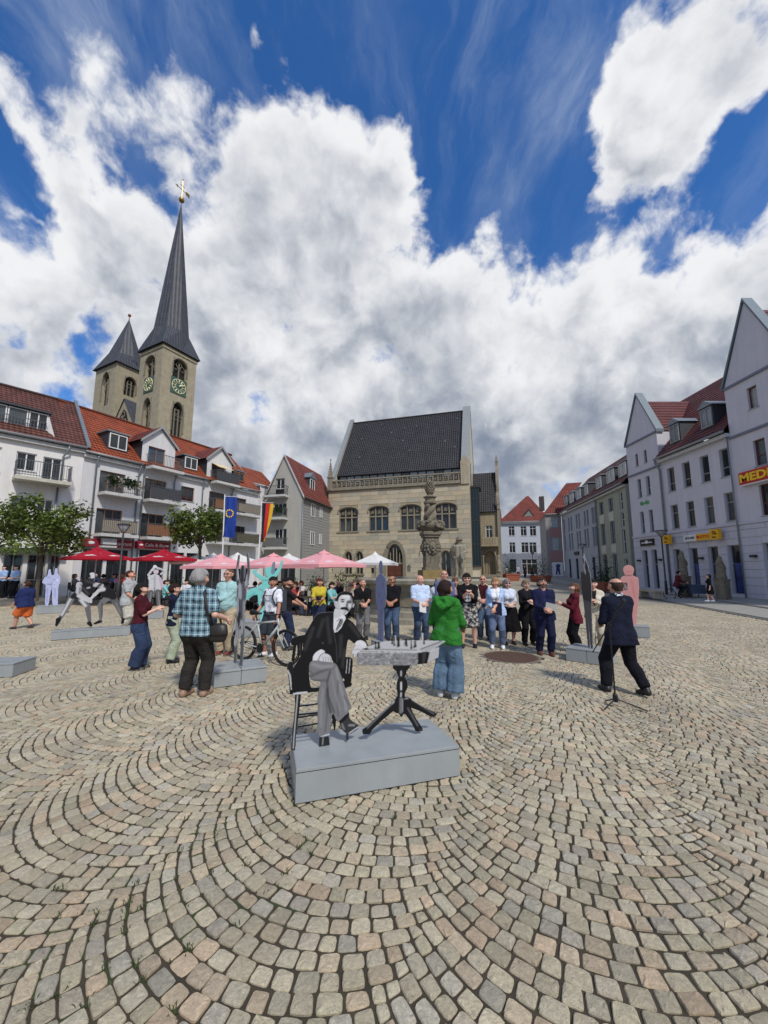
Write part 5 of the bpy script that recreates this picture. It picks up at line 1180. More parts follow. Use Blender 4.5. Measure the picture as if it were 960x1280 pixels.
class Sdf:
 """smooth union of tapered capsules on a grid"""
 def __init__(s, h): s.p = []; s.h = h; s.post = []
 def cap(s, a, b, ra, rb=None, k=.02, sc=(1, 1, 1), cut=None): s.p.append((np.array(a, float), np.array(b, float), ra, ra if rb is None else rb, k, np.array(sc, float), cut)); return s
 def mesh(s):
  if not s.p: return None, None
  lo = np.min([np.minimum(a, b) - max(ra, rb) * 1.05 / np.minimum(sc, 1) for a, b, ra, rb, k, sc, c in s.p], 0) - 3 * s.h
  hi = np.max([np.maximum(a, b) + max(ra, rb) * 1.05 / np.minimum(sc, 1) for a, b, ra, rb, k, sc, c in s.p], 0) + 3 * s.h
  n = np.ceil((hi - lo) / s.h).astype(int) + 1
  Dv = np.full(n, .3, np.float32); g = [lo[i] + s.h * np.arange(n[i]) for i in range(3)]
  for a, b, ra, rb, k, sc, cut in s.p:
   m = max(ra, rb) / np.minimum(sc, 1) + k + .035
   i0 = np.maximum(0, np.floor((np.minimum(a, b) - m - lo) / s.h).astype(int)); i1 = np.minimum(n, np.ceil((np.maximum(a, b) + m - lo) / s.h).astype(int) + 1)
   X, Y, Z = (g[0][i0[0]:i1[0]][:, None, None], g[1][i0[1]:i1[1]][None, :, None], g[2][i0[2]:i1[2]][None, None, :])
   A = a * sc; d = b * sc - A; L2 = float(d @ d) + 1e-9
   x, y, z = X * sc[0] - A[0], Y * sc[1] - A[1], Z * sc[2] - A[2]
   t = np.clip((x * d[0] + y * d[1] + z * d[2]) / L2, 0, 1)
   q = np.sqrt((x - t * d[0]) ** 2 + (y - t * d[1]) ** 2 + (z - t * d[2]) ** 2) - (ra + (rb - ra) * t)
   if cut is not None:
    cp0, cn = cut; q = np.maximum(q, (X - cp0[0]) * cn[0] + (Y - cp0[1]) * cn[1] + (Z - cp0[2]) * cn[2])
   S_ = np.s_[i0[0]:i1[0], i0[1]:i1[1], i0[2]:i1[2]]; o = Dv[S_]
   hh = np.clip(.5 + .5 * (o - q) / k, 0, 1); Dv[S_] = o + (q - o) * hh - k * hh * (1 - hh)
  G = np.meshgrid(*g, indexing='ij', sparse=True)
  for f in s.post: Dv = f(Dv, *G)
  return surfnet(Dv.astype(np.float32), lo, s.h)
def np_mesh(name, parts, mats, cols=None, mi=None):
 parts = [p for p in parts if p[0] is not None]
 V = np.concatenate([p[0] for p in parts]); off = 0; Fs = []
 for v, f in parts: Fs.append(f + off); off += len(v)
 F = np.concatenate(Fs); me = bpy.data.meshes.new(name)
 me.vertices.add(len(V)); me.vertices.foreach_set('co', V.ravel()); me.loops.add(F.size); me.loops.foreach_set('vertex_index', F.ravel().astype(np.int32))
 me.polygons.add(len(F)); me.polygons.foreach_set('loop_start', np.arange(0, F.size, 4, dtype=np.int32)); me.polygons.foreach_set('loop_total', np.full(len(F), 4, np.int32))
 me.polygons.foreach_set('use_smooth', np.ones(len(F), bool))
 for m in (mats if isinstance(mats, (list, tuple)) else [mats]): me.materials.append(m)
 if cols is not None:
  a = me.attributes.new('Col', 'FLOAT_COLOR', 'POINT'); c = np.ones((len(V), 4), np.float32); c[:, :3] = cols(V) if callable(cols) else cols; a.data.foreach_set('color', c.ravel())
 me.update(calc_edges=True); me.validate(); return me
def unit(v): v = np.array(v, float); return v / (np.linalg.norm(v) + 1e-9)
def ik(a, c, l1, l2, pole):
 a, c = np.array(a, float), np.array(c, float); d = c - a; L_ = np.linalg.norm(d)
 if L_ > (l1 + l2) * .998: c = a + d / L_ * (l1 + l2) * .998; d = c - a; L_ = np.linalg.norm(d)
 u = d / L_; x = (l1 ** 2 - l2 ** 2 + L_ ** 2) / (2 * L_); hgt = math.sqrt(max(0, l1 ** 2 - x ** 2)); p = np.array(pole, float); p = p - u * (p @ u); return a + u * x + unit(p) * hgt, c
SKIN = mat('skin', (1, 1, 1), .5, .08, scale=30, attr=True); CLOTH = mat('cloth', (1, 1, 1), .9, .16, scale=14, bump=.9, bscale=8, attr=True, spec=.2, bdist=.035, bwarp=1.6)
HAIRM = mat('hair', (1, 1, 1), .8, .5, scale=60, bump=.9, bscale=70, attr=True, spec=.2); SHOE = mat('shoe_leather', (1, 1, 1), .45, .15, attr=True)
BLACKG = mat('lens_black', (.01, .01, .012), .15, .1); LEATHER = mat('bag_leather', (.02, .017, .015), .5, .2, bump=.2)
METALB = mat('black_metal', (.015, .015, .016), .4, .1, metal=.3); PAPER = mat('paper', (.72, .72, .70), .7, .05)
JEANS = mat('denim', (1, 1, 1), .9, .30, scale=9, bump=.9, bscale=9, attr=True, spec=.2, bdist=.03, bwarp=1.4)
def pattern_mat(name, fn):
 m = bpy.data.materials.new(name); m.use_nodes = True; N, L = m.node_tree.nodes, m.node_tree.links; b = N['Principled BSDF']; b.inputs['Roughness'].default_value = .9
 t = N.new('ShaderNodeTexCoord'); nb = N.new('ShaderNodeTexNoise'); nb.inputs['Scale'].default_value = 8; nb.inputs['Distortion'].default_value = 1.6; L.new(t.outputs['Object'], nb.inputs['Vector']); bn = N.new('ShaderNodeBump'); bn.inputs['Strength'].default_value = .9; bn.inputs['Distance'].default_value = .035; L.new(nb.outputs[0], bn.inputs['Height']); L.new(bn.outputs[0], b.inputs['Normal']); fn(N, L, t.outputs['Object'], b); return m
def _plaid(N, L, co, b):
 s = N.new('ShaderNodeSeparateXYZ'); L.new(co, s.inputs[0])
 def m(op, a, c, d=None):
  n = N.new('ShaderNodeMath'); n.operation = op
  for i, x in enumerate((a, c, d)):
   if x is None: continue
   if isinstance(x, (int, float)): n.inputs[i].default_value = x
   else: L.new(x, n.inputs[i])
  return n.outputs[0]
 def band(x, per, lo, hi, ph=0): f = m('FRACT', m('ADD', m('DIVIDE', x, per), ph), 0); return m('MULTIPLY', m('GREATER_THAN', f, lo), m('LESS_THAN', f, hi))
 ax_ = m('ADD', s.outputs[0], m('MULTIPLY', s.outputs[1], .8))
 dark = m('ADD', band(ax_, .105, .0, .26), band(s.outputs[2], .105, .0, .26)); lite = m('ADD', band(ax_, .105, .58, .70), band(s.outputs[2], .105, .58, .70))
 mx = N.new('ShaderNodeMix'); mx.data_type = 'RGBA'; L.new(m('MULTIPLY', dark, .58), mx.inputs[0]); mx.inputs[6].default_value = (*lin(104, 140, 152), 1); mx.inputs[7].default_value = (*lin(16, 30, 52), 1)
 m2 = N.new('ShaderNodeMix'); m2.data_type = 'RGBA'; L.new(m('MULTIPLY', lite, .40), m2.inputs[0]); L.new(mx.outputs[2], m2.inputs[6]); m2.inputs[7].default_value = (*lin(216, 226, 226), 1)
 L.new(m2.outputs[2], b.inputs['Base Color'])
PLAID = pattern_mat('plaid_cloth', _plaid)
def _camo(N, L, co, b):
 v = N.new('ShaderNodeTexNoise'); v.inputs['Scale'].default_value = 15; v.inputs['Detail'].default_value = 2; L.new(co, v.inputs['Vector'])
 r = N.new('ShaderNodeValToRGB'); L.new(v.outputs[0], r.inputs[0]); e = r.color_ramp.elements; r.color_ramp.interpolation = 'CONSTANT'
 e[0].color = (.02, .02, .022, 1); e[1].position = .56; e[1].color = (*lin(176, 172, 166), 1); x = e.new(.47); x.color = (*lin(108, 106, 104), 1); L.new(r.outputs[0], b.inputs['Base Color'])
CAMO = pattern_mat('mottled_cloth', _camo)
def hand_sdf(w, d, up, side, curl, sz, h):
 """palm, four bent fingers of unequal length and a thumb; d along the forearm, up = back of the hand"""
 s = Sdf(h); d = unit(d); up = unit(np.array(up) - d * (np.array(up) @ d)); r = np.cross(d, up) * side
 P = lambda a, b_, c: w + (d * a + r * b_ + up * c) * sz
 s.cap(P(-.12, 0, 0), P(.08, 0, 0), .155 * sz, .17 * sz, .02)
 fl = (.43, .47, .44, .35)
 for i in range(4):
  o = (-.16 + i * .107); L_ = fl[i]; c1, c2 = curl * .75 + .1 + .06 * i, curl * 1.5 + .2 + .05 * i
  k0 = P(.42 - .03 * abs(i - 1), o * 1.05, .02); s.cap(P(.08, o * .8, 0), k0, .105 * sz, .09 * sz, .012)
  f1 = k0 + (d * math.cos(c1) - up * math.sin(c1)) * L_ * .52 * sz + r * .02 * (i - 1.5) * sz; f2 = f1 + (d * math.cos(c2) - up * math.sin(c2)) * L_ * .5 * sz
  s.cap(k0, f1, .076 * sz, .068 * sz, .006); s.cap(f1, f2, .068 * sz, .055 * sz, .006)
 t0 = P(.10, -.19, -.02); t1 = P(.30, -.34, -.10 - .1 * curl); t2 = P(.47, -.36 + .12 * curl, -.14 - .2 * curl)
 s.cap(P(.02, -.1, 0), t0, .11 * sz, .10 * sz, .012); s.cap(t0, t1, .09 * sz, .078 * sz, .008); s.cap(t1, t2, .075 * sz, .06 * sz, .006)
 return s
SK_L, SK_M, SK_T = lin(214, 170, 148), lin(196, 146, 122), lin(170, 118, 94)
def person(label, pos, face, H=1.75, female=False, bulk=1.0, belly=0.0, skin=SK_L, lh=(-.15, .03, .475), rh=(.15, .03, .475), lf=(-.064, 0), rf=(.064, 0), heel=(0, 0), hip=.505, lean=0.0, head=(0, 0),
           clothes=(), hair=('short', lin(50, 36, 28)), shoes=lin(40, 34, 30), shoe_sole=None, glasses=None, beard=None, curl=(.6, .6), sit=False, res=None, group='people standing on the square', elb=None, lpalm=None, rpalm=None, name='person', cat='person', z=0.0, extras=None, elbow_out=1.0):
 near = math.hypot(pos[0], pos[1]); h0 = res or (.011 if near < 7 else .014 if near < 10 else .018)
 t = thing(name, label, cat, (pos[0], pos[1], z), R(face), group)
 dzp = hip - .505; S = H
 def T(p, head_=False):                     # torso space (fractions) -> local metres, with lean about the hips
  x, y, z_ = p; zz = z_ - .505; c, s_ = math.cos(lean), math.sin(lean); return np.array([x, y * c + zz * s_, hip + zz * c - y * s_]) * S
 hy, hp = R(head[0]), R(head[1]); hb = np.array([0, .004, .872])
 def Hd(p):
  q = np.array(p, float) - hb; c, s_ = math.cos(hp), math.sin(hp); q = np.array([q[0], q[1] * c + q[2] * s_, -q[1] * s_ + q[2] * c])
  c, s_ = math.cos(hy), math.sin(hy); q = np.array([q[0] * c - q[1] * s_, q[0] * s_ + q[1] * c, q[2]]); return T(q + hb)
 shw = .098 if female else .113; b = 1 + (bulk - 1) * .75
 sh = [T((-shw, -.005, .800)), T((shw, -.005, .800))]; HH = [np.array(lh, float), np.array(rh, float)]
 hipj = [np.array([-.048, 0, hip]) * S, np.array([.048, 0, hip]) * S]; ft = [np.array([lf[0], lf[1], .045 + heel[0]]) * S, np.array([rf[0], rf[1], .045 + heel[1]]) * S]
 el = []; wr = []; kn = []; an = []
 for i in (0, 1):
  tgt = T(HH[i]) if not sit else HH[i] * S
  po = (elb[i] if elb and elb[i] is not None else ((-.5 if i == 0 else .5) * elbow_out, -.55, -.9)); e, w = ik(sh[i], tgt, .178 * S, .150 * S, po); el.append(e); wr.append(w)
  k_, a_ = ik(hipj[i], ft[i], .245 * S, .232 * S, (0.12 * (-1 if i == 0 else 1), 1, 0)); kn.append(k_); an.append(a_)
 r = lambda x: x * S
 def torso(s, inf=0.0, kk=1.0, hipk=1.0, top=True):
  wx = .036 if female else .042; k = .03; sc = (1, 1.22 if b < 1.15 else 1.08, 1)
  hr = (.076 if female else .068) * b * hipk; wr_ = (.052 if female else .060) * b; cr = (.060 if female else .068) * b
  for sx in (-1, 1):
   s.cap(T((sx * .046, -.005, .49)), T((sx * wx * .9, 0, .57)), r(hr * kk) + inf, r((hr + wr_) / 2 * kk) + inf, k, sc)
   s.cap(T((sx * wx * .9, 0, .57)), T((sx * wx * .85, .002, .635)), r((hr + wr_) / 2 * kk) + inf, r(wr_ * kk) + inf, k, sc)
   s.cap(T((sx * wx * .85, .002, .635)), T((sx * .05, .004, .745)), r(wr_ * kk) + inf, r(cr * kk) + inf, k, sc)
   if top: s.cap(T((sx * .03, -.002, .79)), T((sx * (shw - .012), -.005, .797)), r(.046 * kk) + inf, r(.036 * kk) + inf, .035); s.cap(T((sx * .075, -.008, .806)), T((sx * .012, -.006, .842)), r(.024) + inf, r(.024) + inf, .03)
   if female: s.cap(T((sx * .042, .055, .728)), T((sx * .042, .058, .724)), r(.036 * b) + inf, None, .03)
  if belly: s.cap(T((0, .03 + belly * .4, .59)), T((0, .025 + belly * .3, .64)), r(.066 + belly * .45) + inf, None, .05, (.85, 1, .9))
  return s
 def arm(s, i, upto=2.0, inf=0.0, kk=1.0, flat=True):
  ru, re_, rw = r(.0275 * b ** .5) * kk + inf, r(.0225 * b ** .5) * kk + inf, r(.0185) * kk + inf
  if female: ru *= .9; re_ *= .9
  if upto <= 1:
   e = sh[i] + (el[i] - sh[i]) * upto; s.cap(sh[i], el[i], ru, re_ + .004, .02, cut=(e, unit(el[i] - sh[i])))
  else:
   s.cap(sh[i], el[i], ru, re_, .02); w = el[i] + (wr[i] - el[i]) * (upto - 1)
   s.cap(el[i], wr[i], re_ * 1.03, rw, .012, cut=(w, unit(wr[i] - el[i])) if upto < 2 or inf else None)
 def leg(s, i, upto=2.0, inf=0.0, kk=1.0, flare=0.0):
  rh_, rk, ra = r((.060 if not female else .062) * b ** .7) * kk + inf, r(.038 * b ** .5) * kk + inf + flare * .4, r(.025) * kk + inf + flare
  h_ = hipj[i]
  if upto <= 1: e = h_ + (kn[i] - h_) * upto; s.cap(h_, kn[i], rh_, rk, .025, cut=(e, unit(kn[i] - h_)))
  else:
   s.cap(h_, kn[i], rh_, rk, .025); a = kn[i] + (an[i] - kn[i]) * (upto - 1)
   mid = kn[i] * .66 + an[i] * .34 + np.array([0, -.012 * S, 0]); rm = max(r(.037 * b ** .5) * kk + inf + flare * .6, (rk + ra) / 2 if flare else 0)
   cut = (a, unit(an[i] - kn[i])) if (inf or flare) else None
   s.cap(kn[i], mid, rk, rm, .012); s.cap(mid, an[i] + (an[i] - mid) * (.12 if inf else 0), rm, ra, .012, cut=cut)
 # ---- body
 s = Sdf(h0); torso(s, 0, .86)
 for i in (0, 1): arm(s, i, 2.0, 0, .97); leg(s, i, 2.0, 0, .9)
 s.cap(T((0, -.004, .82)), Hd((0, 0, .89)), r(.031 if not female else .027), r(.030 if not female else .026), .02)
 for i in (0, 1): s.cap(an[i], an[i] + np.array([0, .01, -.02]) * S, r(.024), r(.022), .01)
 bv = s.mesh()
 hh = min(h0, .0075 if near < 12 else .011)
 s = Sdf(hh); fw = .94 if female else 1.0
 s.cap(Hd((0, -.014, .945)), Hd((0, .010, .943)), r(.054), r(.052), .02, (1.13, 1, 1)); s.cap(Hd((0, .018, .915)), Hd((0, .030, .886)), r(.043 * fw), r(.024 * fw), .025)
 s.cap(Hd((0, .052, .934)), Hd((0, .068, .914)), r(.0065), r(.0105), .010); s.cap(Hd((-.022, .05, .947)), Hd((.022, .05, .947)), r(.0095), None, .012)
 s.cap(Hd((-.012, .048, .894)), Hd((.012, .048, .894)), r(.0085), None, .008)
 for sx in (-1, 1): s.cap(Hd((sx * .049, -.004, .938)), Hd((sx * .048, .0, .918)), r(.0115), r(.008), .006); s.cap(Hd((sx * .026, .045, .915)), Hd((sx * .028, .03, .915)), r(.016), None, .02)
 s.cap(T((0, 0, .85)), Hd((0, 0, .89)), r(.030 if not female else .026), None, .02)
 hv = s.mesh(); hands = []
 if not sit or near < 13:
  for i in (0, 1):
   d = unit(wr[i] - el[i]); side = -1 if i == 0 else 1; pl = (lpalm, rpalm)[i]
   up = pl if pl is not None else (unit(np.cross(np.array([0, 0, 1]), d)) * side * -1 if abs(d[2]) > .75 else np.array([side * .5, .2, .7]))
   hands.append(hand_sdf(wr[i], d, up, -side, curl[i], .105 * S * (.93 if female else 1), .0055 if near < 12 else .008).mesh())
 nb = len(bv[0]); nh = len(hv[0]); fe = [Hd((sx * .0185, .055, .936)) for sx in (-1, 1)]; bw = [Hd((sx * .02, .056, .951)) for sx in (-1, 1)]; mo = Hd((0, .055, .893)); hairc = hair[1]
 def col(V):
  C = np.tile(np.array(skin), (len(V), 1)); C *= (1 + .05 * np.sin(V[:, :1] * 60) * np.sin(V[:, 2:] * 47))
  hs = V[nb:nb + nh]; hc = C[nb:nb + nh]
  for p in fe:
   d = np.linalg.norm((hs - p) * np.array([.7, .6, 1.15]), axis=1); hc[d < r(.0085)] = np.array((.35, .32, .30)); hc[d < r(.0055)] = np.array((.03, .02, .018))
  for p in bw: d = np.linalg.norm((hs - p) * np.array([.5, .7, 1.5]), axis=1); hc[d < r(.0085)] = np.array(hairc) * .5 + np.array(skin) * .12
  d = np.linalg.norm((hs - mo) * np.array([.55, .7, 1.3]), axis=1); hc[d < r(.0085)] = np.array(skin) * np.array([.75, .48, .48])
  d = np.linalg.norm(hs - Hd((0, .066, .915)), axis=1)[:, None]; hc *= 1 - .12 * np.exp(-(d / r(.02)) ** 2) * np.array([0, 1, 1])
  if beard:
   for q, rr in (((0, .04, .884), .032), ((-.03, .02, .896), .022), ((.03, .02, .896), .022), ((0, .06, .903), .014)):
    d = np.linalg.norm(hs - Hd(q), axis=1); m_ = (d < r(rr)); hc[m_] = hc[m_] * .25 + np.array(beard) * .75
  C[nb:nb + nh] = hc; return C
 body = put('body', np_mesh('body', [bv, hv] + hands, SKIN, col), t)
 # ---- hair
 st, hcol = hair[0], hair[1]
 if st != 'none':
  s = Sdf(hh if near < 12 else .012); kx = (1.10, 1, 1)
  if st in ('short', 'cap', 'bob', 'long', 'bun', 'pony', 'curly', 'full'):
   th = {'short': .0055, 'full': .010, 'cap': .004, 'curly': .018}.get(st, .0065); s.cap(Hd((0, -.018, .947)), Hd((0, .006, .949)), r(.055 + th), r(.052 + th), .015, kx)
   if st != 'cap': s.cap(Hd((-.03, -.035, .925)), Hd((.03, -.035, .925)), r(.033 + th * .5), None, .02)
  if st in ('bob', 'long', 'pony', 'bun'):
   for sx in (-1, 1): s.cap(Hd((sx * .043, -.012, .94)), Hd((sx * .046, -.012, .895 if st != 'long' else .85)), r(.016), r(.013), .02)
   s.cap(Hd((0, -.045, .93)), Hd((0, -.05, .875 if st != 'long' else .80)), r(.042), r(.030 if st != 'long' else .045), .02, (.9, 1.2, 1))
  if st == 'bun': s.cap(Hd((0, -.075, .95)), Hd((0, -.078, .95)), r(.026), None, .01)
  if st == 'pony': s.cap(Hd((0, -.07, .935)), Hd((0.01, -.085, .84)), r(.022), r(.014), .02)
  if st in ('fringe', 'buzz', 'ring'): s.cap(Hd((0, -.018, .945)), Hd((0, .005, .945)), r(.0565), r(.054), .015, kx); s.cap(Hd((0, -.03, .92)), Hd((0, -.035, .905)), r(.044), r(.034), .02)
  fz = .962 if st not in ('buzz', 'cap') else .966
  pf, pn = Hd((0, .050, fz)), unit(Hd((0, .95, .872 + .25)) - Hd((0, 0, .872)))
  ptop, pu = Hd((0, 0, fz)), unit(Hd((0, 0, 1.2)) - Hd((0, 0, .9))); fwd = unit(Hd((0, 1, .9)) - Hd((0, 0, .9)))
  def carve(Dv, X, Y, Z):
   a = (X - ptop[0]) * pu[0] + (Y - ptop[1]) * pu[1] + (Z - ptop[2]) * pu[2]; f = (X - ptop[0]) * fwd[0] + (Y - ptop[1]) * fwd[1] + (Z - ptop[2]) * fwd[2]
   face_ = np.minimum(f - r(.010 if st not in ('bob', 'long') else .014), -a - f * .15)
   Dv = np.maximum(Dv, face_)
   low_ = -a - r(.075);
   if st in ('short', 'buzz', 'ring', 'full', 'curly', 'cap'): Dv = np.maximum(Dv, low_)
   if st == 'ring': Dv = np.maximum(Dv, a - r(.004) + np.maximum(0, -f - r(.03)) * .0)
   if st == 'cap': Dv = np.maximum(Dv, np.minimum(-a - r(.02), 1))
   return Dv + (np.sin(X * 210 + Z * 60) * np.sin(Y * 190 + Z * 40)) * (.0036 if st != 'curly' else .007)
  s.post.append(carve); m_ = s.mesh()
  if m_[0] is not None and len(m_[0]): put('cap' if st == 'cap' else 'hair', np_mesh('hair', [m_], HAIRM if st != 'cap' else CLOTH, np.array(hcol)), t)
  if st == 'cap':
   mb = MB(); q = [Hd((x, .045 + .05 * (1 - (x / .05) ** 2), .962)) for x in (-.045, -.025, 0, .025, .045)]; p_ = [Hd((x, .035, .966)) for x in (-.045, -.025, 0, .025, .045)]
   up_ = np.array([0, 0, .006]); vs = [*q, *p_, *[a + up_ for a in q], *[a + up_ for a in p_]]
   mb.add(vs, [(i, i + 1, i + 6, i + 5) for i in range(4)] + [(i + 15, i + 16, i + 11, i + 10) for i in range(4)] + [(i + 10, i + 11, i + 1, i) for i in range(4)]); mb.col = hcol; mb.c = [hcol] * len(mb.f); mb.build('cap_peak', CLOTH, t)
 if glasses:
  mb = MB()
  for sx in (-1, 1):
   c = Hd((sx * .0195, .0625, .936)); a_ = unit(Hd((1, 0, .9)) - Hd((0, 0, .9))); u_ = unit(Hd((0, 0, 1)) - Hd((0, 0, .9))); f_ = np.cross(a_, u_) * -1
   pts = [c + (a_ * math.cos(R(q)) * r(.0155) + u_ * math.sin(R(q)) * r(.0115)) for q in range(0, 360, 45)]
   if glasses == 'sun': mb.add([*pts, *[p - f_ * r(.004) for p in pts]], [tuple(range(8)), tuple(range(15, 7, -1))] + [(i, i + 8, (i + 1) % 8 + 8, (i + 1) % 8) for i in range(8)])
   else: mb.tube([*pts, pts[0]], r(.0018), 4)
   mb.tube([Hd((sx * .034, .058, .938)), Hd((sx * .052, .0, .938))], r(.0018), 4)
  mb.tube([Hd((-.006, .066, .938)), Hd((.006, .066, .938))], r(.002), 4); mb.build('sunglasses' if glasses == 'sun' else 'glasses', BLACKG, t)
 # ---- shoes
 for i in (0, 1):
  s = Sdf(min(h0, .011)); a = an[i]; hl = heel[i] * S; dn = np.array([0, 1, -.0]); pit = math.atan2(hl, .13 * S) if hl > .02 else 0
  heelp = a + np.array([0, -.012 * S, -.022 * S]); toe = a + np.array([0, .095 * S * math.cos(pit), -.027 * S - .11 * S * math.sin(pit)])
  if sit: toe = a + np.array([0, .095 * S, -.027 * S])
  s.cap(a + np.array([0, -.004, -.0]) * 1, heelp, r(.027), r(.026), .02); s.cap(heelp, (heelp + toe) / 2 + np.array([0, 0, .006]), r(.025), r(.026), .02); s.cap((heelp + toe) / 2, toe, r(.027), r(.020), .02, (1, 1, 1.15))
  zf = min(heelp[2], toe[2]) - r(.021)
  if hl < .02: s.post.append(lambda Dv, X, Y, Z: np.maximum(Dv, .004 - Z))
  sole = shoe_sole; zs = .022
  def scol(V): C = np.tile(np.array(shoes), (len(V), 1));
  cc = (lambda V: np.where((V[:, 2:3] < zs) & (hl < .02), np.array(sole if sole is not None else shoes), np.array(shoes)))
  put('shoe', np_mesh('shoe', [s.mesh()], SHOE, cc), t)
 # ---- clothes
 def fold(amp, f=26):
  return lambda Dv, X, Y, Z: Dv + amp * (np.sin(X * f + Z * f * .7 + 3 * np.sin(Z * 9 + Y * 7)) * np.sin(Z * f * .55 - X * 11 + Y * f * .6 + 1.3) * .7 + .5 * np.sin(Z * f * 1.3 + np.sin(X * 15) * 2))
 for c in clothes:
  kind, colr = c[0], c[1]; o = c[2] if len(c) > 2 else {}
  s = Sdf(h0); m_ = o.get('mat', CLOTH)
  if kind in ('shirt', 'jacket', 'sweater', 'blouse'):
   inf = o.get('inf', {'shirt': .011, 'sweater': .016, 'jacket': .020, 'blouse': .010}[kind]); hem = o.get('hem', .46 if kind != 'jacket' else .425); sl = o.get('sleeve', .72)
   if kind != 'jacket' and any(q[0] == 'jacket' for q in clothes): sl = 0; inf = .006
   torso(s, inf, 1.0, o.get('hipk', 1.0))
   if hem < .47:
    for sx in (-1, 1): s.cap(T((sx * .046, -.004, .50)), T((sx * .05, -.004, hem - .02)), r(.074 * b) + inf + .004, r(.076 * b) + inf + o.get('flare', .008), .03, (1, 1.15, 1))
   if sl > 0:
    for i in (0, 1): arm(s, i, sl, inf * (.75 if kind != 'jacket' else .7) + o.get('loose', .006 if sl <= 1 else 0) * .7)
   if kind == 'jacket' or o.get('collar'): s.cap(T((-.022, -.022, .848)), T((.022, -.022, .848)), r(.028), None, .012)
   else: s.cap(T((0, -.004, .835)), T((0, -.002, .842)), r(.040 if not female else .034), None, .015)
   hp_ = T((0, 0, hem)); un = unit(T((0, 0, .9)) - T((0, 0, .5))); s.post.append(lambda Dv, X, Y, Z, hp_=hp_, un=un: np.maximum(Dv, -((X - hp_[0]) * un[0] + (Y - hp_[1]) * un[1] + (Z - hp_[2]) * un[2])))
   s.post.insert(0, fold(o.get('fold', .0065)))
   nk = T((0, .012, .872)); s.post.append(lambda Dv, X, Y, Z, nk=nk: np.maximum(Dv, r(.036 if kind != 'jacket' else .034) - np.sqrt((X - nk[0]) ** 2 + ((Y - nk[1]) * .8) ** 2 + (Z - nk[2]) ** 2)))
   if kind == 'jacket' or o.get('vneck'):
    vz = o.get('vz', .60 if kind == 'jacket' else .78); vw = o.get('vw', .036); z0_, z1_ = hip * S + (vz - .505) * S, hip * S + (.845 - .505) * S; lo_ = o.get('open', 0)
    def vcut(Dv, X, Y, Z, z0_=z0_, z1_=z1_):
     wv = np.where(Z > z0_, vw * S * np.clip((Z - z0_) / (z1_ - z0_), 0, 1) + lo_ * S, np.where(Z < z0_ - .10 * S, .012 * S + np.clip(z0_ - .1 * S - Z, 0, 1) * .16, lo_ * S))
     return np.maximum(Dv, np.minimum(wv - np.abs(X), Y + .0 - (.01 + lean * 0)))
    s.post.append(vcut)
   nm = o.get('name', kind)
  elif kind in ('trousers', 'shorts', 'jeans'):
   inf = o.get('inf', .014) * .75; up_ = o.get('upto', 1.96 if kind != 'shorts' else .92); fl = o.get('flare', .016)
   for sx in (-1, 1):
    s.cap(T((sx * .046, -.004, .495)), T((sx * .040, 0, .575)), r(.074 * b) + inf, r(.066 * b) + inf * .8, .03, (1, 1.18, 1))
   if belly: s.cap(T((0, .03 + belly * .3, .55)), T((0, .03 + belly * .3, .57)), r(.06 + belly * .3), None, .05, (.85, 1, 1))
   for i in (0, 1): leg(s, i, up_, inf, 1.0, fl if up_ > 1 else 0)
   if kind == 'shorts':
    for i in (0, 1):
     e = hipj[i] + (kn[i] - hipj[i]) * up_; s.cap(hipj[i], e + (e - hipj[i]) * .3, r(.062 * b ** .7) + inf, r(.058 * b ** .5) + inf + .01, .02, cut=(e, unit(kn[i] - hipj[i])))
   tp = T((0, 0, o.get('top', .595))); s.post.append(lambda Dv, X, Y, Z, tp=tp: np.maximum(Dv, Z - tp[2])); fa = o.get('fold', .004); s.post.insert(0, lambda Dv, X, Y, Z: Dv + fa * (np.sin(X * 58 + Z * 5 + np.sin(Z * 7) * 1.5) * .6 + np.sin(Z * 34 + X * 9 + Y * 13 + np.sin(X * 20)) * np.clip(.35 + np.sin(Z * 6.5 + 1), 0, 1) * .7))
   nm = kind; m_ = o.get('mat', JEANS if kind == 'jeans' else CLOTH)
  elif kind == 'skirt':
   hem = o.get('hem', .2); fl = o.get('flare', .05); inf = .014
   for sx in (-1, 1): s.cap(T((sx * .046, -.004, .50)), T((sx * .030, 0, .585)), r(.075 * b) + inf, r(.058 * b) + inf, .03, (1, 1.15, 1)); s.cap(np.array([sx * .046, 0, .50]) * S, np.array([sx * .062, 0, hem - .05]) * S, r(.080 * b) + inf, r(.09 * b) + fl, .05)
   z0_ = hem * S; s.post.append(lambda Dv, X, Y, Z: np.maximum(np.maximum(Dv + .007 * np.sin(np.arctan2(Y, X) * 9) * np.clip((.5 * S - Z) * 3, 0, 1), z0_ - Z), Z - T((0, 0, .60))[2])); nm = 'skirt'
  mv = s.mesh()
  cf = o.get('col'); base_ = np.array(colr)
  put(nm, np_mesh(nm, [mv], m_, (lambda V: cf(V, base_, T, S)) if cf else base_), t)
 info = dict(T=T, Hd=Hd, wr=wr, el=el, sh=sh, an=an, kn=kn, S=S, t=t)
 if extras: extras(info)
 return info
def held(mb_fn, name, label, cat, info, group=None):
 """a thing somebody holds or wears: top-level, placed where the hand is"""
 t = info['t']; M_ = Matrix.Translation(t.location) @ Matrix.Rotation(t.rotation_euler.z, 4, 'Z'); r_ = thing(name, label, cat, t.location, t.rotation_euler.z, group); mb_fn(r_); return r_
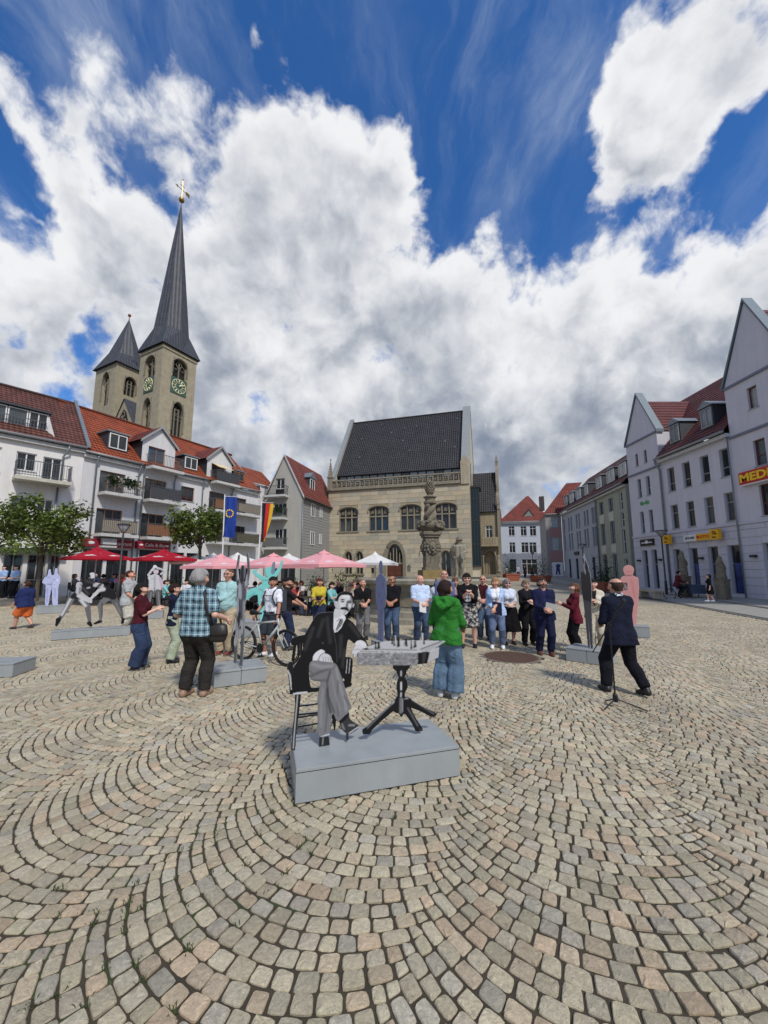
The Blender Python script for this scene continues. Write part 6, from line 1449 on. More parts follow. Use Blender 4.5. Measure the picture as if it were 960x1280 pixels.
# ================================================================ who stands where
def pp(u, vf, vh, z=0.0):
 p = gd(u, vf, z); return (p.x, p.y), at(u, vh, p.y).z - z
def P_(u, vf, vh, face, label, z=0.0, hs=1.0, **k):
 pos, H = pp(u, vf, vh, z); return person(label, pos, face, H * hs, z=z, **k)
BLK_ = lin(20, 20, 23); NAVY = lin(20, 25, 46); WHITE_ = lin(222, 224, 228); JB = lin(62, 88, 122); JD = lin(38, 54, 84)
def jean(V, base, T, S):
 n = .8 + .35 * np.clip(np.sin(V[:, :1] * 30) * .3 + np.exp(-((V[:, 2:3] - .42 * S) / (.12 * S)) ** 2), 0, 1); return base * n
H_BR, H_DK, H_GY, H_BL = lin(58, 42, 32), lin(30, 26, 24), lin(150, 148, 146), lin(150, 122, 84)
# --- near left
i_ = P_(241, 871, 712, -12, 'grey-haired man in a blue plaid shirt seen from behind', bulk=1.22, hair=('full', H_GY), shoes=lin(150, 120, 98), lf=(-.075, -.01), rf=(.075, .03), lh=(-.15, .12, .60), rh=(.20, .09, .60), head=(-12, 4),
  clothes=[('trousers', lin(46, 43, 40), {'inf': .016, 'flare': .022, 'top': .60}), ('shirt', (.5, .5, .5), {'mat': PLAID, 'sleeve': .93, 'hem': .475, 'inf': .028, 'flare': .012, 'loose': .012, 'collar': 1})], belly=.05)
def bag(r_):
 S = i_['S']; T = i_['T']; mb = MB(); c = T((.175, .01, .50))
 prof = [(.13, -.13), (.16, -.09), (.165, .02), (.14, .10), (.10, .115)]; mb.lathe([(a, z) for a, z in prof], 14, tuple(c), .48); mb.build('bag_body', LEATHER, r_, smooth=True)
 mb = MB(); mb.lathe([(.168, -.05), (.172, 0), (.15, .105), (.11, .122)], 14, (c[0] + .004, c[1] + .003, c[2] + .004), .5); mb.build('flap', LEATHER, r_, smooth=True)
 mb = MB(); p = [c + np.array([-.04, -.05, .10]), T((.150, -.055, .62)), T((.125, -.075, .72)), T((.090, -.058, .82)), T((.07, .0, .855)), T((.09, .05, .82))]; mb.tube(p, .019, 6); mb.tube([c + np.array([.07, 0, .1]), T((.165, .04, .65)), T((.14, .065, .74)), T((.09, .05, .82))], .017, 6); mb.build('strap', mat('strap_brown', lin(42, 30, 30), .6, .1), r_, smooth=True)
held(bag, 'shoulder_bag', 'black leather shoulder bag hanging at the plaid-shirted man’s hip', 'bag', i_)
P_(170, 837, 729, -72, 'dark-haired woman in a burgundy top and wide blue jeans clapping', female=True, bulk=1.12, hair=('pony', H_DK), shoes=lin(30, 28, 30), shoe_sole=lin(190, 190, 190), lh=(-.045, .17, .70), rh=(.035, .18, .695), curl=(.15, .15), lf=(-.05, .02), rf=(.05, -.01),
   clothes=[('jeans', lin(52, 66, 94), {'flare': .060, 'inf': .016, 'top': .60, 'col': jean}), ('shirt', lin(72, 22, 32), {'sleeve': .95, 'hem': .535, 'inf': .022, 'loose': .014})])
P_(212, 828, 730, -60, 'small person in a navy jacket and pale green trousers standing beside the plaid shirt', female=True, bulk=1.0, hair=('short', lin(46, 28, 22)), shoes=lin(24, 24, 28), lh=(-.05, .18, .62), rh=(.04, .2, .60), glasses='clear',
   clothes=[('trousers', lin(166, 176, 152), {'inf': .02, 'flare': .03}), ('shirt', lin(70, 110, 90), {'hem': .5, 'sleeve': .5}), ('jacket', lin(24, 30, 52), {'sleeve': 1.95, 'hem': .47})])
i_ = P_(281, 818, 711, 168, 'man in a pale turquoise sweater and beige trousers holding a phone', bulk=1.12, hair=('buzz', lin(90, 74, 62)), glasses='clear', shoes=lin(120, 58, 50), shoe_sole=lin(190, 180, 170), lh=(.05, .19, .645), rh=(.10, .17, .64), curl=(.9, .9), belly=.03, skin=SK_M,
  clothes=[('trousers', lin(182, 166, 140), {'inf': .02, 'flare': .025}), ('sweater', lin(158, 194, 194), {'sleeve': 1.9, 'hem': .48})])
def phone(r_):
 w = i_['wr'][1] + np.array([-.05, .08, .05]); mb = MB(); mb.box(w[0] - .035, w[0] + .035, w[1] - .005, w[1] + .005, w[2] - .02, w[2] + .1); mb.build('phone_body', BLACKG, r_)
held(phone, 'phone', 'black phone in the turquoise-sweatered man’s hands', 'phone', i_)
i_ = P_(338, 820, 721, 150, 'young man in a white T-shirt with backpack straps standing behind the bicycle', hair=('short', H_DK), skin=SK_T, shoes=lin(225, 225, 225), bulk=1.02, lh=(.19, .10, .46) if False else (-.20, .10, .48), rh=(.17, .12, .52), head=(38, 0), lf=(-.06, -.02), rf=(.07, .03),
  clothes=[('shorts', lin(52, 58, 66), {'upto': .98, 'inf': .02}), ('shirt', lin(226, 228, 234), {'sleeve': .75, 'hem': .475, 'inf': .018, 'loose': .01})])
def pack(r_):
 T = i_['T']; mb = MB(); c = T((0, -.125, .70)); mb.box(-.14, .14, c[1] - .08, c[1] + .06, c[2] - .24, c[2] + .22); mb.build('pack_body', mat('pack_grey', lin(58, 62, 72), .8, .1), r_)
 for sx in (-1, 1): mb = MB(); mb.tube([T((sx * .066, -.085, .83)), T((sx * .072, -.01, .848)), T((sx * .078, .055, .81)), T((sx * .082, .085, .74)), T((sx * .105, .06, .655)), T((sx * .11, -.02, .61))], .019, 6); mb.build('strap', mat('pack_grey'), r_, smooth=True)
 mb = MB(); mb.tube([T((-.08, .088, .765)), T((0, .098, .76)), T((.08, .088, .765))], .010, 6); mb.tube([T((-.10, .05, .56)), T((-.05, .095, .555)), T((.05, .095, .55)), T((.10, .05, .555))], .012, 6); mb.build('chest_strap', mat('strap_navy', lin(34, 38, 56), .7, .1), r_, smooth=True)
held(pack, 'backpack', 'dark grey backpack worn by the man in the white T-shirt', 'backpack', i_)
P_(357, 812, 722, -70, 'man in a black cap and dark clothes looking right beside the cyclist', hair=('cap', lin(26, 24, 26)), glasses='sun', skin=SK_M, beard=lin(60, 48, 40), lh=(-.05, .22, .60), rh=(.02, .24, .60),
   clothes=[('jeans', lin(40, 50, 78), {'inf': .018}), ('shirt', lin(32, 30, 34), {'sleeve': .8, 'hem': .48, 'inf': .02})])
i_ = P_(398, 794, 723, -160, 'woman in a bright yellow T-shirt holding a camera', female=True, bulk=1.1, hair=('bun', lin(86, 44, 34)), skin=SK_M, lh=(.03, .19, .62), rh=(.07, .21, .64), head=(18, 0), shoes=lin(60, 60, 64),
  clothes=[('jeans', lin(44, 52, 76), {'inf': .016}), ('shirt', lin(192, 174, 56), {'sleeve': .9, 'hem': .5, 'inf': .018, 'loose': .01})])
def camera_(r_):
 w = i_['wr'][1] + np.array([-.02, .07, .05]); mb = MB(); mb.box(w[0] - .07, w[0] + .07, w[1] - .035, w[1] + .035, w[2] - .05, w[2] + .045); mb.build('camera_body', METALB, r_); mb = MB(); mb.tube([(w[0], w[1] + .03, w[2]), (w[0] - .01, w[1] + .15, w[2] + .02)], .038, 10); mb.build('lens', METALB, r_)
held(camera_, 'camera', 'black camera held by the woman in yellow', 'camera', i_)
i_ = P_(453, 799, 724, -165, 'man in a black polo shirt and grey trousers with a jacket over his arm', bulk=1.1, hair=('buzz', lin(120, 96, 80)), lh=(-.02, .19, .60), rh=(.05, .18, .60), head=(20, -4), skin=SK_M,
  clothes=[('trousers', lin(112, 112, 114), {'inf': .02, 'flare': .024}), ('shirt', BLK_, {'sleeve': .85, 'hem': .47, 'inf': .02, 'collar': 1, 'vneck': 1, 'vw': .02})])
def jk(r_):
 s = Sdf(.016); a = (i_['el'][1] + i_['wr'][1]) / 2
 s.cap(a + np.array([-.08, .03, .02]), a + np.array([.06, .0, .03]), .05, .05, .03); s.cap(a + np.array([-.09, .06, -.05]), a + np.array([-.07, .06, -.26]), .045, .05, .04); s.cap(a + np.array([.05, .03, -.05]), a + np.array([.05, .03, -.22]), .05, .04, .04)
 s.post.append(lambda Dv, X, Y, Z: Dv + .006 * np.sin(X * 40 + Z * 12) * np.sin(Z * 18)); put('folded_cloth', np_mesh('folded_cloth', [s.mesh()], CLOTH, np.array(lin(66, 70, 60))), r_)
held(jk, 'jacket', 'dark green jacket hung over the forearm of the man in the black polo', 'jacket', i_)
P_(490, 801, 720, 172, 'man in a black shirt, jeans and sunglasses in front of the fountain basin', bulk=1.12, hair=('ring', lin(40, 34, 30)), glasses='sun', skin=SK_T, lh=(-.03, .20, .60), rh=(.04, .19, .605), curl=(.5, .5), belly=.03, head=(-24, 0),
   clothes=[('jeans', lin(68, 86, 112), {'inf': .02, 'flare': .022, 'col': jean}), ('shirt', BLK_, {'sleeve': 1.1, 'hem': .47, 'inf': .022, 'collar': 1})])
i_ = P_(526, 803, 719, -168, 'bald man in a light blue shirt holding a white sheet', bulk=1.1, hair=('none', lin(170, 150, 130)), skin=lin(210, 160, 138), lh=(-.03, .18, .60), rh=(.05, .18, .60), head=(22, 0), shoes=lin(60, 44, 36), belly=.03,
  clothes=[('jeans', lin(62, 78, 104), {'inf': .018, 'flare': .02, 'col': jean, 'top': .60}), ('shirt', lin(188, 206, 232), {'sleeve': .92, 'hem': .53, 'inf': .022, 'collar': 1, 'loose': .012})])
def sheet(r_, i=None, dx=-.03, w2=.085, h2=.13, col=PAPER, tilt=0.0, dzz=-.10, nm='paper'):
 i = i or i_; w = i['wr'][1] + np.array([dx, .07, dzz]); mb = MB(); a = math.cos(tilt), math.sin(tilt)
 mb.add([(w[0] + x * a[0], w[1] + yy + z * a[1] * .9, w[2] + z * a[0] + x * .2) for yy in (0, .006) for x, z in ((-w2, -h2), (w2, -h2), (w2, h2), (-w2, h2))], [(0, 1, 2, 3), (7, 6, 5, 4), (0, 4, 5, 1), (1, 5, 6, 2), (2, 6, 7, 3), (3, 7, 4, 0)]); mb.build('sheet', col, r_)
held(sheet, 'paper', 'white sheet of paper held by the bald man in light blue', 'paper', i_)
P_(557, 802, 713, 178, 'tall bald man in a grey-blue shirt behind the green hoodie', bulk=1.15, hair=('none', lin(160, 140, 120)), glasses='clear', skin=lin(206, 150, 130), lh=(-.03, .19, .62), rh=(.03, .19, .62), head=(0, -10),
   clothes=[('trousers', lin(50, 54, 66), {'inf': .018}), ('shirt', lin(88, 100, 130), {'sleeve': 1.9, 'hem': .47, 'inf': .02, 'collar': 1})])
P_(549, 796, 722, 175, 'person in white and dark clothes half hidden behind the tall bald man', female=True, hair=('short', lin(140, 126, 110)), res=.02, clothes=[('trousers', lin(30, 32, 40)), ('shirt', lin(196, 206, 216), {'sleeve': 1.6, 'hem': .47})])
P_(571, 800, 722, 178, 'woman in dark blazer and pink scarf behind the green hoodie', female=True, hair=('bob', lin(104, 78, 56)), glasses='clear', lh=(-.04, .16, .62), rh=(.04, .16, .63), clothes=[('trousers', lin(28, 28, 36)), ('shirt', lin(170, 140, 150), {'hem': .5, 'sleeve': .4}), ('jacket', lin(26, 26, 34), {'sleeve': 1.95, 'hem': .44})])
def tee_print(V, base, T, S):
 C = np.tile(base, (len(V), 1)); c = T((0, .1, .665)); d = np.sqrt(((V[:, 0] - c[0]) / (.045 * S)) ** 2 + ((V[:, 2] - c[2]) / (.055 * S)) ** 2); m = (V[:, 1] > .03) & (d < 1) & ((np.sin(V[:, 0] * 95) + np.sin(V[:, 2] * 70)) > -.6); C[m] = np.array(lin(168, 170, 176)); return C
P_(586, 809, 717, 172, 'young man in an open black jacket, printed black T-shirt and mottled grey shorts clapping', hair=('full', H_DK), glasses='sun', lh=(-.03, .19, .74), rh=(.02, .20, .74), curl=(.2, .2), shoes=lin(26, 26, 28), lf=(-.085, 0), rf=(.085, .01), bulk=1.05,
   clothes=[('shorts', (.4, .4, .4), {'mat': CAMO, 'upto': .98, 'inf': .03}), ('shirt', lin(22, 22, 25), {'hem': .48, 'sleeve': .4, 'col': tee_print}), ('jacket', lin(20, 20, 24), {'sleeve': 1.95, 'hem': .5, 'open': .05, 'vw': .045, 'vz': .5})],
   extras=lambda i: None)
P_(606, 799, 719, 165, 'man with sunglasses in a beige jacket over a dark red shirt', bulk=1.12, hair=('buzz', lin(150, 128, 104)), glasses='sun', skin=lin(206, 150, 128), lh=(-.02, .19, .62), rh=(.05, .18, .62), shoes=lin(40, 42, 48), clothes=[('jeans', lin(78, 98, 122), {'inf': .02, 'col': jean}), ('shirt', lin(64, 24, 30), {'hem': .48, 'sleeve': .5}), ('jacket', lin(196, 190, 172), {'sleeve': 1.9, 'hem': .46, 'open': .03, 'vw': .05})])
i_ = P_(622, 810, 722, 165, 'fair-haired woman in a pale blue blazer, jeans and white sneakers', female=True, bulk=1.08, hair=('pony', lin(150, 118, 84)), skin=lin(202, 150, 124), lh=(.03, .19, .57), rh=(.05, .10, .57), shoes=lin(228, 230, 234), shoe_sole=lin(235, 235, 235), lf=(-.075, .01), rf=(.075, .02), head=(-10, 0),
  clothes=[('jeans', lin(94, 108, 136), {'inf': .016, 'flare': .01, 'upto': 1.9, 'col': jean}), ('blouse', lin(226, 228, 232), {'hem': .50, 'sleeve': .4}), ('jacket', lin(172, 196, 230), {'sleeve': 1.9, 'hem': .46, 'open': .022, 'vw': .045})])
held(lambda r_: sheet(r_, dx=-.10, w2=.11, h2=.15, col=mat('folder_navy', lin(24, 28, 66), .5, .1), tilt=.2, dzz=.0), 'folder', 'navy blue folder held by the woman in the pale blue blazer', 'folder', i_)
P_(637, 805, 724, 178, 'grey-haired woman with sunglasses, white blouse and long black skirt', female=True, bulk=1.06, hair=('long', lin(120, 114, 108)), glasses='sun', lh=(-.02, .17, .62), rh=(.05, .17, .62), shoes=lin(40, 26, 24), clothes=[('skirt', lin(16, 16, 20), {'hem': .20, 'flare': .09}), ('blouse', lin(204, 214, 230), {'hem': .56, 'sleeve': .9, 'inf': .018})])
P_(661, 806, 725, -178, 'woman with glasses in a long black cardigan and black trousers', female=True, bulk=1.02, hair=('short', lin(120, 100, 80)), glasses='clear', lh=(-.02, .17, .66), rh=(.04, .17, .68), shoes=lin(24, 24, 26), clothes=[('trousers', lin(20, 20, 24), {'inf': .016}), ('blouse', lin(30, 30, 36), {'hem': .5, 'sleeve': .4}), ('jacket', lin(22, 22, 26), {'sleeve': 1.95, 'hem': .36, 'open': .015})])
i_ = P_(683, 819, 722, 175, 'bearded man in a bright navy suit reading from white notes', bulk=1.16, hair=('short', lin(58, 42, 34)), beard=lin(70, 48, 38), glasses='clear', skin=SK_M, lh=(-.02, .19, .61), rh=(.045, .19, .61), head=(0, -14), shoes=lin(104, 58, 46), lf=(-.06, .0), rf=(.07, -.06), belly=.03, curl=(.8, .8),
  clothes=[('trousers', lin(26, 30, 58), {'inf': .016}), ('shirt', lin(34, 38, 74), {'hem': .5, 'sleeve': .4, 'collar': 1}), ('jacket', lin(28, 32, 62), {'sleeve': 1.95, 'hem': .45, 'flare': .012})])
held(lambda r_: sheet(r_, dx=-.10, w2=.12, h2=.085, tilt=.5, dzz=.05), 'notes', 'white notes held by the man in the navy suit', 'paper', i_)
P_(722, 815, 729, 78, 'long-haired woman in a burgundy blazer and black trousers clapping', female=True, hair=('long', lin(96, 66, 48)), lh=(-.03, .19, .70), rh=(.03, .19, .705), curl=(.15, .15), head=(6, -14), clothes=[('trousers', lin(18, 18, 22), {'flare': .05, 'inf': .02}), ('blouse', lin(40, 18, 24), {'hem': .5, 'sleeve': .4}), ('jacket', lin(92, 26, 40), {'sleeve': 1.9, 'hem': .42, 'flare': .018})])
P_(747, 814, 724, 150, 'smiling dark-haired person in a light beige suit behind the dark board', female=True, hair=('short', H_DK), lh=(-.02, .18, .70), rh=(.03, .19, .70), curl=(.3, .3), head=(8, 0), shoes=lin(90, 80, 70), clothes=[('trousers', lin(188, 180, 162), {'flare': .03, 'inf': .02}), ('blouse', lin(40, 36, 36), {'hem': .5, 'sleeve': .4}), ('jacket', lin(204, 196, 178), {'sleeve': 1.9, 'hem': .45})])
P_(781, 866, 721, 8, 'balding man in a dark navy suit striding with his back to the viewer', bulk=1.14, hair=('ring', lin(66, 52, 44)), lh=(-.06, .16, .60), rh=(.17, .16, .52), lf=(-.13, .05), rf=(.09, -.14), heel=(0, .02), hip=.49, skin=lin(200, 150, 128), shoes=lin(22, 22, 26), elbow_out=1.3, head=(0, 0), lean=.03, beard=None,
   clothes=[('trousers', lin(20, 21, 28), {'inf': .018}), ('shirt', lin(214, 218, 226), {'hem': .52, 'sleeve': .4, 'collar': 1}), ('jacket', lin(22, 26, 44), {'sleeve': 1.96, 'hem': .425, 'flare': .012})])
i_ = P_(560, 872, 726, -28, 'dark-haired person in a bright green hoodie and wide faded jeans seen from behind', female=True, bulk=1.08, hair=('bob', lin(44, 32, 28)), skin=SK_M, lh=(-.10, .14, .60), rh=(.10, .17, .58), head=(-18, 0), shoes=lin(200, 202, 204), shoe_sole=lin(230, 230, 230),
  clothes=[('jeans', lin(96, 120, 142), {'flare': .075, 'inf': .020, 'col': jean, 'fold': .006}), ('sweater', lin(46, 116, 44), {'sleeve': 1.92, 'hem': .455, 'inf': .022, 'fold': .008})])
def hood(): pass
s_ = Sdf(.012); T_ = i_['T']
for a, b in (((-.075, -.045, .825), (0, -.095, .775)), ((.075, -.045, .825), (0, -.095, .775)), ((-.06, -.05, .84), (.06, -.05, .84))): s_.cap(T_(a), T_(b), .034 * i_['S'], .026 * i_['S'], .03)
s_.post.append(lambda Dv, X, Y, Z: Dv + .006 * np.sin(X * 38 + Z * 25)); put('hood', np_mesh('hood', [s_.mesh()], CLOTH, np.array(lin(48, 122, 46))), i_['t'])
P_(29, 786, 725, 84, 'man in a blue shirt and orange shorts walking left', bulk=1.32, belly=.10, hair=('short', lin(62, 44, 34)), beard=lin(70, 50, 38), skin=SK_M, lh=(-.12, .17, .52), rh=(.13, .12, .52), lf=(-.05, .15), rf=(.05, -.14), heel=(0, .03), hip=.485, shoes=lin(58, 44, 44), lean=.06, group='people walking across the square', cat='person',
   clothes=[('shorts', lin(206, 104, 54), {'upto': .95, 'inf': .03}), ('shirt', lin(38, 48, 92), {'sleeve': .9, 'hem': .46, 'inf': .026, 'loose': .016})])
i_ = P_(157, 792, 713, -80, 'broad man in a grey T-shirt and light shorts behind the wrestlers', bulk=1.30, hair=('buzz', lin(70, 44, 36)), skin=lin(206, 146, 120), lh=(-.11, .12, .50), rh=(.10, .16, .54), shoes=lin(170, 110, 96), lf=(-.07, .02), rf=(.06, -.02), belly=.05,
  clothes=[('shorts', lin(190, 186, 172), {'upto': 1.05, 'inf': .026}), ('shirt', lin(170, 172, 172), {'sleeve': .85, 'hem': .45, 'inf': .024, 'loose': .012})])
# --- officers on the terrace, far walkers
for u, f, lb in ((1, 160, 'person in a pale blue shirt and black trousers at the very left edge'), (16, 175, 'person in a pale blue uniform shirt and black trousers on the terrace')):
 P_(u, 748, 707, f, lb, z=.3, res=.022, lh=(-.05, .14, .62), rh=(.05, .14, .62), hair=('short', H_DK), bulk=1.1, group='people on the café terrace', clothes=[('trousers', lin(22, 24, 32), {'inf': .02}), ('shirt', lin(150, 180, 220), {'sleeve': .8, 'hem': .48, 'inf': .022})])
P_(889, 752, 718, 60, 'person in a black dress and white shoes walking past the pedestal', female=True, z=.2, res=.022, hair=('bob', H_DK), shoes=lin(225, 225, 225), lf=(-.04, .09), rf=(.04, -.08), group='people walking across the square', clothes=[('skirt', lin(18, 18, 20), {'hem': .27, 'flare': .04}), ('shirt', lin(20, 20, 22), {'sleeve': 1.2, 'hem': .5, 'inf': .022})])
for u, vh, Y, c, f, lb in ((634, 704, 50, lin(180, 180, 186), 20, 'distant walker in a pale top beside the planter'), (648, 708, 58, lin(190, 196, 206), 170, 'distant walker in white in front of the white house'), (656, 709, 56, lin(40, 44, 60), 200, 'distant walker in dark clothes in front of the white house'), (665, 708, 60, lin(120, 70, 60), 160, 'distant walker in a red-brown top near the street lamp')):
 p = at(u, 720, Y); person(lb, (p.x, Y), f, 1.72, z=ground_z(p.x, Y), res=.035, hair=('short', H_BR), group='distant people in the street', clothes=[('trousers', lin(44, 46, 58), {'inf': .02}), ('shirt', c, {'sleeve': .8, 'inf': .02})])
# ================================================================ café terrace: tables, chairs, guests
RATTAN = mat('chair_dark', lin(40, 38, 38), .7, .2); TABLE = mat('table_dark', lin(62, 54, 48), .5, .2)
def make_chair():
 t = thing('cafe_chair', '', 'chair'); mb = MB(); mb.box(-.22, .22, -.22, .22, .43, .47); mb.build('seat', RATTAN, t)
 mb = MB(); mb.box(-.22, .22, -.23, -.2, .55, .86)
 for k in range(5): mb.box(-.2 + k * .095, -.185 + k * .095, -.225, -.205, .47, .55)
 mb.build('backrest', RATTAN, t)
 for sx in (-1, 1):
  for sy in (-1, 1): mb = MB(); mb.tube([(sx * .2, sy * .2, .43), (sx * .22, sy * .22, 0)], .016, 5); mb.build('leg', METALB, t)
  mb = MB(); mb.tube([(sx * .23, -.2, .66), (sx * .23, .18, .66), (sx * .22, .2, .45)], .016, 5); mb.build('armrest', METALB, t)
 return t
def make_table():
 t = thing('cafe_table', '', 'table'); mb = MB(); mb.lathe([(.36, .72), (.37, .73), (.37, .75), (.36, .755)], 18); mb.build('tabletop', TABLE, t)
 mb = MB(); mb.lathe([(.035, .02), (.03, .72)], 8); mb.build('column', METALB, t); mb = MB(); mb.lathe([(.24, 0), (.22, .02), (.04, .035)], 14); mb.build('foot', METALB, t); return t
chair0, table0 = make_chair(), make_table()
GCOL = mat('guest_cloth', (1, 1, 1), .85, .15, objcol=True)
sit_k = dict(sit=True, hip=.29, H=1.72, res=.024, lf=(-.06, .23), rf=(.06, .23), group='guests seated at the café tables')
def guest_proto(label, fem, hairs, lh, rh, shirt, tr):
 return person(label, (0, 0), 0, female=fem, hair=hairs, lh=lh, rh=rh, clothes=[('trousers', tr, {'inf': .018}), ('shirt', (1, 1, 1), {'mat': GCOL, 'sleeve': .9, 'hem': .49, 'inf': .022})], **sit_k)['t']
G0 = [guest_proto('', False, ('short', H_DK), (-.08, .2, .50), (.08, .22, .48), 0, lin(40, 42, 52)), guest_proto('', True, ('bob', lin(110, 78, 54)), (-.04, .17, .55), (.05, .16, .62), 0, lin(60, 70, 90)), guest_proto('', False, ('ring', lin(160, 156, 150)), (-.1, .2, .42), (.04, .2, .55), 0, lin(70, 66, 60))]
used = {}
def dup(src, loc, rz, label, group=None, color=None):
 k = src.name
 o = src if k not in used else copy_tree(src); used[k] = 1
 o.location = loc; o.rotation_euler = (0, 0, rz); o['label'] = label
 if group: o['group'] = group
 if color:
  for c in o.children:
   if c.name.startswith('shirt'): c.color = (*color, 1)
 return o
TAB = [(196, 20.5), (160, 21.5), (130, 22.0), (225, 20.0), (246, 18.2), (268, 18.8), (296, 17.2), (318, 18.5), (345, 16.2), (366, 18.2), (386, 16.0), (412, 17.6), (432, 15.4), (448, 17.8), (110, 22.6)]
TN = ['in front of the flagpoles', 'below the red parasol', 'beside the restaurant door', 'next to the fighter board', 'behind the plaid shirt', 'below the left pink parasol', 'behind the edge-on board', 'under the white parasols', 'behind the turquoise dancer', 'behind the cyclist', 'behind the woman in yellow', 'below the right pink parasol', 'behind the chess player', 'by the fountain basin', 'beside the left tree']
SHC = [('pale', lin(200, 200, 204)), ('black', lin(28, 28, 32)), ('turquoise', lin(120, 186, 186)), ('lilac', lin(170, 160, 190)), ('navy', lin(36, 44, 74)), ('red', lin(140, 50, 50)), ('grey', lin(110, 112, 118)), ('cream', lin(206, 196, 170)), ('blue', lin(80, 110, 160))]
rs = random.Random(5); seen = {}
for k, (u, Y) in enumerate(TAB):
 z = .3 if u < 170 else 0.0; c = at(u, 720, Y); cx = c.x
 dup(table0, (cx, Y, z), rs.uniform(0, 6), 'round dark café table ' + TN[k], 'café tables')
 a0 = rs.uniform(0, 6.28)
 for q in range(rs.choice([2, 3, 3])):
  a = a0 + q * 2.1 + rs.uniform(-.2, .2); x, y = cx + math.cos(a) * .62, Y + math.sin(a) * .62; face = math.atan2(Y - y, cx - x) - math.pi / 2
  side = 'nearest the viewer' if math.sin(a) < -.5 else 'on the far side' if math.sin(a) > .5 else 'left of its table' if math.cos(a) < 0 else 'right of its table'
  lb = f'dark café chair {side}, {TN[k]}'
  if lb in seen: lb = f'second dark café chair {side}, {TN[k]}'
  seen[lb] = 1; dup(chair0, (x, y, z), face, lb, 'café chairs')
  if rs.random() < .86:
   nm, col = SHC[(k * 3 + q * 2) % len(SHC)]; g = G0[rs.randrange(3)]
   lb = f'seated guest in {nm} top {side}, {TN[k]}'; lb = lb if lb not in seen else f'other seated guest in {nm} top {side}, {TN[k]}'; seen[lb] = 1
   gx, gy = x + math.sin(face) * -.02, y
   dup(g, (x, y, z - .03), face, lb, 'guests seated at the café tables', col)
bpy.context.view_layer.update()
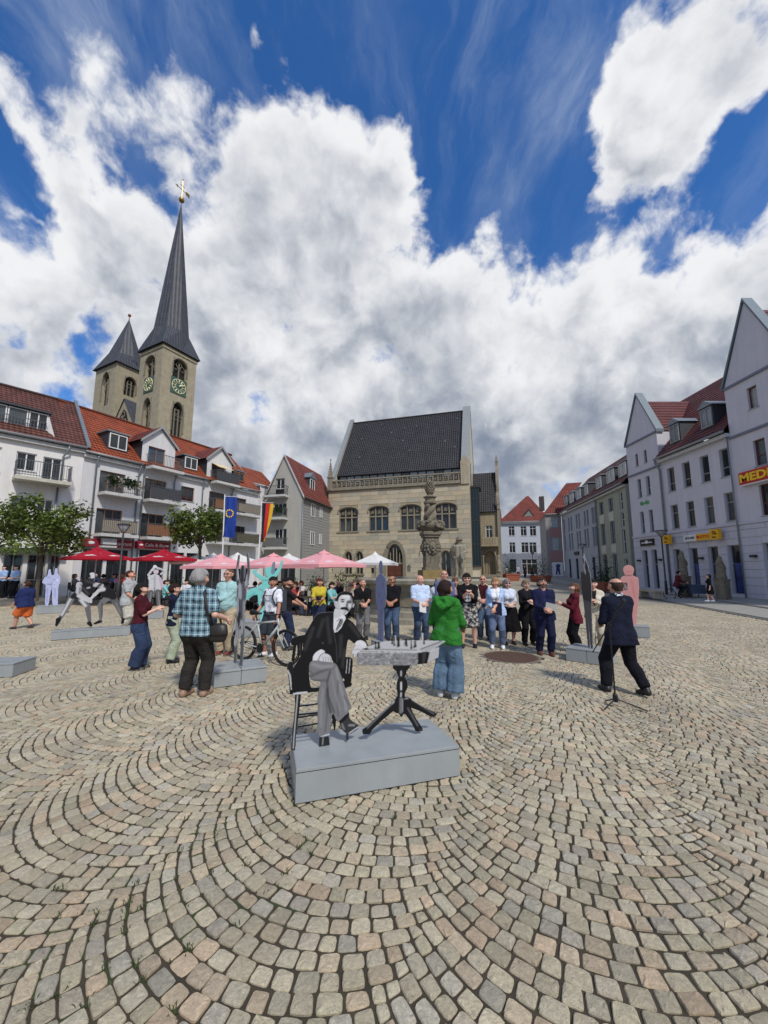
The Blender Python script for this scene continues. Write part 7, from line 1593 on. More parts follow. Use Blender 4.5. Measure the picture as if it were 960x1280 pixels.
# ================================================================ printed cut-out boards on grey-blue plinths
PLINTH = mat('plinth_paint', lin(151, 156, 157), .38, .09, scale=2, bump=.04, bscale=20, streak=.12); SEAM = mat('plinth_seam', (.02, .022, .025), .8, .1)
PRINT = mat('board_print', (1, 1, 1), .5, .04, scale=20, attr=True, spec=.18); BEDGE = mat('board_edge', lin(120, 124, 128), .5, .1)
class Board:
 """a flat printed panel: outline and print are laid out in the panel's own plane, then cut from sheet metal"""
 def __init__(s, o, d, cell, x0, x1, z0, z1, th=.012):
  s.o = Vector(o); s.d = Vector((d[0], d[1], 0)).normalized(); s.n = Vector((s.d.y, -s.d.x, 0)); s.h = cell; s.x0, s.z0, s.th = x0, z0, th
  s.nx, s.nz = int((x1 - x0) / cell) + 1, int((z1 - z0) / cell) + 1
  s.m = np.zeros((s.nx, s.nz), np.float32); s.c = np.zeros((s.nx, s.nz, 3), np.float32) + .05
  s.X = (x0 + cell * (np.arange(s.nx) + .5))[:, None]; s.Z = (z0 + cell * (np.arange(s.nz) + .5))[None, :]
 def pt(s, u, v):
  r = ray(u, v); k = (s.o.x * s.n.x + s.o.y * s.n.y) / (r.x * s.n.x + r.y * s.n.y); p = Vector((r.x * k, r.y * k, CAM_H + r.z * k))
  return ((p - s.o).dot(s.d), p.z)
 def _in(s, P):
  ins = np.zeros((s.nx, s.nz), bool); n = len(P)
  for i in range(n):
   (x1, z1), (x2, z2) = P[i], P[(i + 1) % n]
   if z1 == z2: continue
   c = ((s.Z >= min(z1, z2)) & (s.Z < max(z1, z2))); xx = x1 + (s.Z - z1) * (x2 - x1) / (z2 - z1); ins ^= c & (s.X < xx)
  return ins
 def _smooth(s, P, it):
  for _ in range(it):
   Q = []
   for i in range(len(P)):
    a, b = P[i], P[(i + 1) % len(P)]; Q += [(a[0] * .75 + b[0] * .25, a[1] * .75 + b[1] * .25), (a[0] * .25 + b[0] * .75, a[1] * .25 + b[1] * .75)]
   P = Q
  return P
 def poly(s, P, c, mask=True, sm=0, grad=None, alpha=1.0):
  m = s._in(s._smooth(P, sm)); col = np.array(c if isinstance(c, (tuple, list)) else (c, c, c * 1.04), np.float32)
  if grad:
   c2, ang, a, b = grad; t = np.clip(((s.X * math.cos(ang) + s.Z * math.sin(ang)) - a) / (b - a), 0, 1)[..., None]; col = col + (np.array((c2, c2, c2 * 1.04)) - col) * t; col = np.broadcast_to(col, s.c.shape)[m]
  s.c[m] = s.c[m] * (1 - alpha) + col * alpha
  if mask: s.m[m] = 1
  return m
 def line(s, P, r, c, mask=False, soft=0.0, clip=None):
  D = np.full((s.nx, s.nz), 9.0, np.float32); r = r if isinstance(r, (list, tuple)) else [r] * len(P); best = np.full((s.nx, s.nz), 9.0, np.float32)
  for i in range(len(P) - 1):
   (x1, z1), (x2, z2) = P[i], P[i + 1]; dx, dz_ = x2 - x1, z2 - z1; t = np.clip(((s.X - x1) * dx + (s.Z - z1) * dz_) / (dx * dx + dz_ * dz_ + 1e-12), 0, 1)
   best = np.minimum(best, np.hypot(s.X - x1 - t * dx, s.Z - z1 - t * dz_) / (r[i] + (r[i + 1] - r[i]) * t))
  a = np.clip((1 - best) / soft + 0.0, 0, 1) if soft else (best < 1).astype(np.float32)
  if clip is not None: a = a * clip
  col = np.array(c if isinstance(c, (tuple, list)) else (c, c, c * 1.04)); s.c += (col - s.c) * a[..., None]
  if mask: s.m[best < 1] = 1
  return best < 1
 def cut(s, P): s.m[s._in(P)] = 0
 def blur(s, n=1):
  for _ in range(n):
   for A in (0, 1):
    w = s.m[..., None] + 1e-4; a = s.c * w; num = a.copy(); den = w.copy()
    for sh_ in (1, -1): num += np.roll(a, sh_, A); den += np.roll(w, sh_, A)
    s.c = num / den
 def build(s, name, parent, tint=None, sub=True):
  M_ = s.m > .5; g = rng.normal(1, .035, s.c.shape[:2])[..., None]; C = s.c * g
  cells = np.argwhere(M_); vid = -np.ones((s.nx + 1, s.nz + 1), np.int64); c4 = np.concatenate([cells, cells + (1, 0), cells + (1, 1), cells + (0, 1)]); u = np.unique(c4, axis=0); vid[u[:, 0], u[:, 1]] = np.arange(len(u))
  px = s.x0 + s.h * u[:, 0]; pz = s.z0 + s.h * u[:, 1]; n = len(u)
  F = np.stack([vid[cells[:, 0] + a, cells[:, 1] + b] for a, b in ((0, 0), (1, 0), (1, 1), (0, 1))], 1)
  E = []
  for (dx, dz_), (a, b) in (((0, -1), ((0, 0), (1, 0))), ((1, 0), ((1, 0), (1, 1))), ((0, 1), ((1, 1), (0, 1))), ((-1, 0), ((0, 1), (0, 0)))):
   q = cells + (dx, dz_); ok = (q < 0).any(1) | (q[:, 0] >= s.nx) | (q[:, 1] >= s.nz); qq = np.clip(q, 0, (s.nx - 1, s.nz - 1)); out = ok | ~M_[qq[:, 0], qq[:, 1]]; k = cells[out]
   E.append(np.stack([vid[k[:, 0] + a[0], k[:, 1] + a[1]], vid[k[:, 0] + b[0], k[:, 1] + b[1]]], 1))
  E = np.concatenate(E)
  for _ in range(3):                        # ease the stair-steps of the outline
   sx, sz, cn = np.zeros(n), np.zeros(n), np.zeros(n)
   for a, b in ((0, 1), (1, 0)): np.add.at(sx, E[:, a], px[E[:, b]]); np.add.at(sz, E[:, a], pz[E[:, b]]); np.add.at(cn, E[:, a], 1)
   k = cn == 2; px = np.where(k, .5 * px + .5 * sx / np.maximum(cn, 1), px); pz = np.where(k, .5 * pz + .5 * sz / np.maximum(cn, 1), pz)
  lo = s.o; P3 = lambda dep: np.stack([lo.x + s.d.x * px - s.n.x * dep, lo.y + s.d.y * px - s.n.y * dep, pz], 1)
  V = np.concatenate([P3(-s.th / 2), P3(s.th / 2)]); Fa = np.concatenate([F, F[:, ::-1] + n, np.stack([E[:, 1], E[:, 0], E[:, 0] + n, E[:, 1] + n], 1)])
  inv = parent.matrix_basis.inverted(); R3 = np.array(inv.to_3x3()); V = V @ R3.T + np.array(inv.translation)
  me = bpy.data.meshes.new(name); me.vertices.add(len(V)); me.vertices.foreach_set('co', V.astype(np.float32).ravel()); me.loops.add(Fa.size); me.loops.foreach_set('vertex_index', Fa.ravel().astype(np.int32))
  me.polygons.add(len(Fa)); me.polygons.foreach_set('loop_start', np.arange(0, Fa.size, 4, dtype=np.int32)); me.polygons.foreach_set('loop_total', np.full(len(Fa), 4, np.int32))
  me.materials.append(PRINT); me.materials.append(BEDGE); nf = len(F); me.polygons.foreach_set('material_index', np.concatenate([np.zeros(2 * nf, np.int32), np.ones(len(E), np.int32)]))
  vs = np.zeros((n, 3)); vc = np.zeros(n); cc = C[cells[:, 0], cells[:, 1]]
  for k in range(4): np.add.at(vs, F[:, k], cc); np.add.at(vc, F[:, k], 1)
  vcol = vs / vc[:, None]; a = me.attributes.new('Col', 'FLOAT_COLOR', 'POINT'); al = np.ones((2 * n, 4), np.float32); al[:n, :3] = vcol; al[n:, :3] = vcol; a.data.foreach_set('color', np.clip(al, 0, 1).ravel())
  me.update(calc_edges=True); me.validate(); return put(name, me, parent)
def plinth(root, corners, h, seam=None, th=.004):
 """two painted boxes either side of the board slot; corners front-left, front-right, back-right, back-left in world x, y"""
 inv = root.matrix_basis.inverted(); c = [inv @ Vector((x, y, 0)) for x, y in corners]; f = seam or .5
 L_, R_ = c[0].lerp(c[3], f), c[1].lerp(c[2], f); gap = (c[3] - c[0]).normalized() * th
 for nm, q in (('plinth_half', (c[0], c[1], R_ - gap, L_ - gap)), ('plinth_half', (L_ + gap, R_ + gap, c[2], c[3]))):
  mb = MB(); b = .006; ce = sum(q, Vector()) / 4; ins = [p + (ce - p).normalized() * b for p in q]; Z = lambda P, z: [(p.x, p.y, z) for p in P]
  mb.add(Z(q, .012) + Z(q, h - b) + Z(ins, h), [(3, 2, 1, 0)] + [(i, (i + 1) % 4, (i + 1) % 4 + 4, i + 4) for i in range(4)] + [(i + 4, (i + 1) % 4 + 4, (i + 1) % 4 + 8, i + 8) for i in range(4)] + [(8, 9, 10, 11)]); mb.build(nm, PLINTH, root)
  lip = MB(); o = [p - (ce - p).normalized() * .003 for p in q]; lip.add(Z(o, h - .032) + Z(o, h - .026), [(i, (i + 1) % 4, (i + 1) % 4 + 4, i + 4) for i in range(4)]); lip.build('lid_joint', SEAM, root)
 fo = MB(); ce = sum(c, Vector()) / 4; q = [p + (ce - p).normalized() * .03 for p in c]; fo.add([(p.x, p.y, z) for z in (-.02, .0125) for p in q], [(0, 1, 5, 4), (1, 2, 6, 5), (2, 3, 7, 6), (3, 0, 4, 7)]); fo.build('foot', SEAM, root)
# ---------------- the chess player
Hp = .262
fl, fr_c = gd(369, 1007), gd(575, 971); bl = gd(353, 918, Hp); mL, mR = gd(362, 938, Hp), gd(555, 911, Hp); br = gd(527, 895, Hp)
fdir = (fr_c - fl).normalized(); fn = Vector((-fdir.y, fdir.x, 0)); Wd = (fr_c - fl).length; Dp = .66
base_c = [fl, fl + fdir * Wd, fl + fdir * Wd + fn * Dp, fl + fn * Dp]
root = thing('cutout_sculpture', 'grey-blue plinth with black-and-white cut-out of a seated man in a suit at a chess table', 'sculpture', (fl.x, fl.y, 0), math.atan2(fdir.y, fdir.x), 'cut-out figures on plinths')
dm = (mL - fl).dot(fn); plinth(root, [(p.x, p.y) for p in base_c], Hp, seam=dm / Dp)
B_o = fl + fn * dm
bd = Board(B_o, fdir, .0036, -.25, Wd + .25, Hp - .02, 1.62)
def T1(x, y): return bd.pt(350 + x / 8, 725 + y / 8)
def T2(x, y): return bd.pt(350 + x / 8, 820 + y / 8)
def T3(x, y): return bd.pt(430 + x / 6.857, 780 + y / 6.857)
def T4(x, y): return bd.pt(395 + x / 13.714, 730 + y / 13.714)
A1 = lambda L_: [T1(*p) for p in L_]; A2 = lambda L_: [T2(*p) for p in L_]; A3 = lambda L_: [T3(*p) for p in L_]; A4 = lambda L_: [T4(*p) for p in L_]
K = .008
bd.poly(A1([(105, 610), (118, 580), (170, 560), (260, 545), (330, 540), (330, 600), (250, 625), (190, 635), (150, 655), (115, 655)]), K, sm=1)
bd.line(A1([(150, 640), (130, 800)]), .013, K, mask=True); bd.line(A1([(180, 640), (186, 760)]), .008, K, mask=True); bd.line(A1([(215, 620), (215, 800)]), .008, K, mask=True)
bd.poly(A1([(66, 905), (78, 830), (110, 812), (130, 830), (132, 900), (125, 1000), (135, 1040), (135, 1130), (95, 1130), (90, 990)]), .012, sm=1)
bd.line(A1([(76, 905), (98, 950), (112, 1060), (120, 1120)]), .010, .45, soft=.6)
bd.poly(A1([(620, 780), (670, 765), (715, 775), (728, 800), (722, 900), (708, 1050), (655, 1055), (640, 980), (610, 920)]), K, sm=1)
for x in (640, 672, 700): bd.line(A1([(x, 790), (x - 12, 930)]), .004, .42, soft=.5)
bd.poly(A2([(95, 345), (140, 325), (280, 318), (400, 312), (400, 352), (280, 362), (130, 385), (95, 380)]), K)
bd.poly(A2([(128, 368), (272, 350), (270, 372), (130, 386)]), .50)
bd.poly(A2([(148, 385), (210, 380), (200, 480), (180, 640), (160, 760), (158, 880), (148, 940), (112, 940), (118, 850), (120, 770), (138, 640), (150, 480)]), .015)
bd.line(A2([(175, 395), (166, 500), (152, 660), (140, 800), (132, 920)]), .008, .36, soft=.7)
for a, b_ in (((200, 500), (385, 476)), ((190, 585), (385, 562)), ((185, 612), (385, 582)), ((180, 705), (385, 672))): bd.line(A2([a, b_]), .007, K, mask=True)
bd.line(A2([(540, 600), (546, 735)]), [.022, .006], K, mask=True); bd.line(A2([(672, 780), (672, 830)]), .012, .03, mask=True)
bd.poly(A2([(610, 240), (720, 270), (712, 300), (650, 320)]), K)
coat = A1([(392, 330), (470, 322), (540, 315), (560, 395), (655, 370), (700, 400), (745, 440), (790, 520), (850, 590), (878, 640), (870, 672), (840, 620), (780, 600), (745, 640), (700, 600), (682, 590), (668, 640), (655, 760), (640, 870), (640, 1000), (560, 1010), (540, 840), (520, 790), (450, 735), (400, 690), (330, 770), (320, 810), (290, 850), (290, 960), (300, 1040), (320, 1110), (120, 1115), (112, 1040), (120, 900), (190, 790), (232, 700), (225, 620), (240, 560), (290, 470), (330, 400), (365, 345)])
cm = bd.poly(coat, .009, sm=1)
for p, q in (((430, 400), (380, 560)), ((300, 560), (250, 690)), ((470, 380), (500, 620)), ((610, 560), (600, 760)), ((700, 440), (790, 560)), ((330, 480), (300, 560)), ((645, 700), (625, 860))): bd.line(A1([p, q]), .028, .030, soft=.9, clip=cm)
bd.line(A1([(520, 420), (535, 520), (560, 640), (570, 820)]), .006, .045, soft=.8, clip=cm); bd.line(A1([(425, 628), (426, 631)]), .009, .10, soft=.8)
bd.poly(A1([(540, 305), (580, 310), (650, 360), (655, 390), (632, 430), (610, 480), (575, 515), (545, 525), (532, 480), (534, 380)]), .62, sm=0, grad=(.44, 1.0, T1(560, 400)[0] + T1(560, 400)[1], T1(640, 400)[0] + T1(640, 400)[1] + .05))
bd.poly(A1([(598, 385), (632, 392), (626, 430), (600, 470), (560, 515), (552, 500), (580, 440)]), .06, sm=1)
for k in range(6): bd.line(A1([(560 + k * 11, 495 - k * 19), (575 + k * 10, 505 - k * 19)]), .0045, .34, soft=.5)
bd.line(A1([(565, 410), (598, 385)]), .004, .10, soft=.6)
bd.poly(A4([(352, 300), (345, 250), (365, 200), (400, 160), (460, 130), (540, 130), (600, 150), (632, 190), (645, 260), (642, 330), (620, 300), (600, 210), (520, 185), (430, 185), (390, 240), (375, 300)]), .008, sm=1)
face_ = bd.poly(A4([(372, 300), (390, 235), (430, 188), (500, 182), (570, 190), (608, 220), (628, 290), (632, 340), (618, 400), (590, 430), (560, 480), (520, 520), (480, 535), (430, 510), (390, 450), (360, 410), (330, 400), (305, 340), (322, 292), (352, 300)]), .53, sm=1)
bd.poly(A4([(305, 300), (330, 285), (352, 320), (360, 400), (340, 420), (318, 380)]), .40, sm=1); bd.poly(A4([(640, 340), (660, 330), (655, 380), (630, 410), (622, 390)]), .42, sm=1)
bd.poly(A4([(330, 405), (400, 450), (440, 520), (420, 560), (320, 600), (300, 560), (305, 470)]), .50, sm=1, mask=True)
for P, r_, c in (([(600, 220), (632, 330), (610, 410), (560, 480)], .022, .12), ([(548, 300), (560, 330)], .014, .06), ([(385, 250), (372, 330), (395, 440)], .012, .36), ([(500, 480), (470, 520)], .015, .32), ([(440, 360), (460, 380)], .018, .62), ([(470, 215), (560, 220)], .02, .66), ([(555, 330), (590, 380)], .012, .58)): bd.line(A4(P), r_, c, soft=1.0, clip=face_)
bd.line(A4([(535, 300), (528, 340), (520, 390), (530, 410)]), [.009, .011, .014, .010], .06, soft=.9)
for P in ([(420, 272), (450, 262), (486, 272)], [(545, 296), (575, 288), (605, 300)]): bd.line(A4(P), [.006, .009, .006], .03, soft=.7)
for x, z in ((455, 300), (578, 318)): bd.line(A4([(x - 16, z), (x + 16, z + 2)]), .012, .16, soft=.8); bd.line(A4([(x - 4, z), (x + 4, z)]), .0085, .01, soft=.6)
bd.poly(A4([(408, 420), (436, 396), (490, 390), (522, 400), (550, 412), (568, 445), (548, 464), (515, 450), (480, 438), (430, 440)]), .012, sm=1)
bd.line(A4([(470, 452), (515, 460)]), .005, .26, soft=.7); bd.line(A4([(545, 300), (545, 420)]), .005, .12, soft=.6)
bd.poly(A1([(325, 800), (330, 755), (365, 715), (410, 690), (445, 705), (450, 735), (400, 760), (380, 800), (345, 812)]), .62, sm=1)
bd.poly(A1([(380, 790), (400, 755), (440, 735), (480, 738), (512, 770), (518, 815), (470, 820), (430, 812), (395, 808)]), .52, sm=1)
for x in (430, 455, 480, 500): bd.line(A1([(x, 770), (x + 4, 812)]), .0035, .16, soft=.7)
bd.line(A1([(378, 800), (404, 750), (445, 722)]), .004, .06, soft=.5)
bd.poly(A1([(742, 640), (770, 605), (815, 600), (850, 620), (866, 650), (862, 690), (830, 700), (815, 660), (790, 640), (760, 655)]), .62, sm=1)
bd.poly(A1([(745, 660), (790, 640), (822, 665), (815, 700), (785, 740), (760, 778), (742, 785), (738, 750), (722, 740), (718, 715), (735, 690)]), .55, sm=1)
for a, b_ in (((742, 735), (728, 770)), ((760, 742), (748, 780)), ((776, 738), (764, 770))): bd.line(A1([a, b_]), .0035, .14, soft=.6)
bd.line(A1([(740, 700), (775, 690), (800, 700)]), .006, .28, soft=.8)
tm = bd.poly(A2([(292, 70), (330, 40), (420, 52), (520, 62), (565, 80), (590, 140), (620, 220), (650, 320), (690, 450), (718, 505), (690, 545), (640, 600), (585, 660), (560, 640), (540, 580), (520, 560), (505, 700), (500, 770), (440, 785), (380, 815), (374, 700), (376, 500), (378, 380), (400, 300), (410, 255), (330, 245), (300, 230), (290, 140)]), .17, sm=1)
for P, r_, c in (([(310, 200), (380, 165), (470, 130), (540, 110)], .022, .09), ([(320, 240), (400, 245), (470, 240)], .02, .10), ([(330, 80), (420, 110), (520, 100)], .028, .25), ([(500, 150), (470, 260), (480, 400), (540, 560)], .016, .07), ([(560, 120), (600, 300), (650, 460), (660, 540)], .020, .25), ([(580, 250), (570, 400), (580, 600)], .014, .11),
                 ([(430, 330), (410, 500), (410, 700)], .018, .22), ([(470, 330), (480, 460), (505, 560)], .020, .05), ([(455, 380), (470, 560), (450, 760)], .012, .10), ([(340, 180), (300, 150)], .014, .11), ([(640, 400), (690, 490)], .014, .12), ([(520, 200), (540, 330), (600, 540)], .016, .21)): bd.line(A2(P), r_, c, soft=1.0, clip=tm)
sm_ = bd.poly(A2([(392, 812), (430, 800), (485, 800), (498, 885), (390, 902)]), .02); bd.line(A2([(430, 815), (425, 880)]), .010, .22, soft=.9, clip=sm_)
sm_ = bd.poly(A2([(600, 660), (650, 600), (690, 590), (700, 630), (740, 665), (790, 690), (785, 720), (740, 755), (690, 785), (650, 765), (620, 740), (605, 700)]), .035, sm=1)
bd.line(A2([(690, 770), (740, 735), (785, 705)]), .006, .5, soft=.5, clip=sm_); bd.line(A2([(620, 680), (640, 730)]), .012, .20, soft=.9, clip=sm_); bd.line(A2([(690, 690), (740, 690)]), .014, .24, soft=.9, clip=sm_)
bd.poly(A2([(585, 655), (640, 600), (690, 560), (690, 590), (650, 640), (605, 672)]), .01)
bd.poly(A2([(395, 805), (490, 770), (500, 790), (430, 805)]), .42)
bd.build('figure_panel', root)
bd2 = Board(B_o - fn * .02, fdir, .0042, -.1, Wd + .35, Hp - .02, 1.25); bd_s = bd; bd = bd2
top = [(118, 245), (205, 180), (300, 160), (540, 150), (872, 145), (878, 155), (805, 255), (740, 225), (660, 215)]
bd.poly(A3([(140, 235), (215, 190), (340, 150), (560, 140), (875, 145), (800, 195), (740, 235), (600, 240)]), .44)
bd.poly(A3([(640, 225), (820, 148), (875, 146), (735, 235)]), .36); bd.line(A3([(655, 215), (835, 145)]), .005, .05, soft=.4); bd.line(A3([(200, 215), (620, 222)]), .005, .12, soft=.4)
am = bd.poly(A3([(118, 240), (630, 240), (630, 350), (118, 352)]), .21)
for k in range(420): x, y = random.uniform(118, 628), random.uniform(240, 350); bd.line(A3([(x, y), (x + random.uniform(4, 26), y + random.uniform(-2, 2))]), random.uniform(.002, .006), random.choice([.08, .12, .30, .40, .25]), soft=.7, clip=am)
bd.poly(A3([(630, 240), (735, 238), (712, 335), (632, 345)]), .008); bd.poly(A3([(668, 245), (705, 240), (690, 330), (668, 335)]), .035); bd.poly(A3([(735, 232), (815, 195), (808, 285), (712, 336)]), .40)
bd.line(A3([(118, 240), (630, 241), (740, 232), (876, 152)]), .005, .55, soft=.4)
for x, y, h_, c in ((270, 205, 50, .01), (292, 205, 46, .02), (300, 200, 40, .01), (412, 165, 60, .03), (430, 180, 70, .01), (440, 165, 60, .45), (460, 190, 80, .008), (470, 185, 60, .02), (512, 185, 38, .40), (535, 185, 55, .01), (525, 170, 40, .02), (575, 205, 55, .01), (600, 198, 50, .05), (612, 190, 40, .01), (590, 175, 30, .5), (684, 165, 36, .02)):
 bd.line(A3([(x, y), (x, y - h_)]), [.011, .006], c, mask=True, soft=.5); bd.line(A3([(x, y - h_), (x, y - h_ - 1)]), .0085, c, mask=True, soft=.5); bd.line(A3([(x - 6, y), (x + 6, y)]), .008, c * .8, mask=True, soft=.5)
bd.poly(A3([(662, 160), (664, 75), (680, 75), (682, 160)]), .42); bd.line(A3([(678, 80), (680, 158)]), .004, .12, soft=.5)
bd.poly(A3([(158, 220), (180, 205), (205, 205), (212, 222)]), .01)
bd.poly(A3([(418, 352), (565, 352), (565, 372), (535, 398), (530, 430), (515, 455), (540, 490), (545, 540), (520, 590), (520, 625), (555, 625), (600, 665), (700, 720), (788, 760), (785, 790), (745, 795), (650, 745), (570, 715), (600, 780), (650, 860), (672, 895), (672, 915), (615, 920), (580, 850), (525, 770), (490, 768), (440, 760), (420, 745), (320, 830), (240, 905), (222, 940), (160, 945), (158, 900), (200, 875), (300, 780), (400, 690), (440, 640), (460, 610), (450, 540), (455, 490), (470, 455), (455, 430), (450, 405), (420, 380)]), .010)
for P, r_, c in (([(488, 405), (488, 440)], .010, .5), ([(488, 500), (488, 560)], .010, .75), ([(488, 590), (486, 620)], .009, .6), ([(485, 640), (483, 760)], .020, .16), ([(500, 640), (500, 750)], .006, .36), ([(430, 665), (330, 760), (200, 890)], .007, .18), ([(580, 650), (770, 770)], .006, .15), ([(545, 720), (630, 870)], .012, .10), ([(428, 660), (415, 680)], .007, .45), ([(550, 635), (520, 640)], .006, .4)): bd.line(A3(P), r_, c, soft=.8)
bd.poly(A3([(470, 765), (505, 765), (500, 790), (485, 795)]), .012); bd.poly(A3([(640, 890), (672, 895), (672, 915), (645, 918)]), .03)
bd.blur(1); bd.build('table_panel', root)
# ---------------- plain helpers for the other figures
def cutout(label, fl_, fr2, depth, h, seam=.5, cell=.010, zt=2.3, xs=(-.3, .3), off=None, name='cutout_sculpture'):
 a, b_ = Vector((fl_[0], fl_[1], 0)), Vector((fr2[0], fr2[1], 0)); d = (b_ - a).normalized(); nn_ = Vector((-d.y, d.x, 0)); W_ = (b_ - a).length
 r = thing(name, label, 'sculpture', a, math.atan2(d.y, d.x), 'cut-out figures on plinths'); plinth(r, [(p.x, p.y) for p in (a, b_, b_ + nn_ * depth, a + nn_ * depth)], h, seam)
 return r, Board(a + nn_ * depth * seam, d, cell, xs[0], W_ + xs[1], h - .02, zt)
r, bw_ = cutout('long plinth with black-and-white cut-out of two wrestlers in dark leotards', gd(63, 801), gd(62 + 100, 794), .42, .24, .45, .009, 2.2)
TW_ = lambda L_: [bw_.pt(60 + x / 8.727, 700 + y / 8.727) for x, y in L_]
m = bw_.line(TW_([(255, 420), (200, 530), (130, 640), (95, 700)]), [.075, .06, .04, .035], .16, mask=True); bw_.line(TW_([(245, 425), (195, 520), (150, 600)]), .03, .55, soft=.6, clip=m); bw_.poly(TW_([(85, 640), (150, 610), (140, 660), (100, 725), (78, 720)]), .01)
m = bw_.line(TW_([(370, 430), (430, 500), (445, 600), (455, 680)]), [.09, .065, .05, .035], .12, mask=True); bw_.line(TW_([(360, 440), (410, 500)]), .05, .55, soft=.7, clip=m); bw_.poly(TW_([(425, 680), (465, 665), (488, 715), (470, 732), (425, 700)]), .01)
m = bw_.line(TW_([(650, 410), (570, 490), (575, 590), (575, 660)]), [.09, .06, .045, .032], .15, mask=True); bw_.line(TW_([(590, 470), (590, 620)]), .03, .07, soft=.8, clip=m); bw_.poly(TW_([(495, 690), (555, 655), (595, 665), (590, 680), (510, 705)]), .01)
m = bw_.line(TW_([(710, 410), (760, 500), (800, 590), (825, 660)]), [.09, .065, .05, .032], .10, mask=True); bw_.line(TW_([(740, 470), (790, 580)]), .025, .2, soft=.8, clip=m); bw_.poly(TW_([(810, 625), (845, 620), (840, 680), (800, 700), (795, 685)]), .01)
bw_.poly(TW_([(310, 330), (240, 400), (235, 418), (330, 430), (400, 400), (470, 385), (520, 330), (520, 240), (470, 205), (420, 205), (390, 230), (345, 255)]), .014, sm=1)
bw_.poly(TW_([(590, 270), (650, 290), (720, 330), (750, 385), (745, 430), (700, 435), (660, 415), (600, 410), (570, 370), (530, 330), (560, 280)]), .012, sm=1)
m = bw_.line(TW_([(340, 265), (330, 350), (400, 400), (470, 440)]), [.065, .055, .045, .03], .45, mask=True); bw_.line(TW_([(350, 300), (345, 370)]), .03, .15, soft=.8, clip=m); bw_.line(TW_([(335, 390), (400, 430), (470, 460)]), [.045, .04, .03], .5, mask=True)
m = bw_.line(TW_([(600, 320), (560, 330), (500, 390), (470, 420)]), [.06, .05, .04, .03], .50, mask=True); bw_.line(TW_([(600, 345), (560, 355)]), .03, .2, soft=.8, clip=m)
bw_.line(TW_([(480, 160), (485, 185)]), [.062, .05], .55, mask=True); bw_.line(TW_([(455, 160), (460, 210), (500, 205)]), .022, .02, soft=.6); bw_.line(TW_([(520, 270), (580, 280)]), .06, .42, mask=True); bw_.line(TW_([(420, 230), (500, 250)]), .05, .05, soft=.9); bw_.line(TW_([(430, 305), (455, 300)]), .025, .5, soft=.7); bw_.line(TW_([(380, 300), (440, 370)]), .03, .06, soft=.9); bw_.line(TW_([(350, 260), (375, 290)]), .008, .01); bw_.line(TW_([(545, 290), (580, 260)]), .03, .05, mask=True)
bw_.blur(1); bw_.build('figure_panel', r)
r, bf = cutout('plinth with pale cut-out of an athlete in shorts with arms raised to the head', gd(181, 774), gd(203, 773), .5, .30, .5, .010, 2.5, (-.6, .9))
TF = lambda L_: [bf.pt(170 + x / 12.8, 700 + y / 12.8) for x, y in L_]
m = bf.poly(TF([(215, 250), (290, 225), (370, 240), (395, 300), (400, 400), (395, 510), (310, 515), (295, 450), (285, 520), (180, 525), (195, 420), (215, 350), (185, 290), (200, 250)]), .52, sm=1); bf.line(TF([(300, 260), (300, 470)]), .05, .33, soft=.9, clip=m); bf.line(TF([(370, 260), (410, 430)]), .045, (.52, .40, .50), soft=.8); bf.line(TF([(385, 300), (420, 430)]), .05, (.5, .38, .46), mask=True)
bf.line(TF([(200, 240), (250, 170), (300, 110)]), .042, .55, mask=True); bf.line(TF([(205, 240), (250, 180)]), .015, .08, soft=.8); bf.line(TF([(300, 105), (310, 110)]), .06, .6, mask=True); bf.line(TF([(345, 130), (400, 145), (455, 185), (400, 225)]), .038, .48, mask=True); bf.line(TF([(390, 150), (445, 190)]), .014, .08, soft=.8)
bf.line(TF([(320, 175), (320, 195)]), .085, (.58, .46, .52), mask=True); bf.line(TF([(300, 150), (345, 150)]), .03, .10, soft=.8); bf.line(TF([(305, 215), (335, 220)]), .02, .3, soft=.8)
for P in ([(235, 520), (215, 620), (200, 760), (205, 815)], [(350, 510), (355, 620), (365, 740), (345, 820)]): m = bf.line(TF(P), [.10, .075, .06, .055], .10, mask=True); bf.line([(x + .02, z) for x, z in TF(P)], .03, .24, soft=.9, clip=m)
bf.line(TF([(195, 815), (225, 820)]), .04, .02, mask=True); bf.line(TF([(330, 820), (365, 820)]), .04, .02, mask=True); bf.line(TF([(250, 300), (300, 310)]), .03, .36, soft=.9); bf.line(TF([(290, 450), (300, 500)]), .03, .2, soft=.9)
bf.blur(1); bf.build('figure_panel', r)
LIL = lin(176, 182, 216); LID = lin(140, 148, 186)
r, bp_ = cutout('plinth with pale lilac cut-out of two standing figures side by side', gd(45, 768), gd(84, 766), .55, .34, .4, .014, 2.9, (-.2, .4))
TP = lambda L_: [bp_.pt(40 + x / 17.06, 700 + y / 17.06) for x, y in L_]
bp_.poly(TP([(340, 330), (350, 200), (400, 190), (408, 300), (440, 335), (480, 310), (488, 175), (545, 170), (545, 300), (600, 340), (615, 460), (560, 560), (555, 880), (540, 1000), (430, 1000), (425, 640), (405, 620), (350, 1000), (270, 1000), (290, 620), (295, 520), (200, 490), (260, 380)]), LIL, sm=1)
for P in ([(320, 360), (395, 380)], [(325, 515), (400, 520)], [(450, 420), (520, 420)], [(490, 600), (490, 800)], [(330, 600), (320, 900)], [(420, 460), (425, 640)]): bp_.line(TP(P), .03, LID, soft=.8)
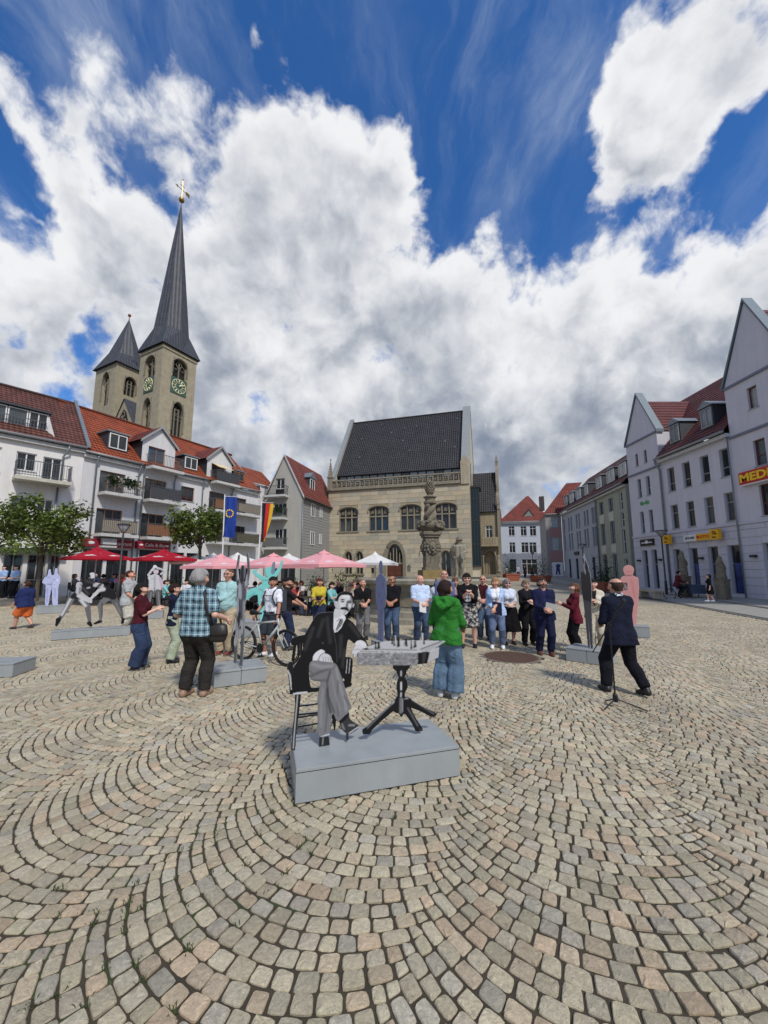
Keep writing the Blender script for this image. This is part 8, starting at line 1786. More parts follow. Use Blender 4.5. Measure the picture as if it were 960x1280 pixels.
bp_.line(TP([(325, 515), (400, 520)]), .018, lin(70, 74, 110), soft=.6); bp_.poly(TP([(450, 480), (510, 480), (510, 575), (450, 575)]), lin(200, 204, 226)); bp_.line(TP([(480, 510), (480, 545)]), .03, LID, soft=.6); bp_.line(TP([(530, 420), (550, 440)]), .03, lin(226, 230, 244), soft=.6); bp_.poly(TP([(265, 980), (540, 980), (545, 1010), (265, 1010)]), LIL)
bp_.blur(1); bp_.build('figure_panel', r)
TQ = lin(126, 202, 196); TQD = lin(92, 166, 164)
r, bq = cutout('plinth with flat turquoise cut-out of a leaping dancer with raised arms', gd(289, 797), gd(334, 797), .7, .42, .5, .012, 3.0, (-.6, 1.6))
TQf = lambda L_: [bq.pt(260 + x / 8, 700 + y / 8) for x, y in L_]
bq.line(TQf([(330, 440), (350, 400), (440, 320), (540, 300)]), [.05, .075, .10, .12], TQ, mask=True); bq.line(TQf([(545, 290), (540, 370), (540, 460), (545, 640)]), [.14, .12, .09, .06], TQ, mask=True)
bq.poly(TQf([(540, 190), (600, 170), (650, 180), (610, 290), (560, 330), (500, 320), (540, 290)]), TQ, sm=1); bq.line(TQf([(610, 110), (610, 140)]), [.12, .09], TQ, mask=True); bq.line(TQf([(550, 185), (490, 150), (460, 115)]), [.07, .05, .045], TQ, mask=True); bq.line(TQf([(460, 115), (452, 90)]), .022, TQ, mask=True); bq.line(TQf([(475, 115), (485, 90)]), .018, TQ, mask=True)
bq.line(TQf([(640, 180), (690, 130), (725, 70), (742, 10)]), [.07, .06, .045, .03], TQ, mask=True); bq.line(TQf([(650, 120), (655, 60), (660, 30)]), [.06, .05, .035], lin(112, 136, 150), mask=True)
for P in ([(550, 205), (620, 200)], [(520, 290), (560, 320)], [(470, 330), (400, 370)], [(545, 340), (540, 440)]): bq.line(TQf(P), .03, TQD, soft=.9)
bq.line(TQf([(500, 290), (550, 290)]), .02, lin(150, 160, 170), soft=.7); bq.blur(1); bq.build('figure_panel', r)
PKc = lin(206, 150, 146)
r, bk = cutout('plinth with salmon pink cut-out of a standing figure behind the dark-suited man', gd(772, 795), gd(813, 798), .45, .30, .5, .012, 2.6, (-.3, .3))
TK = lambda L_: [bk.pt(700 + x / 7.385, 690 + y / 7.385) for x, y in L_]
bk.line(TK([(632, 165), (632, 185)]), [.135, .12], PKc, mask=True); bk.line(TK([(632, 190), (632, 225)]), .085, PKc, mask=True); bk.poly(TK([(560, 235), (600, 215), (665, 215), (722, 238), (730, 330), (722, 480), (705, 640), (700, 780), (580, 780), (575, 480), (550, 330)]), PKc)
bk.line(TK([(600, 215), (660, 215)]), .02, lin(120, 80, 84), soft=.7); bk.line(TK([(610, 185), (655, 185)]), .02, lin(196, 116, 114), soft=.8); bk.poly(TK([(590, 285), (620, 285), (620, 350), (590, 350)]), .02); bk.line(TK([(600, 300), (608, 340)]), .02, .4, soft=.6); bk.line(TK([(660, 260), (690, 420)]), .03, lin(204, 124, 122), soft=.9); bk.blur(1); bk.build('figure_panel', r)
def edge_board(label, plc, c0_, ang_, colf, shape, W_, h, cell=.010, dpt=.55, zt=2.6, plW=.95):
 r = thing('cutout_sculpture', label, 'sculpture', (c0_.x, c0_.y, 0), ang_, 'cut-out figures on plinths'); d = Vector((math.cos(ang_), math.sin(ang_), 0)); nn_ = Vector((-d.y, d.x, 0))
 cs = [c0_ - d * plW / 2 - nn_ * dpt / 2, c0_ + d * plW / 2 - nn_ * dpt / 2, c0_ + d * plW / 2 + nn_ * dpt / 2, c0_ - d * plW / 2 + nn_ * dpt / 2]; plinth(r, [(p.x, p.y) for p in cs], h)
 bb = Board(c0_, d, cell, -W_, W_, h - .02, zt); shape(bb, colf); bb.blur(1); bb.build('figure_panel', r); return r
def raised(b, c):
 z0 = b.z0; b.line([(-.12, z0), (-.13, z0 + .5), (-.08, z0 + .95)], [.05, .065, .09], c, mask=True); b.line([(.14, z0), (.12, z0 + .5), (.07, z0 + .95)], [.05, .065, .09], c, mask=True); b.poly([(-.17, z0 + .9), (.17, z0 + .9), (.2, z0 + 1.4), (-.2, z0 + 1.4)], c, sm=1)
 b.line([(-.19, z0 + 1.38), (-.26, z0 + 1.6), (-.18, z0 + 1.86)], [.06, .045, .035], c, mask=True); b.line([(.19, z0 + 1.38), (.26, z0 + 1.6), (.20, z0 + 1.84)], [.06, .045, .035], c, mask=True); b.line([(0, z0 + 1.5), (0, z0 + 1.58)], .10, c, mask=True)
 for k in range(26): x, z = random.uniform(-.2, .2), z0 + random.uniform(.1, 1.8); b.line([(x, z), (x + .02, z + random.uniform(.05, .2))], .075, random.choice([.03, .03, .5, .65, .2]), soft=.5, clip=b.m)
def standing(b, c):
 z0 = b.z0; b.line([(-.09, z0), (-.10, z0 + .9)], [.075, .10], c, mask=True); b.line([(.09, z0), (.10, z0 + .9)], [.075, .10], c, mask=True); b.poly([(-.2, z0 + .82), (.2, z0 + .82), (.27, z0 + 1.45), (.12, z0 + 1.56), (-.12, z0 + 1.56), (-.27, z0 + 1.45)], c, sm=1); b.line([(0, z0 + 1.66), (0, z0 + 1.76)], [.10, .11], c, mask=True); b.line([(-.25, z0 + 1.42), (-.28, z0 + 1.1), (-.22, z0 + .85)], .06, c, mask=True); b.line([(.25, z0 + 1.42), (.28, z0 + 1.1), (.22, z0 + .85)], .06, c, mask=True)
 for k in range(5): x, z = random.uniform(-.15, .15), z0 + random.uniform(.5, 1.5); b.line([(x, z), (x, z + .08)], .03, tuple(q * .5 for q in c) if isinstance(c, tuple) else c * 3, soft=.8, clip=b.m)
p0 = gd(297, 858); p1 = gd(297, 829, .24); cA = gd(297, 845, .1);
fl2, fr2 = gd(267, 861), gd(333, 852)
d2 = (fr2 - fl2).normalized(); n2 = Vector((-d2.y, d2.x, 0)); ctr2 = (fl2 + fr2) / 2 + n2 * .33
r = thing('cutout_sculpture', 'plinth with mottled grey cut-out seen edge-on in front of the bicycle', 'sculpture', (ctr2.x, ctr2.y, 0), math.atan2(d2.y, d2.x), 'cut-out figures on plinths')
W2 = (fr2 - fl2).length; q = [fl2, fl2 + d2 * W2, fl2 + d2 * W2 + n2 * .66, fl2 + n2 * .66]
plinth(r, [(p.x, p.y) for p in (q[1], q[2], q[3], q[0])], .25)
va = Vector((ctr2.x, ctr2.y, 0)).normalized(); ea = math.atan2(va.y, va.x) + R(22)
bb = Board(ctr2, (math.cos(ea), math.sin(ea)), .010, -.5, .5, .23, 2.5); raised(bb, .16); bb.blur(1); bb.build('figure_panel', r)
c7 = gd(735, 822); va = c7.normalized()
fl7, fr7 = gd(708, 826), gd(762, 834); d7 = (fr7 - fl7).normalized(); n7 = Vector((-d7.y, d7.x, 0)); ctr7 = (fl7 + fr7) / 2 + n7 * .30
r = thing('cutout_sculpture', 'plinth with dark cut-out seen edge-on between the burgundy blazer and the beige suit', 'sculpture', (ctr7.x, ctr7.y, 0), math.atan2(d7.y, d7.x), 'cut-out figures on plinths')
W7 = (fr7 - fl7).length; q = [fl7, fl7 + d7 * W7, fl7 + d7 * W7 + n7 * .6, fl7 + n7 * .6]; plinth(r, [(p.x, p.y) for p in (q[1], q[2], q[3], q[0])], .27)
ea = math.atan2(ctr7.y, ctr7.x) + R(18); bb = Board(ctr7, (math.cos(ea), math.sin(ea)), .010, -.5, .5, .25, 2.6)
z0 = bb.z0; bb.poly([(-.18, z0 + .75), (.18, z0 + .75), (.30, z0 + 1.2), (.26, z0 + 1.62), (-.26, z0 + 1.62), (-.30, z0 + 1.2)], .05, sm=1); bb.line([(-.08, z0), (-.10, z0 + .85)], [.05, .11], .15, mask=True); bb.line([(.08, z0), (.10, z0 + .85)], [.05, .11], .16, mask=True); bb.line([(-.1, z0 + 1.6), (.02, z0 + 1.80), (.05, z0 + 1.88)], [.10, .06, .05], .06, mask=True); bb.line([(.14, z0 + 1.6), (.12, z0 + 1.78)], [.07, .05], .3, mask=True)
for k in range(9): x, z = random.uniform(-.1, .15), z0 + random.uniform(1.5, 1.85); bb.line([(x, z), (x + .03, z + .07)], .05, random.choice([.5, .7, .02]), soft=.7, clip=bb.m)
bb.blur(1); bb.build('figure_panel', r)
c5 = gd(476, 812); ea = math.atan2(c5.y, c5.x) + R(22); edge_board('plinth with lavender blue cut-out of a standing figure turned edge-on behind the chess table', None, c5, ea, lin(134, 142, 178), standing, .45, .20, zt=2.5, plW=.5, dpt=.3)
e0, e1 = gd(15, 847), gd(15, 832, .22); r = thing('display_plinth', 'empty-looking grey-blue plinth cut by the left edge', 'plinth', (e0.x, e0.y, 0), R(12), 'cut-out figures on plinths')
a = Vector((e0.x, e0.y, 0)); d = Vector((math.cos(R(10)), math.sin(R(10)), 0)); nn_ = Vector((-d.y, d.x, 0)); plinth(r, [(p.x, p.y) for p in (a - d * 1.3, a, a + nn_ * .55, a - d * 1.3 + nn_ * .55)], .24)
# ================================================================ street furniture, trees, fountain
bpy.context.view_layer.update()
# ---- bicycle
rb, fb = gd(303.5, 825), gd(357, 833); rb.z = fb.z = 0; d = (fb - rb).normalized(); Lb = (fb - rb).length
bi = thing('bicycle', 'light grey bicycle with black tyres held by the man in the white T-shirt', 'bicycle', rb, math.atan2(d.y, d.x)); BF = mat('bike_paint', lin(176, 180, 178), .3, .04); TY = mat('tyre', (.014, .014, .015), .8, .15); CH = mat('chrome', (.30, .30, .31), .3, .1, metal=.8)
Rw = .345; sxb = Lb / 1.02
for nm, x in (('rear', 0), ('front', Lb)):
 mb = MB(); mb.tube([(x + Rw * math.cos(2 * math.pi * k / 40), 0, Rw + (Rw - .02) / Rw * Rw * math.sin(2 * math.pi * k / 40)) for k in range(41)], .021, 7, cap=False); w = mb.build('wheel', TY, bi, smooth=True)
 mb = MB(); mb.tube([(x + (Rw - .045) * math.cos(2 * math.pi * k / 40), 0, Rw + (Rw - .045) * math.sin(2 * math.pi * k / 40)) for k in range(41)], .013, 5, cap=False); mb.build('rim', METALB, w, smooth=True)
 mb = MB(); mb.tube([(x, -.05, Rw), (x, .05, Rw)], .022, 8); mb.build('hub', METALB, w)
 mb = MB()
 for k in range(18): a = 2 * math.pi * k / 18; mb.tube([(x, .02 * (-1) ** k, Rw), (x + (Rw - .05) * math.cos(a + .2), 0, Rw + (Rw - .05) * math.sin(a + .2))], .0016, 3)
 mb.build('spokes', CH, w)
bbx = Lb * .44; hx, hz = Lb * .80, .86; sx_, sz = Lb * .30, .80
F_ = MB()
for a, b_, r0 in (((bbx, 0, .29), (sx_ + .02, 0, sz), .018), ((sx_ + .03, 0, sz - .04), (hx, 0, hz - .03), .019), ((bbx, 0, .29), (hx + .02, 0, hz - .12), .026), ((hx - .005, 0, hz + .03), (hx + .03, 0, hz - .15), .024)): F_.tube([a, b_], r0, 8)
for sy in (-1, 1): F_.tube([(bbx, sy * .03, .29), (0, sy * .055, Rw)], .011, 6); F_.tube([(sx_ + .03, sy * .02, sz - .06), (0, sy * .055, Rw)], .009, 6); F_.tube([(hx + .03, sy * .03, hz - .16), (hx + .06, sy * .055, .60), (Lb, sy * .055, Rw)], .014, 6)
F_.build('frame', BF, bi, smooth=True)
mb = MB(); mb.tube([(sx_ + .02, 0, sz - .02), (sx_ - .03, 0, sz + .14)], .014, 6); sp = mb.build('seatpost', METALB, bi); mb = MB(); mb.tube([(sx_ - .15, 0, sz + .17), (sx_ - .04, 0, sz + .165), (sx_ + .12, 0, sz + .155)], [.065, .045, .02], 8); mb.build('saddle', METALB, bi, smooth=True)
mb = MB(); mb.tube([(hx, 0, hz + .02), (hx + .05, 0, hz + .10)], .016, 6); mb.tube([(hx + .0, -.30, hz + .12), (hx + .05, -.1, hz + .105), (hx + .05, .1, hz + .105), (hx + .0, .30, hz + .12)], .013, 6); mb.tube([(hx + .05, -.2, hz + .1), (hx + .14, -.21, hz + .06)], .009, 5); mb.build('handlebar', METALB, bi, smooth=True)
mb = MB(); mb.tube([(bbx, -.055, .29), (bbx, -.04, .29)], .085, 16); mb.tube([(bbx, -.07, .29), (bbx + .10, -.075, .16)], .011, 5); mb.box(bbx + .06, bbx + .15, -.16, -.08, .145, .17); mb.tube([(bbx, .06, .29), (bbx - .10, .07, .42)], .011, 5); mb.box(bbx - .14, bbx - .05, .075, .15, .41, .435); mb.tube([(0, -.05, Rw), (0, -.035, Rw)], .05, 12); mb.tube([(0, -.05, Rw + .05), (bbx, -.05, .375)], .006, 4); mb.tube([(0, -.05, Rw - .05), (bbx, -.05, .205)], .006, 4); mb.build('crankset', METALB, bi)
# ---- microphone stand
mp_ = gd(770, 884); mp_.z = 0; ms = thing('microphone_stand', 'black tripod microphone stand with boom in front of the dark-suited man', 'microphone stand', mp_, 0.0)
mb = MB(); mb.tube([(0, 0, .08), (-.005, .0, 1.08)], .011, 8); mb.build('pole', METALB, ms)
mb = MB(); mb.lathe([(.03, .07), (.036, .1), (.03, .16), (.014, .19)], 10); mb.build('hub', METALB, ms)
for u, v in ((755.5, 888), (810, 890), (757, 877)): q = gd(u, v) - mp_; mb = MB(); mb.tube([(0, 0, .11), (q.x * .6, q.y * .6, .05), (q.x, q.y, .012)], .009, 6); mb.build('leg', METALB, ms)
bq1 = at(741, 815, mp_.y + .45) - mp_; piv = Vector((-.005, 0, 1.08)); dirb = (piv - bq1).normalized()
mb = MB(); mb.tube([bq1, piv, piv + dirb * .35], .008, 6); mb.build('boom', METALB, ms); mb = MB(); mb.lathe([(.022, -.03), (.026, 0), (.022, .03)], 8, tuple(piv)); mb.build('clutch', METALB, ms)
mb = MB(); e_ = piv + dirb * .35; mb.tube([e_, e_ + dirb * .12, e_ + dirb * .16], [.012, .016, .022], 8); mb.build('microphone', METALB, ms)
# ---- parasols
def fab(n, c, tr=.35): return mat(n, c, .8, .05, scale=3, trans=tr)
PAR = {'red': fab('canvas_red', (.52, .012, .035)), 'pink': fab('canvas_pink', lin(246, 176, 180), .25), 'white': fab('canvas_white', lin(240, 238, 234), .25)}
POLE = mat('pole_alu', (.45, .45, .46), .4, .08, metal=.4)
def parasol(kind, u, vap, Y, ul, ur, vedge, label, rz=.6, z0=0.0, val=.12):
 c = at(u, vap, Y); wd = at(ur, vedge, Y).x - at(ul, vedge, Y).x; ze = at(u, vedge, Y).z; za = c.z; t = thing('parasol', label, 'parasol', (c.x, Y, z0), rz, kind + ' café parasols')
 hd = wd / 2 / .98; n = 8; P = []
 mb = MB(); pts = [(hd * math.cos(math.pi / 4 * k) * (1 if k % 2 == 0 else .72), hd * math.sin(math.pi / 4 * k) * (1 if k % 2 == 0 else .72), ze - z0 - (0 if k % 2 == 0 else -.02)) for k in range(8)]
 top_ = (0, 0, za - z0); m1 = [(p[0] * .5, p[1] * .5, (p[2] + za - z0) / 2 - (.04 if k % 2 else .02)) for k, p in enumerate(pts)]
 for k in range(8): j = (k + 1) % 8; mb.add([pts[k], pts[j], m1[j], m1[k]], [(0, 1, 2, 3)]); mb.add([m1[k], m1[j], top_], [(0, 1, 2)])
 cv = mb.build('canopy', PAR[kind], t)
 vb = MB()
 for k in range(8): j = (k + 1) % 8; a, b_ = pts[k], pts[j]; vb.quad((a[0] * 1.001, a[1] * 1.001, a[2] - val), (b_[0] * 1.001, b_[1] * 1.001, b_[2] - val), b_, a)
 vb.build('valance', PAR[kind], t)
 cp_ = MB(); cp_.lathe([(hd * .16, -.10), (hd * .10, -.02), (.03, .05), (.02, .09)], 8, top_); cp_.build('vent_cap', PAR[kind], t)
 if kind != 'white':
  lg = MB()
  for k in range(0, 8, 1):
   j = (k + 1) % 8; a = Vector(pts[k]); b_ = Vector(pts[j]); q = Vector(m1[k]); w_ = Vector(m1[j]); nrm = (b_ - a).cross(q - a).normalized() * .006
   f = lambda s_, r_: (a.lerp(b_, s_)).lerp(q.lerp(w_, s_), r_) + nrm
   sh_ = [(.25, .35), (.40, .28), (.55, .36), (.75, .32), (.66, .46), (.5, .62), (.40, .50), (.30, .52)]
   lg.add([f(*z) for z in sh_], [tuple(range(8))])
  lg.build('emblem', mat('emblem_white', lin(236, 232, 232), .8, .04, trans=.3), t)
 pb = MB(); pb.tube([(0, 0, .08), (0, 0, za - z0 - .05)], .028, 8); pb.build('pole', POLE, t); pb = MB(); pb.box(-.4, .4, -.4, .4, 0, .08); pb.build('base', METALB, t)
 for k in range(8): rb_ = MB(); rb_.tube([(pts[k][0] * .97, pts[k][1] * .97, pts[k][2] - .02), (pts[k][0] * .03, pts[k][1] * .03, za - z0 - .06)], .010, 4); rb_.build('rib', POLE, t)
parasol('red', 122, 685, 20.5, 78, 162, 697.5, 'red parasol with white emblems left of the lamp post', z0=.3, rz=.1)
parasol('red', 205, 687.5, 21.5, 163, 246, 699, 'dark red parasol with white emblems below the Cafe & Bar sign', z0=.3, rz=.0)
parasol('pink', 276, 694, 17.5, 228, 318, 708, 'leftmost pink parasol in front of the blue flag', rz=.25)
parasol('pink', 342, 693, 18.2, 292, 392, 707.5, 'middle pink parasol behind the dancer’s raised arms', rz=.1)
parasol('pink', 405, 689.5, 16.5, 353, 457, 706, 'rightmost and largest pink parasol in front of the town hall corner', rz=.05)
parasol('white', 469, 691.5, 19, 440, 498, 704, 'white parasol in front of the town hall portal', rz=.2)
parasol('white', 247, 693.5, 23, 216, 280, 703, 'white parasol behind the right tree trunk', rz=.2)
parasol('white', 267, 692.5, 25.5, 240, 296, 703, 'white parasol directly behind the left pink one', rz=.4)
parasol('white', 297, 692, 24, 266, 330, 703, 'white parasol between the two flagpoles', rz=.1)
parasol('white', 361, 693, 24, 335, 388, 703, 'white parasol between the middle and right pink ones', rz=.3)
# ---- flags
def flag(u, vt, vb_, Y, label, bands, W_, H_, stars=False, u2=None):
 b0 = at(u, vb_, Y); tp = at(u2 or u, vt, Y); t = thing('flagpole', label, 'flag', (b0.x, Y, 0), 0); mb = MB(); mb.tube([(0, 0, 0), (tp.x - b0.x, 0, tp.z)], [.05, .03], 8); mb.build('pole', SIGNWHITE, t)
 mb = MB(); mb.tube([(tp.x - b0.x, 0, tp.z - .12), (tp.x - b0.x + W_ + .05, 0, tp.z - .12)], .015, 6); mb.build('crossbar', SIGNWHITE, t)
 x0 = tp.x - b0.x + .05; nb_ = len(bands)
 for i, c in enumerate(bands):
  mb = MB(); nx, nz = 6, 22
  def P(i_, j): f = (i + i_ / nx) / nb_; g = j / nz; x = x0 + W_ * f * (1 - (.0 if stars else .62) * g ** 1.6 * f) - (0 if stars else .10 * W_ * g * f); return (x, .10 * math.sin(f * 7 + g * 4) * g + .04 * math.sin(f * 13 + g * 2), tp.z - .14 - H_ * g * (1 - .05 * f * (not stars)) - .05 * f)
  for j in range(nz):
   for q in range(nx): mb.quad(P(q, j + 1), P(q + 1, j + 1), P(q + 1, j), P(q, j))
  fo = mb.build('flag_cloth' if nb_ == 1 else 'flag_band', c, t, smooth=True)
  if stars:
   for k in range(12):
    a = 2 * math.pi * k / 12; cx, cz = x0 + W_ * .45 + .24 * W_ * math.sin(a) * 1.25, tp.z - .14 - H_ * .42 + .24 * W_ * 1.25 * math.cos(a); s_ = MB(); pts = []
    for q in range(10): r_ = .065 if q % 2 == 0 else .027; pts.append((cx + r_ * math.sin(q * math.pi / 5), cz + r_ * math.cos(q * math.pi / 5)))
    f = (cx - x0) / W_; g = (tp.z - .14 - cz) / H_; yy = .10 * math.sin(f * 7 + g * 4) * g + .04 * math.sin(f * 13 + g * 2); s_.prism(pts[::-1], yy - .035, yy - .028); s_.build('star', YTX, fo)
FB = mat('flag_blue', (.012, .05, .30), .8, .06, trans=.2); FK = mat('flag_black', (.012, .012, .016), .8, .06); FRr = mat('flag_red', (.55, .02, .02), .8, .05, trans=.2); FG = mat('flag_gold', (.80, .48, .03), .8, .05, trans=.2)
flag(276.5, 618, 742, 22.0, 'blue flag with a ring of yellow stars on a white pole', [FB], .68, 2.35, True, u2=281)
flag(321, 626, 742, 24.0, 'black, red and gold flag drooping from a white pole', [FK, FRr, FG], .72, 2.5, u2=327)
# ---- street lamps
def lamp(u, vt, vb_, Y, label, z0=0.0, w=.34):
 b0 = at(u, vb_, Y); tp = at(u, vt, Y).z; t = thing('street_lamp', label, 'street lamp', (b0.x, Y, z0), 0, 'street lamps round the square'); h = tp - z0
 mb = MB(); mb.tube([(0, 0, 0), (0, 0, .9), (0, 0, .95), (0, 0, h - .45)], [.09, .085, .055, .045], 10); mb.build('post', DARK_F, t, smooth=True)
 mb = MB(); mb.lathe([(.05, -.45), (.10, -.40), (w * .9, -.06), (w * .88, -.05)], 14, (0, 0, h)); mb.build('glass_bowl', mat('lamp_glass', lin(150, 150, 156), .2, .2), t, smooth=True); mb = MB(); mb.lathe([(w, -.06), (w * 1.03, -.02), (w * .8, .0), (.05, .03)], 14, (0, 0, h)); mb.build('lid', DARK_F, t)
 mb = MB()
 for k in range(4): a = k * math.pi / 2 + .4; mb.tube([(.07 * math.cos(a), .07 * math.sin(a), h - .46), (w * .96 * math.cos(a), w * .96 * math.sin(a), h - .06)], .012, 4)
 mb.build('brackets', DARK_F, t)
lamp(147.5, 655, 742, 20.0, 'dark street lamp beside the red parasol', .3, .30); lamp(834, 663, 748, 26.5, 'dark street lamp in front of the lilac house', .2, .42); lamp(731, 680, 725, 38, 'street lamp in front of the grey row', .1); lamp(685.5, 687, 722, 58, 'distant street lamp in front of the white house', .7, .36); lamp(667, 690, 722, 60, 'distant street lamp left of the planters', .75, .34)
# ---- trees
def tree(u, vt, vb_, Y, ul, ur, vlow, label, z0=0.0, n=5200, seed=1):
 rs = random.Random(seed); b0 = at(u, vb_, Y); top_ = at(u, vt, Y).z - z0; xl, xr = at(ul, vlow, Y).x - b0.x, at(ur, vlow, Y).x - b0.x; low = at(u, vlow, Y).z - z0
 t = thing('tree', label, 'tree', (b0.x, Y, z0), 0); cx, rx, rz_ = (xl + xr) / 2, (xr - xl) / 2 * .84, (top_ - low) / 2 * .92; cz = low + rz_ * .95
 mb = MB(); mb.tube([(0, 0, 0), (.03, 0, low * .55), (.0, .02, low * .9), (cx * .3, 0, low + rz_ * .6), (cx * .4, 0, low + rz_ * 1.4)], [.11, .085, .08, .06, .02], 8); limbs = []
 for k in range(11):
  a = k * 2.4 + rs.uniform(-.3, .3); z = low * .85 + rs.uniform(0, rz_ * .9); rr = rs.uniform(.55, .92); e = (cx * .6 + math.cos(a) * rx * rr, math.sin(a) * rx * rr * .9, min(cz + rs.uniform(-.3, .6) * rz_, z + rz_ * 1.1)); mb.tube([(0, 0, z), (e[0] * .45, e[1] * .45, z + (e[2] - z) * .6), e], [.045, .03, .008], 5); limbs.append(e)
 mb.build('trunk', mat('bark', lin(84, 76, 66), .9, .25, bump=.4), t)
 cl = []
 for k in range(30):
  a = rs.uniform(0, 6.28); ph = rs.uniform(-.75, 1.0); q = math.sqrt(max(0, 1 - ph * ph * .8)) * rs.uniform(.55, .98); cl.append((cx + math.cos(a) * rx * q, math.sin(a) * rx * q, cz + ph * rz_, rs.uniform(.26, .46) * rx, rs.choice([.75, .9, 1.0, 1.25, 1.5])))
 for e in limbs: cl.append((*e, .34 * rx, 1.1))
 lf = MB()
 for k in range(n):
  c = rs.choice(cl); v = Vector((rs.gauss(0, 1), rs.gauss(0, 1), rs.gauss(0, .7))).normalized() * c[3] * rs.uniform(.35, 1.0) ** .6; p = Vector(c[:3]) + v; s_ = rs.uniform(.07, .125)
  if p.z < low - .1 and rs.random() < .8: continue
  ax_ = Vector((rs.gauss(0, 1), rs.gauss(0, 1), rs.gauss(-.35, .6))).normalized(); up_ = (v.normalized() * .5 + Vector((rs.gauss(0, .6), rs.gauss(0, .6), .9))).normalized(); sd_ = ax_.cross(up_).normalized(); g = c[4] * rs.uniform(.7, 1.3)
  lf.col = (.10 * g, .138 * g, .030 * g); lf.add([p - ax_ * s_, p + sd_ * s_ * .62, p + ax_ * s_ * 1.1, p - sd_ * s_ * .62], [(0, 1, 2, 3)])
 lf.build('crown', mat('leaves', (1, 1, 1), .6, .25, scale=3, attr=True, trans=.3, spec=.2), t)
tree(45, 618, 745, 19.5, -6, 102, 692, 'broad-crowned street tree on the terrace in front of the white house', .3, 5400, 3)
tree(247, 630, 738, 22.5, 208, 282, 684, 'street tree with layered crown between the red and pink parasols', .0, 3700, 8)
# ---- fountain
STF = mat('fountain_stone', lin(150, 144, 128), .85, .2, scale=4, bump=.35, bscale=25, streak=.3); STD = mat('fountain_dark_stone', lin(122, 114, 98), .9, .3, scale=7, bump=.5, bscale=25, streak=.3); STM = mat('mossy_stone', lin(140, 120, 76), .9, .3, scale=5, bump=.4)
FY = 16.2; fc = at(539, 725, FY); ft = thing('fountain', 'stone fountain with basin, lion-mask pillar, carved bowl and pine cone finial', 'fountain', (fc.x, FY, 0), R(8))
Rf = 2.95; n = 12; ph = math.pi / n
mb = MB(); mb.lathe([(Rf + .38, .0), (Rf + .38, .16), (Rf + .30, .18)], n, ph=ph); mb.build('step', STF, ft)
ztop = 1.52
mb = MB(); mb.lathe([(Rf - .06, .17), (Rf - .06, .36), (Rf - .14, .40), (Rf - .14, ztop - .3), (Rf - .05, ztop - .24)], n, ph=ph); bs = mb.build('basin_wall', STF, ft)
for k in range(n):
 a = ph + 2 * math.pi * k / n; p = MB(); p.lathe([(.16, .36), (.16, ztop - .28)], 8, ((Rf - .10) * math.cos(a), (Rf - .10) * math.sin(a), 0)); p.build('pilaster', STF, ft)
 a2 = a + ph; m_ = MB(); m_.box(-.52, .52, -.03, .0, .55, ztop - .45); o = m_.build('panel', STD, ft, ((Rf - .14) * math.cos(ph) * math.cos(a2), (Rf - .14) * math.cos(ph) * math.sin(a2), 0), a2 + math.pi / 2)
mb = MB(); mb.lathe([(Rf - .02, ztop - .24), (Rf + .12, ztop - .18), (Rf + .15, ztop - .06), (Rf + .08, ztop), (Rf - .30, ztop), (Rf - .32, ztop - .3), (.3, ztop - .3)], n * 2, ph=ph); mb.build('rim', STF, ft)
mb = MB(); mb.lathe([(Rf - .3, ztop - .22), (.2, ztop - .22)], 24); mb.build('water', mat('fountain_water', (.02, .035, .03), .06, .2, spec=.6), ft)
zz = lambda v: at(540, v, FY).z
mb = MB(); mb.box(-.52, .52, -.52, .52, ztop - .6, zz(722)); mb.box(-.46, .46, -.46, .46, zz(722), zz(712.5)); mb.build('pedestal', STM, ft)
mb = MB(); mb.box(-.33, .33, -.33, .33, zz(712.5), zz(672)); mb.box(-.38, .38, -.38, .38, zz(712.5), zz(709)); mb.box(-.40, .40, -.40, .40, zz(672), zz(669)); mb.box(-.46, .46, -.46, .46, zz(669), zz(665)); mb.build('shaft', STD, ft)
mb = MB()
for a in range(4):
 M_ = Matrix.Rotation(a * math.pi / 2, 4, 'Z'); mb.xf = M_; z = zz(684); mb.ball((0, -.38, z), (.20, .13, .22), 10, 8); mb.ball((0, -.50, z - .02), (.07, .06, .09)); mb.ball((-.09, -.47, z + .07), .04, 6, 5); mb.ball((.09, -.47, z + .07), .04, 6, 5); mb.ball((0, -.45, z - .15), (.10, .09, .06))
 for k in range(12): q = 2 * math.pi * k / 12; mb.ball((.25 * math.cos(q), -.35, z + .27 * math.sin(q)), (.09, .07, .09), 6, 5)
 mb.tube([(0, -.5, z - .14), (0, -.58, z - .2), (0, -.6, z - .4)], .02, 6)
mb.xf = None; mb.build('lion_masks', STD, ft, smooth=True)
mb = MB(); z0, z1 = zz(665), zz(651); mb.lathe([(.40, z0), (.52, z0 + .1), (.60, z0 + .2), (.64, z0 + .32), (.50, z1 - .04), (.3, z1)], 16)
rs = random.Random(4)
for k in range(70): a = rs.uniform(0, 6.28); z = rs.uniform(z0 + .12, z1 - .02); r_ = .50 + .14 * math.sin((z - z0) / (z1 - z0) * 3); mb.ball((r_ * math.cos(a), r_ * math.sin(a), z), (rs.uniform(.07, .13), rs.uniform(.07, .13), rs.uniform(.05, .09)), 6, 5)
mb.build('carved_bowl', STD, ft, smooth=True)
mb = MB(); z0, z1 = zz(652), zz(630)
for q in range(3): mb.tube([(.20 * math.cos(q * 2.09 + k * .42), .20 * math.sin(q * 2.09 + k * .42), z0 + (z1 - z0) * k / 10) for k in range(11)], [.17 - .007 * k for k in range(11)], 8)
mb.ball((0, 0, (z0 + z1) / 2), (.24, .24, .5)); mb.build('twisted_dolphins', STD, ft, smooth=True)
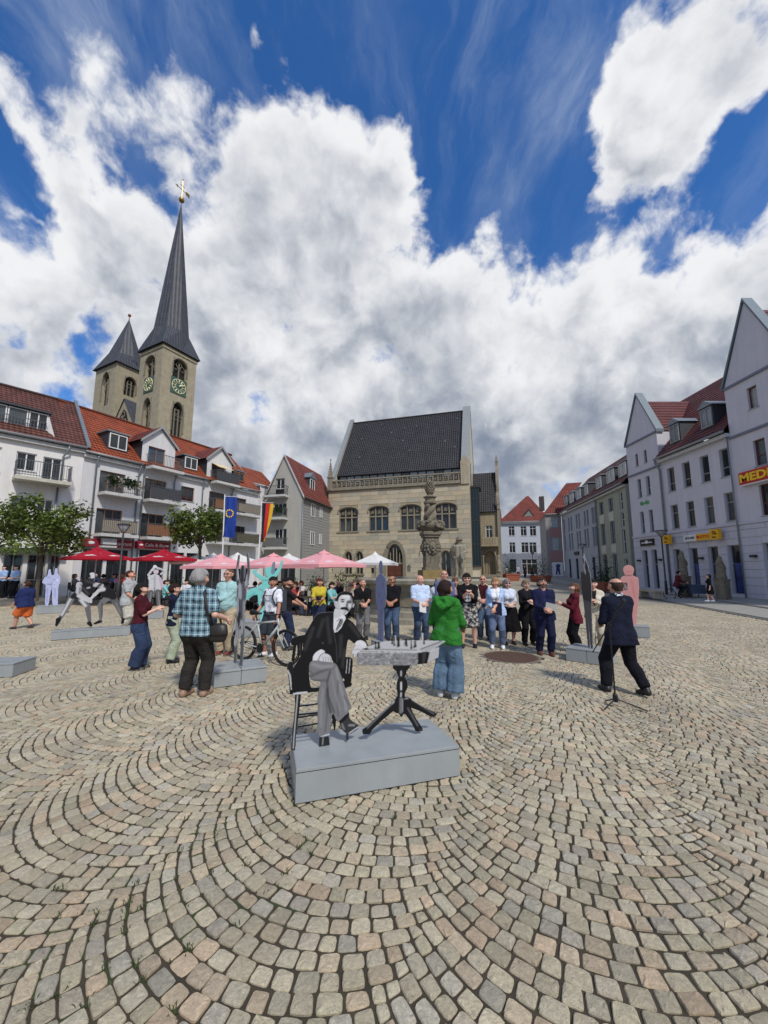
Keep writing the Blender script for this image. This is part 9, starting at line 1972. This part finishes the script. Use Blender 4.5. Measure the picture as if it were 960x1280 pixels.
mb = MB(); mb.lathe([(.27, zz(631)), (.33, zz(629.5)), (.33, zz(627.5)), (.26, zz(626.5)), (.26, zz(623)), (.34, zz(622)), (.34, zz(621)), (.16, zz(619.5)), (.12, zz(618.6)), (.15, zz(618))], 14); mb.build('capital', STD, ft)
mb = MB(); z0, z1 = zz(618.5), zz(600); mb.lathe([(.13, z0), (.21, z0 + .1), (.24, z0 + .22), (.20, z0 + .36), (.10, z0 + .48), (.03, z1 + .02)], 12)
for i in range(7):
 for k in range(10): f = i / 7; r_ = .235 * math.sin(.5 + f * 2.3); mb.ball((r_ * math.cos(k * .628 + i * .314), r_ * math.sin(k * .628 + i * .314), z0 + .06 + f * (z1 - z0 - .1)), (.055, .055, .05), 5, 4)
mb.build('pine_cone', STD, ft, smooth=True)
for o in ft.children:
 if o.name.split('.')[0] in ('shaft', 'lion_masks', 'carved_bowl', 'twisted_dolphins', 'capital', 'pine_cone'): o.scale = (.84, .84, 1)
# ---- knight statue on the town hall front
rx, rz0 = TH.px(575.5, 722); ro = TH.root.matrix_basis @ Vector((rx, -.5, 0)); zt_ = TH.px(575, 672)[1]; st = thing('knight_statue', 'tall grey stone knight with raised sword on the town hall front', 'statue', ro, TH.root.rotation_euler.z)
mb = MB(); mb.box(-.62, .62, -.3, .45, 0, rz0 - .1); mb.box(-.72, .72, -.4, .46, rz0 - .1, rz0); mb.build('pedestal', STF, st)
HS = zt_ - rz0 - .1; s = Sdf(.035)
def q_(x, y, z): return (x * HS, y * HS, rz0 + z * HS)
for sx in (-1, 1):
 s.cap(q_(sx * .055, 0, .48), q_(sx * .07, -.01, .26), .062 * HS, .045 * HS, .05); s.cap(q_(sx * .07, -.01, .26), q_(sx * .075, .01, .04), .045 * HS, .032 * HS, .05); s.cap(q_(sx * .075, .01, .03), q_(sx * .09, -.06, .02), .032 * HS, .024 * HS, .04)
 s.cap(q_(sx * .04, 0, .5), q_(sx * .05, 0, .76), .075 * HS, .08 * HS, .06); s.cap(q_(sx * .12, 0, .80), q_(sx * .16, -.02, .66), .045 * HS, .036 * HS, .04)
s.cap(q_(.16, -.02, .66), q_(.06, -.12, .60), .034 * HS, .028 * HS, .04); s.cap(q_(-.16, -.02, .66), q_(-.15, -.12, .76), .034 * HS, .028 * HS, .04); s.cap(q_(-.11, 0, .5), q_(.11, 0, .5), .05 * HS, None, .05); s.cap(q_(0, 0, .84), q_(0, 0, .90), .04 * HS, None, .04); s.cap(q_(0, -.01, .92), q_(0, -.01, .94), .058 * HS, .055 * HS, .03)
for k in range(7): a = math.pi * k / 6; s.cap(q_(.065 * math.cos(a), .01, .93 - .02 + .05 * math.sin(a) * .6), q_(.07 * math.cos(a), .01, .88), .025 * HS, None, .02)
put('figure', np_mesh('figure', [s.mesh()], STF), st)
mb = MB(); mb.tube([q_(-.15, -.14, .70), q_(-.20, -.14, 1.10)], [.03, .012], 6); mb.box(*sorted((q_(-.22, 0, 0)[0], q_(-.09, 0, 0)[0])), -.15 * HS - .05, -.13 * HS, q_(0, 0, .78)[2], q_(0, 0, .80)[2]); mb.build('sword', STF, st)
mb = MB(); mb.prism([(.03 * HS, rz0 + .62 * HS), (.06 * HS, rz0 + .50 * HS), (.11 * HS, rz0 + .44 * HS), (.16 * HS, rz0 + .50 * HS), (.18 * HS, rz0 + .62 * HS)], -.16 * HS, -.13 * HS); mb.build('shield', STF, st)
mb = MB(); mb.lathe([(.10 * HS, 0), (.075 * HS, .02 * HS), (.055 * HS, .07 * HS), (.01 * HS, .09 * HS)], 12, q_(0, -.01, .955)); mb.build('helmet', STD, st)
# ---- statues on plinths by the shops
for u, vt, vm, vb_, Y, lb in ((857, 688, 720, 744, 24.5, 'weathered dark sandstone figure on a block by the blue shop doors'), (905, 695, 724, 750, 22.0, 'weathered dark sandstone figure on a block beside the walker in black')):
 b0 = at(u, vb_, Y); zm, zt_ = at(u, vm, Y).z, at(u, vt, Y).z; t = thing('stone_statue', lb, 'statue', (b0.x, Y, .2), .3, 'stone figures by the shops'); mb = MB(); mb.box(-.25, .25, -.25, .25, 0, zm - .3); mb.box(-.28, .28, -.28, .28, zm - .3, zm - .2); mb.build('pedestal', STD, t)
 s = Sdf(.05); hh_ = zt_ - zm; z = zm - .2; s.cap((0, 0, z + .1), (.02, 0, z + hh_ * .4), .26, .19, .1); s.cap((.02, 0, z + hh_ * .4), (-.05, 0, z + hh_ * .72), .19, .18, .1); s.cap((-.04, -.02, z + hh_ * .84), (-.04, -.02, z + hh_ * .92), .13, .11, .06); s.cap((.14, 0, z + hh_ * .7), (.24, -.1, z + hh_ * .45), .08, .07, .05); s.cap((-.18, 0, z + hh_ * .68), (-.08, -.16, z + hh_ * .5), .08, .07, .05)
 s.post.append(lambda Dv, X, Y_, Z: Dv + .018 * np.sin(X * 17 + Z * 9) * np.sin(Z * 13 + Y_ * 15)); put('figure', np_mesh('figure', [s.mesh()], STD), t)
# ---- benches, planters, cargo bike, bins
for u, Y, lb in ((808, 27.0, 'low stone bench in front of the left gable, far one'), (824, 25.0, 'low stone bench in front of the left gable, near one')):
 b0 = at(u, 740, Y); t = thing('stone_bench', lb, 'bench', (b0.x - .6, Y, .08), R(84), 'stone benches along the pavement'); mb = MB(); mb.box(-1.1, 1.1, -.28, .28, .40, .52); mb.build('seat', STEP, t)
 for x in (-.8, .8): mb = MB(); mb.box(x - .12, x + .12, -.22, .22, 0, .398); mb.build('leg', STEP, t)
TERRA = mat('terracotta', lin(150, 84, 66), .8, .12)
def planter(u, Y, w, h, ph_, label, seed, z=0.0, pr=.6):
 b0 = at(u, 728, Y); rs = random.Random(seed); t = thing('planter', label, 'planter', (b0.x, Y, z), .2, 'terracotta planters'); mb = MB(); mb.add([(-w * .42, -w * .42, 0), (w * .42, -w * .42, 0), (w * .42, w * .42, 0), (-w * .42, w * .42, 0), (-w / 2, -w / 2, h), (w / 2, -w / 2, h), (w / 2, w / 2, h), (-w / 2, w / 2, h)], [(0, 1, 5, 4), (1, 2, 6, 5), (2, 3, 7, 6), (3, 0, 4, 7), (4, 5, 6, 7)]); mb.box(-w / 2 - .04, w / 2 + .04, -w / 2 - .04, -w / 2 + .02, h - .12, h + .02); mb.build('tub', TERRA, t)
 lf = MB()
 for k in range(650):
  p = Vector((rs.gauss(0, pr * .42), rs.gauss(0, pr * .42), h + abs(rs.gauss(0, 1)) * ph_ * .45)); a = Vector((rs.gauss(0, 1), rs.gauss(0, 1), rs.gauss(.5, .6))).normalized() * .11; b_ = a.cross(Vector((.2, .4, 1))).normalized() * .035; g = rs.uniform(.6, 1.4); lf.col = (.03 * g, .06 * g, .02 * g); lf.add([p - a, p + b_, p + a, p - b_], [(0, 1, 2, 3)])
 lf.build('shrub', mat('leaves'), t)
planter(756, 33, 1.5, .75, 1.9, 'terracotta planter with dark shrub in front of the green row', 2, .1, 1.0); planter(637, 48, 1.9, 1.1, 2.2, 'terracotta planter with dark conifer by the stair', 5, .3, .9); planter(676, 46, 1.8, .9, 2.4, 'terracotta planter with bushy plant in the far street', 6, .3, 1.3)
for k, (u, Y, h, lb) in enumerate(((362, 27, 1.6, 'potted palm behind the café tables'), (395, 26, 1.5, 'potted bush left of the gothic windows'), (425, 28, 1.9, 'potted palm under the twin gothic windows'), (446, 25, 1.7, 'potted bush beside the portal'), (216, 23.5, 1.3, 'potted bush below the dark red parasol'), (232, 22, 1.1, 'low potted bush near the right tree'))):
 b0 = at(u, 735, Y); rs = random.Random(k + 20); t = thing('potted_plant', lb, 'plant', (b0.x, Y, 0), 0, 'potted plants round the café'); mb = MB(); mb.lathe([(.2, 0), (.28, .45), (.25, .45), (.24, .42)], 10); mb.build('pot', DARK_F, t); lf = MB()
 for q in range(420):
  p = Vector((rs.gauss(0, .28), rs.gauss(0, .28), .5 + abs(rs.gauss(0, .5)) * h * .6)); a = Vector((rs.gauss(0, 1), rs.gauss(0, 1), rs.gauss(.4, .7))).normalized() * .13; b_ = a.cross(Vector((.3, .2, 1))).normalized() * .035; g = rs.uniform(.5, 1.4); lf.col = (.032 * g, .066 * g, .02 * g); lf.add([p - a, p + b_, p + a, p - b_], [(0, 1, 2, 3)])
 lf.build('foliage', mat('leaves'), t)
cb = gd(838, 750); cyc = thing('cargo_bicycle', 'dark bicycle with blue cargo box in front of the lilac house', 'bicycle', (cb.x, cb.y, .0), R(-20));
for x in (0, 1.15):
 mb = MB(); mb.tube([(x + .33 * math.cos(2 * math.pi * k / 20), 0, .35 + .33 * math.sin(2 * math.pi * k / 20)) for k in range(21)], .025, 5, cap=False); w = mb.build('wheel', TY, cyc); mb = MB()
 for k in range(8): a = k * math.pi / 4; mb.tube([(x, 0, .35), (x + .31 * math.cos(a), 0, .35 + .31 * math.sin(a))], .004, 3)
 mb.build('spokes', CH, w)
mb = MB(); mb.tube([(0, 0, .35), (.45, 0, .32), (.35, 0, .85)], .02, 6); mb.tube([(.45, 0, .32), (.95, 0, .8), (1.15, 0, .35)], .02, 6); mb.tube([(.38, 0, .75), (.95, 0, .8)], .02, 6); mb.tube([(.95, 0, .8), (.92, 0, 1.0), (.88, -.2, 1.02)], .014, 5); mb.box(.2, .42, -.07, .07, .86, .92); mb.build('frame', METALB, cyc)
mb = MB(); mb.box(1.0, 1.75, -.32, .32, .42, .95); mb.build('cargo_box', mat('cargo_blue', lin(54, 70, 92), .6, .15), cyc)
cr_ = cyc.matrix_basis @ Vector((.38, 0, 0)); person('rider in dark red jacket sitting on the cargo bicycle', (cr_.x, cr_.y), -110, 1.74, sit=False, hip=.53, z=.02, res=.022, lh=(-.12, .24, .66), rh=(.12, .24, .66), lf=(-.05, .06), rf=(.05, .12), heel=(.12, .2), lean=.25, hair=('short', H_DK), group='people walking across the square', clothes=[('trousers', lin(34, 36, 46)), ('jacket', lin(92, 34, 44), {'sleeve': 1.95})])
